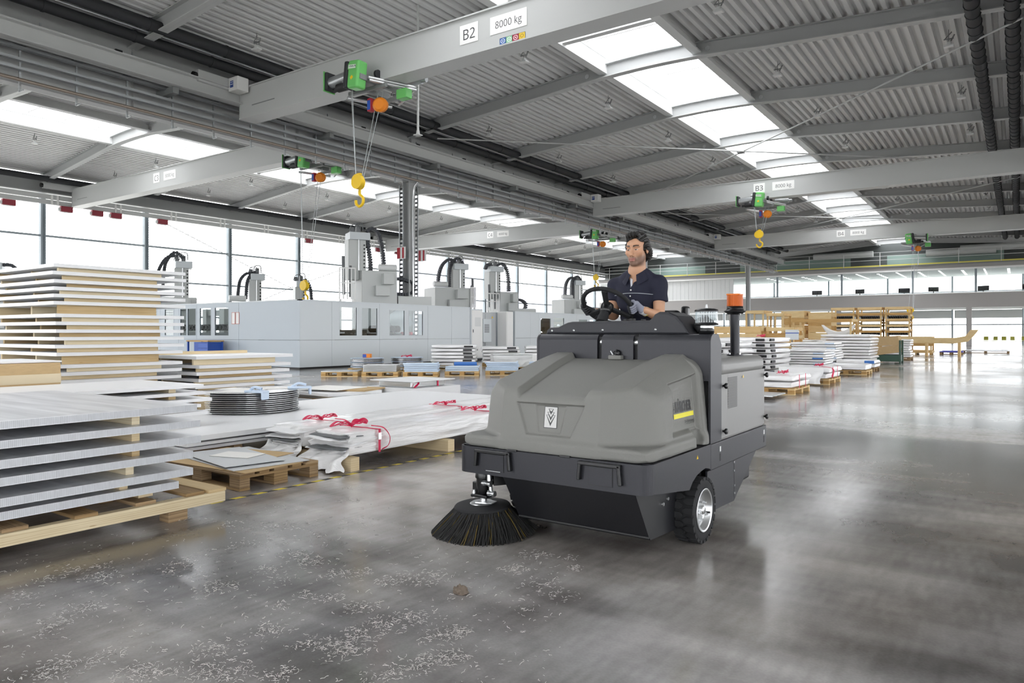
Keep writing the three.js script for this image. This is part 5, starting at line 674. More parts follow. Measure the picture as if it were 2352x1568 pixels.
// decals laid on the hood's own surface
function onHood(w, h, nu, nv, map) { const g = new THREE.PlaneGeometry(w, h, nu, nv), p = g.attributes.position; for (let i = 0; i < p.count; i++) { const q = map(p.getX(i) / w + 0.5, p.getY(i) / h + 0.5); p.setXYZ(i, ...q); } g.computeVertexNormals(); return g; }
function march(x, y, z, dx, dy, dz) { let t = 0; for (let i = 0; i < 90; i++) { const d = hoodD(x + dx * t, y + dy * t, z + dz * t); if (d < 0.0004) break; t += Math.max(d * 0.6, 0.0004); } t -= 0.0022; return [x + dx * t, y + dy * t, z + dz * t]; }
const logo = canvasTex(1024, 512, (c) => {
  c.clearRect(0, 0, 1024, 512); c.fillStyle = '#e9df3a'; c.fillRect(20, 236, 980, 74); c.fillStyle = '#1b1b1c';
  c.save(); c.translate(128, 210); c.scale(1, 1.28); c.font = 'bold 172px sans-serif'; c.textBaseline = 'alphabetic'; c.fillText('KÄRCHER', 0, 0, 880); c.lineWidth = 9; c.strokeStyle = '#1b1b1c'; c.strokeText('KÄRCHER', 0, 0, 880); c.restore();
  c.lineWidth = 5; c.strokeStyle = '#1b1b1c'; c.strokeRect(24, 62, 84, 150); c.fillStyle = '#1b1b1c'; for (let i = 0; i < 3; i++) { c.beginPath(); c.moveTo(40 + i * 0, 90 + i * 30); c.lineTo(92, 90 + i * 30); c.lineTo(66, 128 + i * 30); c.closePath(); c.lineWidth = 4; c.stroke(); if (i === 2) c.fill(); }
  c.font = '96px sans-serif'; c.fillText('Professional', 520, 430, 490);
});
part('side_logo', onHood(0.35, 0.2, 40, 20, (u, v) => march(0.72, 0.708 + v * 0.2, -0.532 - u * 0.335, -1, 0, 0)), mat(0xffffff, 0.5, 0, { map: logo, alphaTest: 0.5 }), sw, { uv: false, label: 'black lettering KÄRCHER over a yellow bar with Professional below' });
const emblem = canvasTex(256, 352, (c) => {
  c.fillStyle = '#17181a'; c.fillRect(0, 0, 256, 352); c.fillStyle = '#c8c8c6'; c.fillRect(9, 9, 238, 334);
  const tri = (cx, y, w, h) => { c.beginPath(); c.moveTo(cx - w / 2, y); c.lineTo(cx + w / 2, y); c.lineTo(cx, y + h); c.closePath(); };
  for (const [y, w, h] of [[138, 180, 180], [90, 140, 140], [36, 104, 100]]) { tri(128, y, w, h); c.fillStyle = '#17181a'; c.fill(); tri(128, y + 6, w - 24, h - 58); c.fillStyle = '#c8c8c6'; c.fill(); }
});
part('front_emblem', onHood(0.092, 0.128, 6, 8, (u, v) => march((u - 0.5) * 0.092, 0.742 + v * 0.128, 0.06, 0, 0, -1)), mat(0xffffff, 0.4, 0, { map: emblem }), sw, { uv: false, label: 'pale square emblem of three black chevrons' });

// bumper and chassis bands
{
  const strip = []; for (const [r, dir] of [[0.075, 1], [0.063, -1]]) { const e = r === 0.075 ? 0 : 0.012, p = []; for (let i = 0; i <= 10; i++) { const a = Math.PI / 2 * i / 10; p.push([-0.665 + e + r - r * Math.cos(a) , -0.075 + r * Math.sin(a)]); } for (let i = 10; i >= 0; i--) { const a = Math.PI / 2 * i / 10; p.push([0.665 - e - r + r * Math.cos(a), -0.075 + r * Math.sin(a)]); } strip.push(...(dir > 0 ? p : p.reverse())); }
  const front = place(ext(strip, 0.166), 0, 0.592, 0, Math.PI / 2);
  const sideP = [[-0.075, 0.426], [-0.075, 0.592], [-0.953, 0.592], [-0.953, 0.43], [-0.93, 0.44], [-0.86, 0.452], [-0.79, 0.445], [-0.71, 0.43], [-0.64, 0.4], [-0.59, 0.36], [-0.5, 0.372]];
  const side = (x) => place(ext(sideP.map(([z, y]) => [-z, y]), 0.012), x, 0, 0, 0, Math.PI / 2);
  part('front_bumper', [front, side(0.653), side(-0.665), bb(-0.66, 0.585, -0.95, -0.6, 0.592, -0.06), bb(0.6, 0.585, -0.95, 0.66, 0.592, -0.06), bb(-0.6, 0.585, -0.08, 0.6, 0.592, -0.02)], M.anth, sw);
  part('rear_chassis_band', [rbb(-0.665, 0.418, -2.213, 0.665, 0.59, -0.958, 0.008)], M.anth, sw);
  const sk = [[-0.93, 0.418], [-0.93, 0.22], [-1.085, 0.144], [-1.463, 0.13], [-1.99, 0.419]];
  for (const x of [-0.652, 0.64]) { const s = part('rear_skirt', place(ext(sk.map(([z, y]) => [-z, y]), 0.012), x, 0, 0, 0, Math.PI / 2), M.anth, sw); if (x > 0) { part('seam', bb(0.6515, 0.14, -1.463, 0.6535, 0.418, -1.467), M.black, s); for (const y of [0.405, 0.345, 0.24, 0.185]) part('bolt', cylY(0.008, 0.008, 0.008, 0.655, y, -1.452 - (y > 0.3 ? 0 : 0.01), 0, 0, Math.PI / 2, 8), M.zinc, s); } }
  part('underbody_dark_fill', [rbb(-0.6, 0.2, -2.0, 0.6, 0.42, -0.96, 0.02), rbb(-0.58, 0.24, -0.95, 0.5, 0.56, -0.5, 0.02)], M.hopper, sw);  // body filler; the front black box stands in for the darkness underneath
  const hp = [[-0.03, 0.43], [-0.21, 0.15], [-0.235, 0.125], [-0.62, 0.105], [-0.62, 0.43]];
  part('dust_hopper', place(ext(hp.map(([z, y]) => [-z, y]), 0.9), -0.33, 0, 0, 0, Math.PI / 2), M.hopper, sw); part('hopper_lip', rb(0.9, 0.014, 0.03, 0.004, 0.12, 0.142, -0.222), M.blackGloss, sw);
  for (const [z, y] of [[-0.4, 0.3], [-0.47, 0.32]]) part('hopper_bolt', cylY(0.011, 0.011, 0.014, 0.574, y, z, 0, 0, Math.PI / 2, 8), M.zinc, sw);
  for (const s of [-1, 1]) {
    const cx = s * 0.372, br = part('tow_bracket', [rbb(cx - 0.135, 0.563, -0.004, cx + 0.135, 0.584, 0.03, 0.006), rb(0.02, 0.11, 0.034, 0.006, cx - 0.126, 0.53, 0.012, 0, 0, -0.1), rb(0.022, 0.115, 0.036, 0.006, cx + 0.126, 0.527, 0.012, 0, 0, 0.1)], M.blackGloss, sw);
    part('cover_plate', [bb(cx - 0.078, 0.452, 0, cx + 0.078, 0.558, 0.002)], M.black, br); part('cover_face', [bb(cx - 0.075, 0.455, 0.001, cx + 0.075, 0.555, 0.0035)], M.anth, br);
    if (s < 0) part('bright_edge', bb(cx - 0.06, 0.4515, 0.002, cx + 0.05, 0.455, 0.004), M.zinc, br);
  }
  for (const x of [-0.235, 0.14]) part('hood_hinge', rbb(x - 0.035, 0.588, -0.012, x + 0.035, 0.6, 0.006, 0.003), M.blackGloss, sw);
  const wt = (z, y, x = 0.6655, s = 0.014) => place(ext([[-s, 0], [s, 0], [0, s * 1.7]], 0.001), x, y, z, 0, Math.PI / 2);
  part('warning_sticker', wt(-0.72, 0.53), M.yellow, sw); part('warning_sticker', wt(-1.62, 0.99, 0.668, 0.013), M.yellow, sw);
  for (const z of [-1.14, -2.15]) { part('band_slot', bb(0.664, 0.46, z - 0.012, 0.6665, 0.51, z + 0.012), M.black, sw); part('band_sticker', bb(0.664, 0.522, z - 0.012, 0.6665, 0.556, z + 0.012), M.offwhite, sw); }
}
// cross cover behind the hood, in three pieces, and its side plates
{
  const prof = (y0) => { const p = [[0.948, y0]]; for (let i = 0; i <= 8; i++) { const a = Math.PI / 2 * i / 8; p.push([0.998 - 0.05 * Math.cos(a), 1.253 + 0.05 * Math.sin(a)]); } p.push([1.1, 1.303], [1.15, 1.26], [1.15, y0]); return p; };
  for (const [a, b] of [[-0.66, -0.158], [-0.123, 0.121], [0.155, 0.654]]) part('cross_cover', place(ext(prof(1.0), b - a), a, 0, 0, 0, Math.PI / 2), M.anth, sw);
  part('cover_gap_black_box', bb(-0.3, 1.0, -0.975, 0.3, 1.285, -1.14), M.black, sw);  // black box set behind the gaps so they read dark
  for (const x of [-0.158, 0.155]) part('gap_roller', cylY(0.022, 0.022, 0.03, x + (x < 0 ? 0.03 : -0.02), 1.245, -0.985, 0, 0, Math.PI / 2), M.zinc, sw);
  const sp = [[0.945, 0.593], [0.945, 1.252]]; for (let i = 1; i <= 8; i++) { const a = Math.PI / 2 * i / 8; sp.push([0.998 - 0.053 * Math.cos(a), 1.252 + 0.053 * Math.sin(a)]); } sp.push([1.095, 1.305], [1.154, 1.235], [1.154, 0.593]);
  for (const x of [0.654, -0.667]) part('side_plate', place(ext(sp, 0.013, { bevel: 0.002 }), x, 0, 0, 0, Math.PI / 2), M.anth, sw);
  const l = part('hood_latch', [lathe([[0, 0], [0.022, 0], [0.026, 0.012], [0.02, 0.03], [0, 0.032]], 20, 0.005, 1.17, -0.945, Math.PI / 2), rb(0.05, 0.02, 0.03, 0.005, -0.02, 1.155, -0.925)], M.blackGloss, sw); part('latch_pin', rod([-0.035, 1.185, -0.92], [-0.01, 1.16, -0.905], 0.006), M.zinc, l);
  part('latch_tab', rb(0.1, 0.03, 0.05, 0.008, 0.0, 1.142, -0.925), M.hood, sw);
}
// driver's dash, lever, steering
{
  const dash = [[-0.655, 1.303], [-0.65, 1.335], [-0.628, 1.352], [-0.55, 1.356], [-0.515, 1.372], [-0.47, 1.39], [-0.43, 1.396], [0.19, 1.4], [0.21, 1.415], [0.23, 1.442], [0.265, 1.458], [0.33, 1.456], [0.39, 1.43], [0.44, 1.375], [0.485, 1.303]];
  part('dashboard', place(ext(dash, 0.27, { bevel: 0.018 }), 0, 0, -1.34), M.plast, sw);
  for (const [x, y] of [[-0.6, 1.328], [-0.41, 1.33], [-0.17, 1.332], [0.24, 1.335]]) part('dash_screw', lathe([[0, 0.006], [0.006, 0.004], [0.009, 0]], 12, x, y, -1.05, Math.PI / 2), M.zinc, sw);
  part('dash_switch', [rbb(-0.08, 1.4, -1.25, -0.05, 1.415, -1.2, 0.004), rbb(-0.03, 1.4, -1.25, 0.0, 1.418, -1.2, 0.004), rbb(0.06, 1.4, -1.25, 0.08, 1.412, -1.2, 0.004)], M.black, sw);
  const lv = part('lever', rod([0.5, 1.3, -1.3], [0.49, 1.38, -1.3], 0.007), M.zinc, sw); part('lever_grip', rbb(0.475, 1.37, -1.315, 0.507, 1.435, -1.285, 0.01), M.blackGloss, lv);
  const C = V(-0.275, 1.515, -1.33), st = new THREE.Group(); st.name = 'steering_wheel'; st.position.copy(C); st.rotation.x = -41 * Math.PI / 180 + Math.PI / 2 - Math.PI / 2; sw.add(st);
  st.rotation.x = -(41 * Math.PI / 180);      // local x,z span the rim, local y is its axis
  part('rim', place(new THREE.TorusGeometry(0.195, 0.017, 14, 64), 0, 0, 0, Math.PI / 2), M.rubber, st);
  for (const a of [1.3, 3.58, 5.67]) part('spoke', [place(ext([[0.03, -0.018], [0.188, -0.022], [0.188, 0.022], [0.03, 0.018]], 0.014, { bevel: 0.004 }), 0, -0.02, 0, -Math.PI / 2, 0, 0).applyMatrix4(new THREE.Matrix4().makeRotationY(-a))], M.rubber, st);
  part('hub', lathe([[0, -0.075], [0.035, -0.075], [0.044, -0.05], [0.05, -0.01], [0.046, 0.012], [0.03, 0.02], [0, 0.022]], 28), M.blackGloss, st);
  part('steering_column', [rod([-0.275, 1.39, -1.23], [-0.275, 1.465, -1.285], 0.045, 0.036), rod([-0.275, 1.2, -1.1], [-0.275, 1.4, -1.24], 0.03)], M.rubber, sw);
  part('seat_cushion', rb(0.46, 0.12, 0.48, 0.05, -0.18, 1.07, -1.68, 0, 0, 0, 4), M.blackGloss, sw); part('seat_back', rb(0.44, 0.44, 0.09, 0.04, -0.18, 1.28, -1.98, -0.12, 0, 0, 4), M.blackGloss, sw); part('seat_post', rbb(-0.33, 0.55, -1.85, -0.03, 1.02, -1.5, 0.02), M.hopper, sw);
  part('armrest', [rod([0.07, 1.1, -1.95], [0.075, 1.44, -2.02], 0.012), rb(0.06, 0.1, 0.07, 0.02, 0.075, 1.48, -2.02)], M.blackGloss, sw);
  part('belt_post', [rod([0.1, 1.1, -1.62], [0.1, 1.42, -1.62], 0.012), rod([0.13, 1.1, -1.6], [0.13, 1.42, -1.6], 0.012)], M.duct, sw);
  part('cab_floor', bb(-0.65, 0.5, -2.2, 0.12, 0.56, -1.16), M.hopper, sw);
}
// engine compartment
{
  const side = part('engine_housing', [rbb(0.14, 0.58, -2.18, 0.65, 1.037, -1.158, 0.012), rbb(-0.655, 0.58, -2.18, -0.6, 0.95, -1.158, 0.012)], M.sheetGrey, sw);
  const door = part('side_door', rbb(0.648, 0.6, -2.172, 0.662, 1.034, -1.166, 0.005), M.sheetGrey, sw);
  const vent = canvasTex(256, 280, (c) => { c.fillStyle = '#8e8e8c'; c.fillRect(0, 0, 256, 280); c.fillStyle = '#161617'; for (let j = 0; j < 24; j++) for (let i = 0; i < 22; i++) { c.beginPath(); c.arc(6 + i * 11.7 + (j % 2) * 5.8, 6 + j * 11.7, 4.7, 0, 7); c.fill(); } });
  part('vent_grille', flat(0.2, 0.215, 0.6635, 0.9, -1.4, 0, Math.PI / 2), mat(0xffffff, 0.5, 0, { map: vent }), door, { uv: false });
  for (const [z, y] of [[-1.2, 0.955], [-1.2, 0.65], [-2.16, 0.985], [-2.16, 0.66]]) { const k = part('door_knob', [lathe([[0, 0.034], [0.01, 0.034], [0.019, 0.03], [0.021, 0.02], [0.014, 0.012], [0.008, 0.008], [0.008, 0]], 10, 0.662, y, z, 0, 0, -Math.PI / 2)], M.blackGloss, door); }
  part('engine_cover', rb(0.532, 0.13, 1.03, 0.055, 0.397, 1.076, -1.673, 0, 0, 0, 4), M.sheetGrey, sw);
  const pl = part('beacon_pole', rod([0.55, 1.13, -1.8], [0.55, 1.46, -1.8], 0.034, 0.034, 20), M.anth, sw); part('pole_flange', cylY(0.06, 0.06, 0.012, 0.55, 1.145, -1.8), M.anth, pl); for (const a of [0.5, 2.1, 3.6, 5.2]) part('bolt', cylY(0.007, 0.007, 0.014, 0.55 + 0.05 * Math.cos(a), 1.156, -1.8 + 0.05 * Math.sin(a), 0, 0, 0, 8), M.zinc, pl);
  const bc = part('beacon_base', lathe([[0.03, 0], [0.05, 0.002], [0.078, 0.02], [0.08, 0.028], [0.066, 0.03], [0.06, 0.045], [0.058, 0.062], [0, 0.064]], 28, 0.55, 1.45, -1.8), M.blackGloss, sw); for (const a of [0.6, 2.7, 4.8]) part('bolt', cylY(0.006, 0.009, 0.014, 0.55 + 0.06 * Math.cos(a), 1.45, -1.8 + 0.06 * Math.sin(a), 0, 0, 0, 8), M.zinc, bc);
  const amber = []; for (let i = 0; i <= 60; i++) { const a = i / 60 * Math.PI * 2; } const lens = new THREE.CylinderGeometry(0.057, 0.058, 0.085, 72, 8, false), lp = lens.attributes.position; for (let i = 0; i < lp.count; i++) { const a = Math.atan2(lp.getZ(i), lp.getX(i)), k = 1 + 0.022 * Math.cos(a * 24); lp.setX(i, lp.getX(i) * k); lp.setZ(i, lp.getZ(i) * k); } lens.computeVertexNormals();
  part('beacon_lens', place(lens, 0.55, 1.555, -1.8), pmat(0xd06000, 0.35, 0, { transmission: 0.12, thickness: 0, specularIntensity: 0.5 }), sw, { label: 'ribbed amber lens' }); part('beacon_top', rb(0.1, 0.012, 0.1, 0.005, 0.55, 1.6, -1.8), mat(0xe87d12, 0.3), sw); part('beacon_core', cylY(0.03, 0.03, 0.07, 0.55, 1.55, -1.8), mat(0xf0a040, 0.4), sw);
  // air intake bowl
  const ab = part('air_intake', [lathe([[0, 0], [0.05, 0], [0.05, 0.035], [0.042, 0.037], [0.042, 0.06], [0, 0.06]], 24, 0.585, 1.303, -1.1)], M.blackGloss, sw); part('clamp_band', lathe([[0.044, 0.04], [0.047, 0.041], [0.047, 0.057], [0.044, 0.058]], 24, 0.585, 1.303, -1.1), M.zinc, ab);
  part('intake_ring', lathe([[0.04, 0], [0.078, 0.004], [0.08, 0.014], [0.06, 0.022], [0.04, 0.024], [0.04, 0]], 28, 0.585, 1.36, -1.1), M.blackGloss, ab); part('intake_bowl', lathe([[0.072, 0.02], [0.074, 0.06], [0.073, 0.1]], 32, 0.585, 1.36, -1.1), pmat(0xdfe6e8, 0.05, 0, { transmission: 0.88, thickness: 0, ior: 1.4 }), ab); const ribs = []; for (let i = 0; i < 26; i++) { const a = i / 26 * 6.2832; ribs.push(rod([0.585 + 0.0715 * Math.cos(a), 1.382, -1.1 + 0.0715 * Math.sin(a)], [0.585 + 0.0715 * Math.cos(a), 1.455, -1.1 + 0.0715 * Math.sin(a)], 0.0012, 0.0012, 4)); } part('bowl_rib', ribs, M.zinc, ab, { kind: 'stuff' }); part('intake_lid', lathe([[0, 0.118], [0.05, 0.116], [0.076, 0.106], [0.079, 0.096], [0.072, 0.094], [0, 0.094]], 32, 0.585, 1.36, -1.1), M.blackGloss, ab); part('lid_nut', cylY(0.01, 0.006, 0.026, 0.585, 1.49, -1.1, 0, 0, 0, 8), M.zinc, ab); part('intake_vane', [lathe([[0.055, 0.024], [0.04, 0.04], [0.018, 0.05], [0.01, 0.07], [0, 0.072]], 20, 0.585, 1.36, -1.1)], M.duct, ab);
  part('intake_hose', [tube([[0.52, 1.33, -1.2], [0.48, 1.37, -1.22], [0.5, 1.39, -1.25], [0.5, 1.2, -1.3]], 0.035, 16, 10)], M.black, sw);
}
// wheels
function wheel(x, y, z, r, w, side) {
  const g = new THREE.Group(); g.name = 'wheel'; g.position.set(x, y, z); sw.add(g); const Rz = -Math.PI / 2;
  const hw = w / 2; part('tyre', lathe([[r * 0.6, -hw * 0.9], [r * 0.82, -hw], [r * 0.93, -hw * 0.95], [r * 0.95, -hw * 0.8], [r * 0.95, hw * 0.8], [r * 0.93, hw * 0.95], [r * 0.82, hw], [r * 0.6, hw * 0.9]], 56, 0, 0, 0, 0, 0, Rz), M.rubber, g);
  const lug = []; for (let i = 0; i < 22; i++) for (const s of [-1, 1]) { const a = (i + (s > 0 ? 0.5 : 0)) / 22 * Math.PI * 2; const b = ext([[-hw * 0.02, -0.006], [hw * 0.3, -0.022], [hw * 1.0, -0.02], [hw * 1.02, 0.02], [hw * 0.3, 0.02], [-hw * 0.02, 0.006]], r * 0.07, { bevel: 0.003 }); b.scale(s, 1, 1); if (s < 0) { const ix = b.attributes.position; for (let q = 0; q < ix.count; q += 3) for (const k of ['position', 'normal', 'uv']) { const at = b.attributes[k]; const sz = at.itemSize, A = []; for (let m = 0; m < sz; m++) { const t = at.array[(q + 1) * sz + m]; at.array[(q + 1) * sz + m] = at.array[(q + 2) * sz + m]; at.array[(q + 2) * sz + m] = t; } } } b.translate(0, 0, r * 0.935); b.applyMatrix4(new THREE.Matrix4().makeRotationX(a)); b.computeVertexNormals(); lug.push(b); }
  part('tread', lug, M.rubber, g, { kind: 'stuff' });
  const s = side; part('rim', lathe([[0, 0.0], [0.05, 0.0], [0.09, -0.012], [0.11, -0.01], [r * 0.58, 0.03], [r * 0.66, 0.034], [r * 0.68, 0.03], [r * 0.66, 0.022], [r * 0.5, -0.02], [0, -0.03]].map(([a, b]) => [a, (b + hw - 0.03)]), 40, 0, 0, 0, 0, 0, s > 0 ? Rz : -Rz), M.zinc, g, { label: 'silver steel rim' });
  part('hub_cap', lathe([[0, 0.03], [0.02, 0.03], [0.03, 0.02], [0.03, -0.01]], 20, s * (hw - 0.03), 0, 0, 0, 0, s > 0 ? Rz : -Rz), M.zinc, g); for (let i = 0; i < 5; i++) { const a = i / 5 * 6.283 + 0.4; part('wheel_bolt', cylY(0.008, 0.008, 0.03, s * (hw - 0.02), 0.06 * Math.cos(a), 0.06 * Math.sin(a), 0, 0, Math.PI / 2, 6), M.zinc, g); } part('valve', rod([s * (hw - 0.02), -0.03, -0.075], [s * (hw + 0.005), -0.03, -0.085], 0.006), M.black, g);
  return g;
}
wheel(0.618, 0.202, -0.79, 0.202, 0.135, 1); wheel(-0.598, 0.202, -0.79, 0.202, 0.135, -1); wheel(0.3, 0.15, -1.72, 0.15, 0.11, 1);
// round side broom with its arm
{
  const g = new THREE.Group(); g.name = 'side_broom'; g.position.set(-0.605, 0, -0.2); g.rotation.set(0.035, 0, 0.02); sw.add(g);
  part('broom_disc', lathe([[0, 0.192], [0.12, 0.19], [0.178, 0.182], [0.187, 0.172], [0.186, 0.155], [0.15, 0.15], [0, 0.15]], 44), M.rubber, g); part('hub_plate', [lathe([[0, 0.2], [0.07, 0.199], [0.082, 0.192], [0.082, 0.188]], 32), place(ext([[-0.02, -0.05], [0.1, -0.03], [0.1, 0.03], [-0.02, 0.05]], 0.006), 0, 0.199, 0, -Math.PI / 2)], M.zinc, g);
  part('bristle_core', lathe([[0.165, 0.165], [0.2, 0.125], [0.26, 0.06], [0.315, 0.004]], 60), mat(0x19191a, 0.9, 0, { side: THREE.DoubleSide }), g);
  const br = [[], []]; for (let i = 0; i < 1500; i++) { const a = rr(0, 6.2832), r0 = rr(0.15, 0.185), spread = rr(0.29, 0.352), a2 = a + rr(-0.07, 0.12) + 0.12, y1 = rr(0.0, 0.012), mid = lerp(r0, spread, 0.42) + 0.006; const c = new THREE.QuadraticBezierCurve3(V(r0 * Math.cos(a), 0.166, r0 * Math.sin(a)), V(mid * Math.cos(a + 0.03), 0.1, mid * Math.sin(a + 0.03)), V(spread * Math.cos(a2), y1, spread * Math.sin(a2))); br[rnd() < 0.07 ? 1 : 0].push(new THREE.TubeGeometry(c, 3, rr(0.0016, 0.0034), 3)); }
  part('bristles', br[0], mat(0x252525, 0.75), g, { kind: 'stuff' }); part('bristles', br[1], mat(0x6a5820, 0.75), g, { kind: 'stuff', label: 'yellowish bristles' });
  const arm = new THREE.Group(); arm.name = 'broom_arm'; sw.add(arm);
  part('broom_motor', [lathe([[0, 0.43], [0.05, 0.43], [0.052, 0.36], [0.044, 0.35], [0.046, 0.31], [0.036, 0.27], [0.036, 0.24], [0, 0.24]], 26, -0.6, 0, -0.19), rbb(-0.66, 0.235, -0.25, -0.53, 0.255, -0.13, 0.006)], M.blackGloss, arm);
  part('drive_shaft', [cylY(0.024, 0.024, 0.05, -0.6, 0.215, -0.195), cylY(0.01, 0.01, 0.05, -0.645, 0.255, -0.15), cylY(0.014, 0.014, 0.02, -0.645, 0.26, -0.15, 0, 0, 0, 6)], M.zinc, arm);
  part('swing_arm', [rod([-0.6, 0.345, -0.2], [-0.52, 0.34, -0.26], 0.03), place(bx(0.09, 0.07, 0.36, 0, 0, 0), -0.43, 0.355, -0.36, 0.05, -0.72, 0), rbb(-0.7, 0.23, -0.28, -0.66, 0.32, -0.2, 0.008)], M.blackGloss, arm);
  part('lift_cylinder', [rod([-0.535, 0.43, -0.17], [-0.525, 0.35, -0.16], 0.018), rod([-0.525, 0.36, -0.16], [-0.5, 0.26, -0.15], 0.013), rod([-0.56, 0.335, -0.15], [-0.5, 0.335, -0.14], 0.014), rod([-0.52, 0.275, -0.14], [-0.47, 0.275, -0.14], 0.012)], M.zinc, arm);
  for (const [x, y] of [[-0.555, 0.335], [-0.505, 0.335], [-0.51, 0.275], [-0.475, 0.275]]) part('nut', cylY(0.02, 0.02, 0.018, x, y, -0.14, 0, 0, Math.PI / 2, 6), M.zinc, arm);
}

// ---------- the driver ----------
const P0 = V(-0.16 + SW[0], 1.13, -1.66 + SW[2]);
const man = thing('person', 'dark-haired man in a navy polo shirt and work gloves, steering the sweeper', 'person', P0.toArray(), 0);
const SWOFF = [SW[0] - P0.x, SW[1] - P0.y, SW[2] - P0.z];              // sweeper drawing coordinates to the person's own
const toMan = (g) => g.translate(...SWOFF);
const Jn = { neck: [-0.135, 1.80, -1.555], chest: [-0.155, 1.60, -1.585], waist: [-0.16, 1.36, -1.65], hip: [-0.16, 1.22, -1.67], sL: [0.03, 1.70, -1.60], eL: [0.045, 1.435, -1.56], wL: [-0.005, 1.482, -1.405], sR: [-0.345, 1.695, -1.60], eR: [-0.345, 1.46, -1.56], wR: [-0.425, 1.478, -1.42] };
const HC = [-0.118, 1.955, -1.515], hY = 0.01, hP = 0.12, cyw = Math.cos(hY), syw = Math.sin(hY), cp_ = Math.cos(hP), sp_ = Math.sin(hP);
// world(sweeper) -> head axes: turn towards his right, tip forwards
const toHead = (x, y, z) => { x -= HC[0]; y -= HC[1]; z -= HC[2]; const a = x * cyw - z * syw, c = x * syw + z * cyw; return [a / 1.03, (y * cp_ + c * sp_) / 1.03, (c * cp_ - y * sp_) / 1.03]; };
function headD(X, Y, Z) {
  const [x, y, z] = toHead(X, Y, Z), ax = Math.abs(x);
  let d = ellD(x, y, z, [0, 0.035, -0.012], [0.073, 0.085, 0.092]);
  d = smin(d, ellD(x, y, z, [0, -0.035, 0.025], [0.06, 0.082, 0.066]), 0.03);
  d = smin(d, capD(ax, y, z, [0.046, -0.055, 0.002], [0.014, -0.1, 0.07], 0.017, 0.015), 0.028);
  d = smin(d, ellD(x, y, z, [0, -0.1, 0.074], [0.02, 0.016, 0.014]), 0.018);
  d = smin(d, ellD(ax, y, z, [0.042, -0.02, 0.058], [0.024, 0.02, 0.022]), 0.022);
  d = smin(d, capD(ax, y, z, [0.012, 0.024, 0.086], [0.048, 0.026, 0.068], 0.009, 0.008), 0.014);
  d = smax(d, -ellD(ax, y, z, [0.032, 0.004, 0.094], [0.019, 0.011, 0.016]), 0.012);
  d = smin(d, ellD(ax, y, z, [0.031, 0.002, 0.07], [0.0145, 0.0115, 0.0125]), 0.004);
  let n = capD(x, y, z, [0, 0.012, 0.083], [0, -0.036, 0.112], 0.0075, 0.011); n = smin(n, ellD(ax, y, z, [0.012, -0.041, 0.097], [0.009, 0.007, 0.01]), 0.008); d = smin(d, n, 0.012);
  d = smax(d, -capD(ax, y, z, [0.007, -0.048, 0.106], [0.009, -0.049, 0.1], 0.003, 0.003), 0.003);
  d = smin(d, ellD(x, y, z, [0, -0.07, 0.082], [0.032, 0.022, 0.014]), 0.012);
  d = smin(d, capD(ax, y, z, [0, -0.0665, 0.096], [0.023, -0.0655, 0.084], 0.0045, 0.003), 0.005);
  d = smin(d, capD(ax, y, z, [0, -0.0775, 0.0955], [0.016, -0.0755, 0.087], 0.0055, 0.0035), 0.005);
  d = smax(d, -capD(ax, y, z, [0, -0.072, 0.102], [0.025, -0.0665, 0.086], 0.0022, 0.002), 0.003);
  let ear = ellD(ax, y, z, [0.077, -0.005, -0.012], [0.009, 0.031, 0.019]); ear = smax(ear, -ellD(ax, y, z, [0.086, 0.0, -0.006], [0.006, 0.018, 0.01]), 0.004); d = smin(d, ear, 0.008);
  return d * 1.03;
}
const neckD = (x, y, z) => smin(capD(x, y, z, [HC[0] + 0.005, HC[1] - 0.07, HC[2] - 0.025], Jn.neck, 0.053, 0.058), capD(x, y, z, Jn.neck, Jn.chest, 0.06, 0.07), 0.04);
const SKIN = [0.56, 0.31, 0.188];
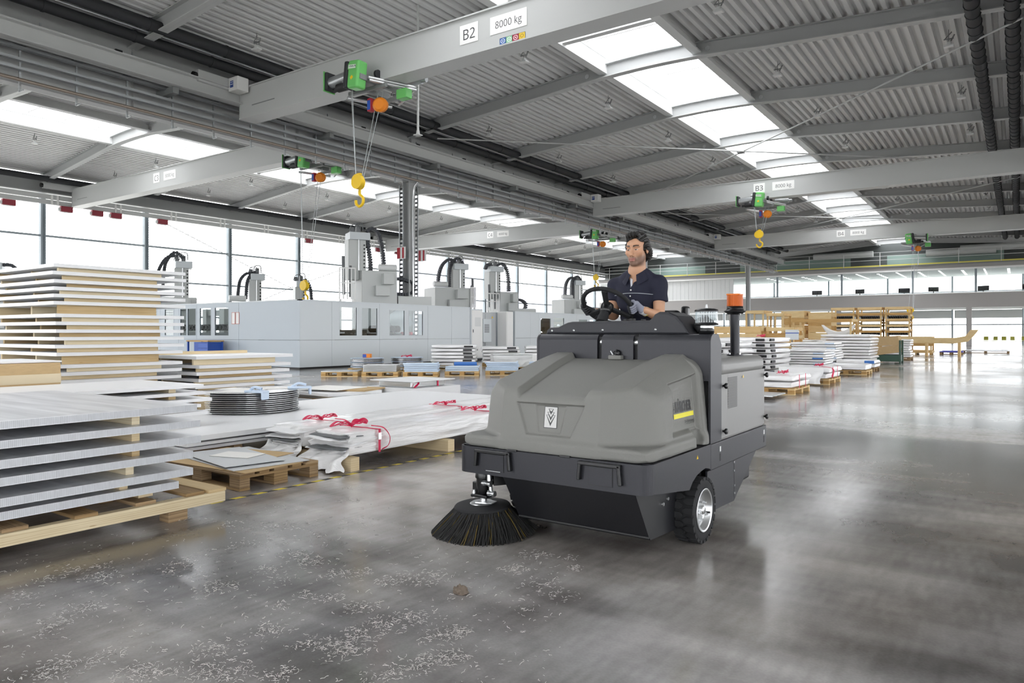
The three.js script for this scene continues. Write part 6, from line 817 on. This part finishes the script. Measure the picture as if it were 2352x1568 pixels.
function skinColor(X, Y, Z) {
  const [x, y, z] = toHead(X, Y, Z), ax = Math.abs(x); let c = SKIN.slice(); const mix = (t, q) => { c = c.map((v, i) => lerp(v, q[i], t)); };
  if (y < -0.14 || Math.hypot(x, y, z) > 0.22) return c;
  mix(0.25 * Math.max(0, sstep(0.03, 0, Math.hypot(ax - 0.042, y + 0.025, (z - 0.07)))), [0.66, 0.28, 0.19]);
  // beard shade, moustache
  const beard = sstep(-0.045, -0.075, y - ax * 0.25) * sstep(-0.03, 0.02, z) * sstep(-0.135, -0.108, y) * (1 - sstep(0.012, 0.0, Math.hypot(x * 0.55, y + 0.072) - 0.004) * 0) ; mix(0.84 * beard, [0.16, 0.1, 0.075]);
  mix(0.78 * sstep(0.008, 0.002, Math.abs(y + 0.0575 + ax * 0.12)) * sstep(0.03, 0.022, ax) * (z > 0.07 ? 1 : 0), [0.15, 0.09, 0.07]);
  const sb = sstep(0.02, 0.0, Math.abs(ax - 0.07)) * sstep(0.02, 0.0, y) * sstep(-0.08, -0.02, y) * sstep(-0.01, 0.0, z) * sstep(0.035, 0.02, z); mix(0.45 * sb, [0.13, 0.09, 0.07]);
  if (z > 0.075) { const lu = Math.max(Math.abs(y + 0.0665 - ax * 0.06) - 0.0042, ax - 0.023), ll = Math.max(Math.abs(y + 0.0775 - ax * 0.1) - 0.0052, ax - 0.02); if (Math.min(lu, ll) < 0.001) mix(0.75, [0.50, 0.2, 0.17]); if (Math.abs(y + 0.072 - ax * 0.2) < 0.0013 && ax < 0.026) mix(0.7, [0.2, 0.08, 0.07]); }
  // brows and eyes
  const bt = clamp((ax - 0.013) / 0.038, 0, 1), bY = 0.026 + 0.006 * Math.sin(bt * 2.2) - 0.003 * bt; if (z > 0.045 && ax > 0.012 && ax < 0.052 && Math.abs(y - bY) < 0.0062 * (1 - 0.45 * bt)) mix(0.92, [0.02, 0.015, 0.013]);
  if (z > 0.06) { const ex = ax - 0.031, ey = y - 0.0005, lid = Math.max(Math.abs(ex) / 0.0135, Math.abs(ey) / (0.0043 * Math.sqrt(Math.max(0.05, 1 - (ex / 0.0145) ** 2)))); if (lid < 1.0) { c = [0.62, 0.58, 0.55]; const ir = Math.hypot(ex - (x > 0 ? -0.002 : 0.002), ey + 0.001); if (ir < 0.0062) c = [0.05, 0.03, 0.02]; if (ey > 0.0018) mix(0.8, [0.03, 0.02, 0.02]); } else if (lid < 1.5) mix(0.55 * (1.5 - lid) * 2 + (ey > 0 && lid < 1.3 ? 0.4 : 0), [0.14, 0.07, 0.05]); }
  return c;
}
const armD = (x, y, z) => Math.min(smin(capD(x, y, z, Jn.sL, Jn.eL, 0.05, 0.042), capD(x, y, z, Jn.eL, Jn.wL, 0.043, 0.029), 0.025), smin(capD(x, y, z, Jn.sR, Jn.eR, 0.05, 0.042), capD(x, y, z, Jn.eR, Jn.wR, 0.043, 0.029), 0.025));
function torsoD(x, y, z, g) {
  let d = smin(ellD(x, y, z, Jn.chest, [0.152 + g, 0.175 + g, 0.112 + g]), ellD(x, y, z, Jn.waist, [0.138 + g, 0.2 + g, 0.112 + g]), 0.1);
  d = smin(d, capD(x, y, z, [-0.02, 1.705, -1.605], [-0.295, 1.70, -1.605], 0.058 + g, 0.058 + g), 0.07);
  return smin(d, capD(x, y, z, [-0.1, 1.755, -1.585], [-0.19, 1.755, -1.585], 0.055 + g, 0.055 + g), 0.06);
}
const kneeL = [-0.02, 1.12, -1.31], kneeR = [-0.33, 1.12, -1.31], ankL = [-0.01, 0.66, -1.42], ankR = [-0.34, 0.66, -1.42];
const legD = (x, y, z, g) => Math.min(smin(capD(x, y, z, [-0.07, 1.2, -1.66], kneeL, 0.085 + g, 0.062 + g), capD(x, y, z, kneeL, ankL, 0.06 + g, 0.042 + g), 0.03), smin(capD(x, y, z, [-0.25, 1.2, -1.66], kneeR, 0.085 + g, 0.062 + g), capD(x, y, z, kneeR, ankR, 0.06 + g, 0.042 + g), 0.03));
const bodyD = (x, y, z) => smin(smin(Math.min(torsoD(x, y, z, -0.012), legD(x, y, z, -0.01)), armD(x, y, z), 0.03), Math.max(neckD(x, y, z), y - 1.87), 0.03);
const skinM = pmat(0xffffff, 0.5, 0, { vertexColors: true, sheen: 0.15 });
const headG = nets([HC[0] - 0.125, HC[1] - 0.205, HC[2] - 0.13], [HC[0] + 0.125, HC[1] + 0.15, HC[2] + 0.15], 0.0024, (x, y, z) => Math.max(smin(headD(x, y, z), neckD(x, y, z), 0.022), 1.757 - y), skinColor);
const bodyG = nets([-0.56, 0.58, -1.95], [0.2, 1.8, -1.2], 0.0095, (x, y, z) => Math.max(bodyD(x, y, z), y - 1.77), () => SKIN);
part('body', [toMan(headG), toMan(bodyG)], skinM, man, { uv: false });
// hair: swept back, over the ears, with wavy strands
function hairD(X, Y, Z) {
  const [x, y, z] = toHead(X, Y, Z), ax = Math.abs(x);
  const a = Math.atan2(x, y + 0.02), wv = 0.35 * Math.sin(z * 55 + y * 40), s = Math.sin(a * 30 + z * 34 + 2.2 * Math.sin(y * 38 + z * 20)) * 0.0019 + Math.sin(a * 71 + y * 60 + z * 35 + wv * 4) * 0.0013 + Math.sin(a * 120 + z * 80 + wv * 9) * 0.0008 + Math.sin(z * 48 + y * 42 + x * 30) * 0.0018;
  let d = ellD(x, y, z, [0, 0.036, -0.02], [0.087, 0.098, 0.104]) + s;
  d = smin(d, ellD(x, y, z, [0, -0.035, -0.066], [0.078, 0.07, 0.05]) + s * 1.3, 0.02);
  d = smin(d, ellD(ax, y, z, [0.074, -0.035, -0.05], [0.022, 0.056, 0.04]) + s * 1.4, 0.02);
  d = smin(d, ellD(ax, y, z, [0.079, 0.022, -0.022], [0.0155, 0.036, 0.036]) + s, 0.012);
  d = smin(d, ellD(x, y, z, [0.0, 0.108, 0.055], [0.056, 0.026, 0.036]) + s * 1.4, 0.02);                       // wave above the forehead
  const hl = 0.077 - 0.02 * sstep(0.02, 0.06, ax) + 0.006 * Math.sin(x * 60);
  const face = smax(smax(y - hl, 0.03 - z - 0.03 * sstep(0.02, 0.08, y), 0.01), -(0.03 - z) * 0 - 1, 0.01);     // open front below the hairline
  d = smax(d, -face, 0.008);
  d = smax(d, -Math.max(Math.abs(y + 0.029) - 0.013, ax < 0.06 ? 1 : 0.07 - ax, z - 0.03, -0.032 - z), 0.008);      // ear lobes stay free
  return d * 1.03;
}
part('hair', toMan(nets([HC[0] - 0.14, HC[1] - 0.15, HC[2] - 0.16], [HC[0] + 0.14, HC[1] + 0.18, HC[2] + 0.14], 0.0028, hairD)), pmat(0x15120f, 0.5, 0), man);
// polo shirt with sleeves, open collar, placket, reflective piping
const slv = (x, y, z, s, e) => { const t = 0.56, q = [lerp(s[0], e[0], t), lerp(s[1], e[1], t), lerp(s[2], e[2], t)], ax = [e[0] - s[0], e[1] - s[1], e[2] - s[2]], L = Math.hypot(...ax); return smax(capD(x, y, z, s, [lerp(s[0], e[0], 0.95), lerp(s[1], e[1], 0.95), lerp(s[2], e[2], 0.95)], 0.062, 0.066), ((x - q[0]) * ax[0] + (y - q[1]) * ax[1] + (z - q[2]) * ax[2]) / L, 0.008); };
const fold = (x, y, z) => 0.0045 * Math.sin(x * 30 + y * 22 + 4 * Math.sin(y * 9)) * sstep(1.72, 1.5, y) + 0.003 * Math.sin(y * 55 + x * 18 + z * 20);
function shirtD(x, y, z) {
  let d = torsoD(x, y, z, 0.006);
  d = smin(d, slv(x, y, z, Jn.sL, Jn.eL), 0.022); d = smin(d, slv(x, y, z, Jn.sR, Jn.eR), 0.022); d += fold(x, y, z);
  d = Math.max(d, 1.19 - y);
  d = smax(d, -capD(x, y, z, [-0.13, 1.84, -1.545], [-0.135, 1.74, -1.53], 0.066, 0.05), 0.006);                    // neck opening
  const vx = x + 0.145 - (y - 1.68) * 0.12; d = smax(d, -Math.max(Math.abs(vx) - clamp((y - 1.668) * 0.33, 0, 0.06), -z - 1.56, 1.668 - y), 0.004);
  return d;
}
const knit = dataTex(128, 128, (u, v) => [150 + 60 * Math.sin(u * 6.2832 * 32) * Math.sin(v * 6.2832 * 32) + 40 * fbm(u, v, 8, 8, 3, 501)], 0.05, 0.05, false);
M.navy = pmat(0x1c1e30, 0.85, 0, { sheen: 0.5, sheenColor: new THREE.Color(0x3a3f60), bumpMap: knit, bumpScale: 0.0006 });
part('polo_shirt', toMan(nets([-0.52, 1.15, -1.86], [0.2, 1.86, -1.36], 0.0072, shirtD)), M.navy, man);
const frontOf = (x, y) => { let z = -1.36; for (let i = 0; i < 80; i++) { const d = shirtD(x, y, z); if (d < 0.0006) break; z -= Math.max(d * 0.6, 0.0006); } return z; };
function collarG(sgn) { const pts = [], n = 18, m = 5, pos = [], idx = []; for (let i = 0; i <= n; i++) for (let j = 0; j <= m; j++) { const t = i / n, a = lerp(0.35, Math.PI, t), v = j / m, R = lerp(0.064, 0.088 + 0.02 * (1 - t), v), drop = lerp(0.022, -0.04 - 0.022 * (1 - t) ** 2, v), nose = (1 - t) ** 3; pos.push(-0.134 + sgn * Math.sin(a) * R * 1.05 + sgn * 0.008 * nose * v, 1.785 + drop - 0.045 * Math.cos(a) * 0.7 - 0.018 * nose, -1.548 + Math.cos(a) * R * 1.02 + 0.014 * (1 - v) * 0); } for (let i = 0; i < n; i++) for (let j = 0; j < m; j++) { const a = i * (m + 1) + j, b = a + m + 1; idx.push(a, b, a + 1, b, b + 1, a + 1); } const g = new THREE.BufferGeometry(); g.setAttribute('position', new THREE.Float32BufferAttribute(pos, 3)); g.setIndex(idx); g.computeVertexNormals(); return g; }
part('collar', [toMan(collarG(1)), toMan(collarG(-1))], pmat(0x1d1f31, 0.85, 0, { side: THREE.DoubleSide, sheen: 0.3 }), man);
const pk = []; for (let i = 0; i < 9; i++) { const q = (y) => { const e = -0.145 + (y - 1.68) * 0.12 - clamp((y - 1.668) * 0.33, 0, 0.06), z = frontOf(e - 0.008, Math.min(y, 1.72)) - 0.001 - Math.max(0, y - 1.72) * 0.6, w = 0.006 + (y - 1.66) * 0.12; return [[e - 0.004, y, z + 0.001], [e + w, y, z - 0.006]]; }, y0 = 1.656 + i * 0.009, [a, b] = q(y0), [c, d] = q(y0 + 0.009), g = new THREE.BufferGeometry(); g.setAttribute('position', new THREE.Float32BufferAttribute([...a, ...b, ...d, ...a, ...d, ...c], 3)); g.computeVertexNormals(); pk.push(toMan(g)); }
part('placket_facing', pk, mat(0xd9dae0, 0.8, 0, { side: THREE.DoubleSide }), man);
for (const [x, y] of [[-0.148, 1.642], [-0.149, 1.595]]) part('shirt_button', toMan(cylY(0.0058, 0.0058, 0.004, x, y, frontOf(x, y) + 0.002, Math.PI / 2)), M.white, man);
const pip = []; for (let i = 0; i <= 24; i++) { const x = lerp(-0.315, 0.01, i / 24), y = 1.612 + 0.012 * Math.sin(i / 24 * Math.PI) - 0.006; pip.push([x, y, frontOf(x, y) + 0.001]); }
part('reflective_piping', toMan(tube(pip, 0.0026, 60, 6)), mat(0xb9bcc2, 0.35), man);
part('trousers', toMan(nets([-0.47, 0.63, -1.84], [0.12, 1.36, -1.2], 0.009, (x, y, z) => Math.min(Math.max(legD(x, y, z, 0.006), 0.69 - y), Math.max(torsoD(x, y, z, -0.002), y - 1.32)))), pmat(0x1f2024, 0.85), man);
for (const [a, l] of [[ankL, 1], [ankR, 2]]) part('work_shoe', toMan(place(new RoundedBoxGeometry(0.1, 0.09, 0.27, 3, 0.04), a[0], 0.606, a[2] + 0.07)), M.black, man);
// gloved hands closed on the steering rim
const RC = V(-0.275, 1.515, -1.33), RU = V(1, 0, 0), RW = V(0, Math.sin(0.7156), Math.cos(0.7156)), RN = V(0, Math.cos(0.7156), -Math.sin(0.7156));
function glove(th, wrist, along, back, palmC, isL) {
  const rad = RU.clone().multiplyScalar(Math.cos(th)).addScaledVector(RW, Math.sin(th)), tan = RU.clone().multiplyScalar(-Math.sin(th)).addScaledVector(RW, Math.cos(th)).multiplyScalar(along), P = RC.clone().addScaledVector(rad, 0.195);
  const at = (t, r, n) => P.clone().addScaledVector(tan, t).addScaledVector(rad, r).addScaledVector(RN, n).toArray(), W = wrist;
  const segs = [], R = 0.0265, lens = [0.93, 1.0, 0.96, 0.82];
  for (let i = 0; i < 4; i++) { const t = (i - 1.5) * 0.0205, fr_ = i === 3 ? 0.0078 : 0.0092, ch = [at(t * 0.92, 0.03, 0.022)]; for (const ang of [0.15, 1.15, 2.1, 3.0].map((q) => q * lens[i])) ch.push(at(t, Math.cos(ang) * R, -Math.sin(ang) * R)); for (let j = 0; j + 1 < ch.length; j++) segs.push([ch[j], ch[j + 1], fr_ * (1.06 - j * 0.05), fr_ * (1.0 - j * 0.05)]); }
  const th0 = at(0.03, 0.03, 0.03), thumb = [[at(0.018, 0.034, 0.026), at(0.044, 0.014, 0.03), 0.012, 0.0105], [at(0.044, 0.014, 0.03), at(0.05, -0.012, 0.024), 0.0105, 0.009]];
  const palm = [[at(-0.024, 0.034, 0.03), at(0.024, 0.034, 0.03), 0.0135, 0.0145], [W, at(-0.014, 0.036, 0.028), 0.026, 0.02], [W, at(0.016, 0.036, 0.028), 0.027, 0.02]];
  const D = (x, y, z) => { let d = 1; for (const s of palm) d = smin(d, capD(x, y, z, s[0], s[1], s[2], s[3]), 0.014); let f = 1; for (const s of segs) f = Math.min(f, capD(x, y, z, s[0], s[1], s[2], s[3])); for (const s of thumb) f = smin(f, capD(x, y, z, s[0], s[1], s[2], s[3]), 0.004); return smin(d, f, 0.006); };
  const lo = [0, 1, 2].map((i) => Math.min(W[i], P.toArray()[i]) - 0.075), hi = [0, 1, 2].map((i) => Math.max(W[i], P.toArray()[i]) + 0.075);
  const col = (x, y, z) => { const q = V(x, y, z).sub(P), n = q.dot(RN), r = q.dot(rad); const dark = isL ? (r < 0.002 || n < -0.05 ? 1 : 0) : 1; return dark ? [0.022, 0.023, 0.027] : [0.26, 0.27, 0.33]; };
  const g = new THREE.Group(); g.name = 'work_glove'; man.add(g);
  part('knit', toMan(nets(lo, hi, 0.0027, D, col)), mat(0xffffff, 0.8, 0, { vertexColors: true }), g, { uv: false });
  const el = isL ? Jn.eL : Jn.eR, dir = V(...el).sub(V(...W)).normalize(), q = (t) => V(...W).addScaledVector(dir, t).toArray();
  part('cuff', toMan(rod(q(-0.008), q(0.034), 0.031, 0.036, 18)), mat(isL ? 0xdadade : 0x8f949c, 0.85), g); part('cuff_band', toMan(rod(q(0.034), q(0.041), 0.0367, 0.0372, 18)), mat(0xe3cf52, 0.7), g);
  return g;
}
glove(-0.12, [-0.02, 1.483, -1.40], 1, 1, null, true);
glove(Math.PI + 0.16, [-0.43, 1.472, -1.41], -1, 1, null, false);

// ---------- metal shavings on the floor ----------
{
  const curl = new THREE.TubeGeometry(new THREE.CatmullRomCurve3([V(-0.014, 0.0015, 0), V(-0.008, 0.004, 0.0025), V(-0.001, 0.0016, 0.0035), V(0.006, 0.0045, 0.0012), V(0.013, 0.0016, -0.002)]), 6, 0.0013, 4);
  const CL = [];     // x, z, radius, count
  const clusterList = [[-4.25,-1.9,0.09,70,1.0],[-4.03,-1.93,0.1,100,1.0],[-4.24,-1.74,0.09,50,1.0],[-3.81,-2.17,0.08,40,1.0],[-3.38,-2.18,0.12,150,1.0],[-3.9,-2.29,0.09,60,1.0],[-3.94,-2.73,0.1,40,1.0],[-4.1,-3.1,0.11,60,1.0],[-4.02,-3.26,0.17,60,1.0],[-3.73,-3.5,0.2,70,1.0],[-3.39,-2.51,0.11,70,1.0],[-3.31,-2.75,0.11,90,1.0],[-3.49,-2.8,0.07,50,1.0],[-3.04,-2.67,0.09,110,1.0],[-2.96,-2.75,0.09,100,1.0],[-2.91,-2.36,0.08,60,1.0],[-2.78,-2.41,0.07,70,1.0],[-3.18,-2.44,0.11,40,1.0],[-2.57,-2.42,0.1,110,1.0],[-2.73,-2.75,0.09,60,1.0],[-2.66,-2.85,0.13,120,1.0],[-2.57,-2.95,0.13,110,1.0],[-2.34,-3.58,0.11,110,1.0],[-2.29,-3.28,0.09,100,1.0],[-2.02,-3.17,0.13,90,1.0],[-2.03,-3.5,0.06,60,1.0],[-1.86,-3.09,0.1,40,1.0],[-1.93,-2.84,0.08,30,1.0],[-2.69,-1.74,0.12,120,1.0],[-2.71,-2.01,0.11,110,1.0],[-2.78,-1.46,0.1,140,1.0],[-2.73,-1.5,0.1,120,1.0],[-3.06,-1.24,0.14,160,1.0],[-3.05,-1.3,0.11,120,1.0],[-3.02,-1.45,0.1,80,1.0],[-2.74,-1.75,0.09,60,1.0],[-2.56,-1.6,0.1,130,1.0],[-2.48,-1.68,0.1,130,1.0],[-2.31,-1.75,0.09,130,1.0],[-2.28,-2.07,0.14,240,1.0],[-2.35,-2.24,0.11,170,1.0],[-2.34,-2.08,0.1,150,1.0],[-2.32,-2.37,0.13,180,1.0],[-2.26,-2.48,0.1,120,1.0],[-2.05,-2.39,0.11,150,1.0],[-2.02,-2.47,0.07,110,1.0],[-1.91,-2.19,0.1,140,1.0],[-1.87,-2.26,0.08,140,1.0],[-1.95,-2.09,0.1,120,1.0],[-2.0,-1.99,0.1,110,1.0],[-2.46,-2.0,0.09,80,1.0],[-2.92,-2.21,0.06,50,1.0],[-4.1,-1.53,0.08,30,1.0],[-4.03,-1.56,0.08,40,1.0],[-3.6,-1.54,0.11,70,1.0],[-3.65,-1.63,0.12,70,1.0],[-3.53,-1.47,0.07,60,1.0],[-3.47,-1.43,0.07,50,1.0],[-3.63,-1.68,0.08,50,1.0],[-4.29,-3.9,0.1,60,1.0],[-4.63,-4.25,0.09,40,1.0],[-4.42,-2.95,0.11,40,1.0],[-4.85,-2.86,0.09,70,1.0],[-4.54,-3.47,0.16,30,1.0],[-2.15,-3.66,0.07,30,1.0],[-4.21,-2.02,0.09,30,1.0]];
  for (const [x, z, r, n, e] of clusterList) for (let i = 0; i < n * 0.7; i++) { const a = rr(0, 6.2832), q = r * Math.pow(rnd(), 0.8); CL.push([x + Math.cos(a) * q * e, z + Math.sin(a) * q, rr(0.35, 0.85)]); }
  for (let i = 0; i < 3000; i++) { const d = 2.0 + 3.6 * Math.pow(rnd(), 1.15), a = rr(-0.72, 0.08); const x = -0.5736 * d + 0.8192 * d * a * 0.98, z = -0.8192 * d - 0.5736 * d * a; const keep = 0.1 + 0.9 * vnoise((x + 9) / 20, (z + 12) / 20, 26, 26, 77); if (rnd() > keep || (x > -3.1 && x < -1.6 && z < -3.5) || (x < -4.85 && z > -3.2) || x < -5.1) continue; CL.push([x, z, rr(0.35, 1.0)]); }
  const im = new THREE.InstancedMesh(curl, mat(0xf0eeeb, 0.35, 0.2), CL.length), m = new THREE.Matrix4(), q = new THREE.Quaternion(), c = new THREE.Color();
  CL.forEach(([x, z, s], i) => { q.setFromEuler(new THREE.Euler(rr(-0.35, 0.35), rr(0, 6.28), rr(-0.25, 0.25))); m.compose(V(x, 0.0008 + rnd() * 0.004, z), q, V(s * rr(0.5, 1.25), s, s)); im.setMatrixAt(i, m); const k = rnd() < 0.2 ? 0.25 : rr(0.55, 1.0); im.setColorAt(i, c.setRGB(k, k * 0.98, k * 0.97)); });
  im.name = 'metal_shavings'; im.userData.kind = 'stuff'; tag(im, 'bright curled metal shavings scattered over the floor in loose drifts', 'shavings'); im.userData.kind = 'stuff'; scene.add(im);
  const lg = new THREE.IcosahedronGeometry(0.05, 3), p = lg.attributes.position; for (let i = 0; i < p.count; i++) { const v = V(p.getX(i), p.getY(i), p.getZ(i)), n = fbm((v.x + 0.2) * 2.2 % 1, (v.z + v.y + 0.3) * 2.2 % 1, 6, 6, 3, 611); const q = hash2(Math.round(v.x * 900), Math.round(v.z * 900) + Math.round(v.y * 700), 9); v.multiplyScalar(0.3 + 0.75 * n + 0.35 * q); p.setXYZ(i, v.x, Math.max(-0.005, v.y * 1.0), v.z * 0.8); } lg.computeVertexNormals();
  const lump = part('crumpled_lump', lg, mat(0x6d6257, 0.9), scene); lump.position.set(-2.31, 0.006, -2.84); tag(lump, 'brown crumpled lump of dirt lying among the shavings in front of the broom', 'debris');
}
scene.traverse((o) => { if (o.isMesh) { o.castShadow = true; o.receiveShadow = true; } });
renderer.render(scene, camera);
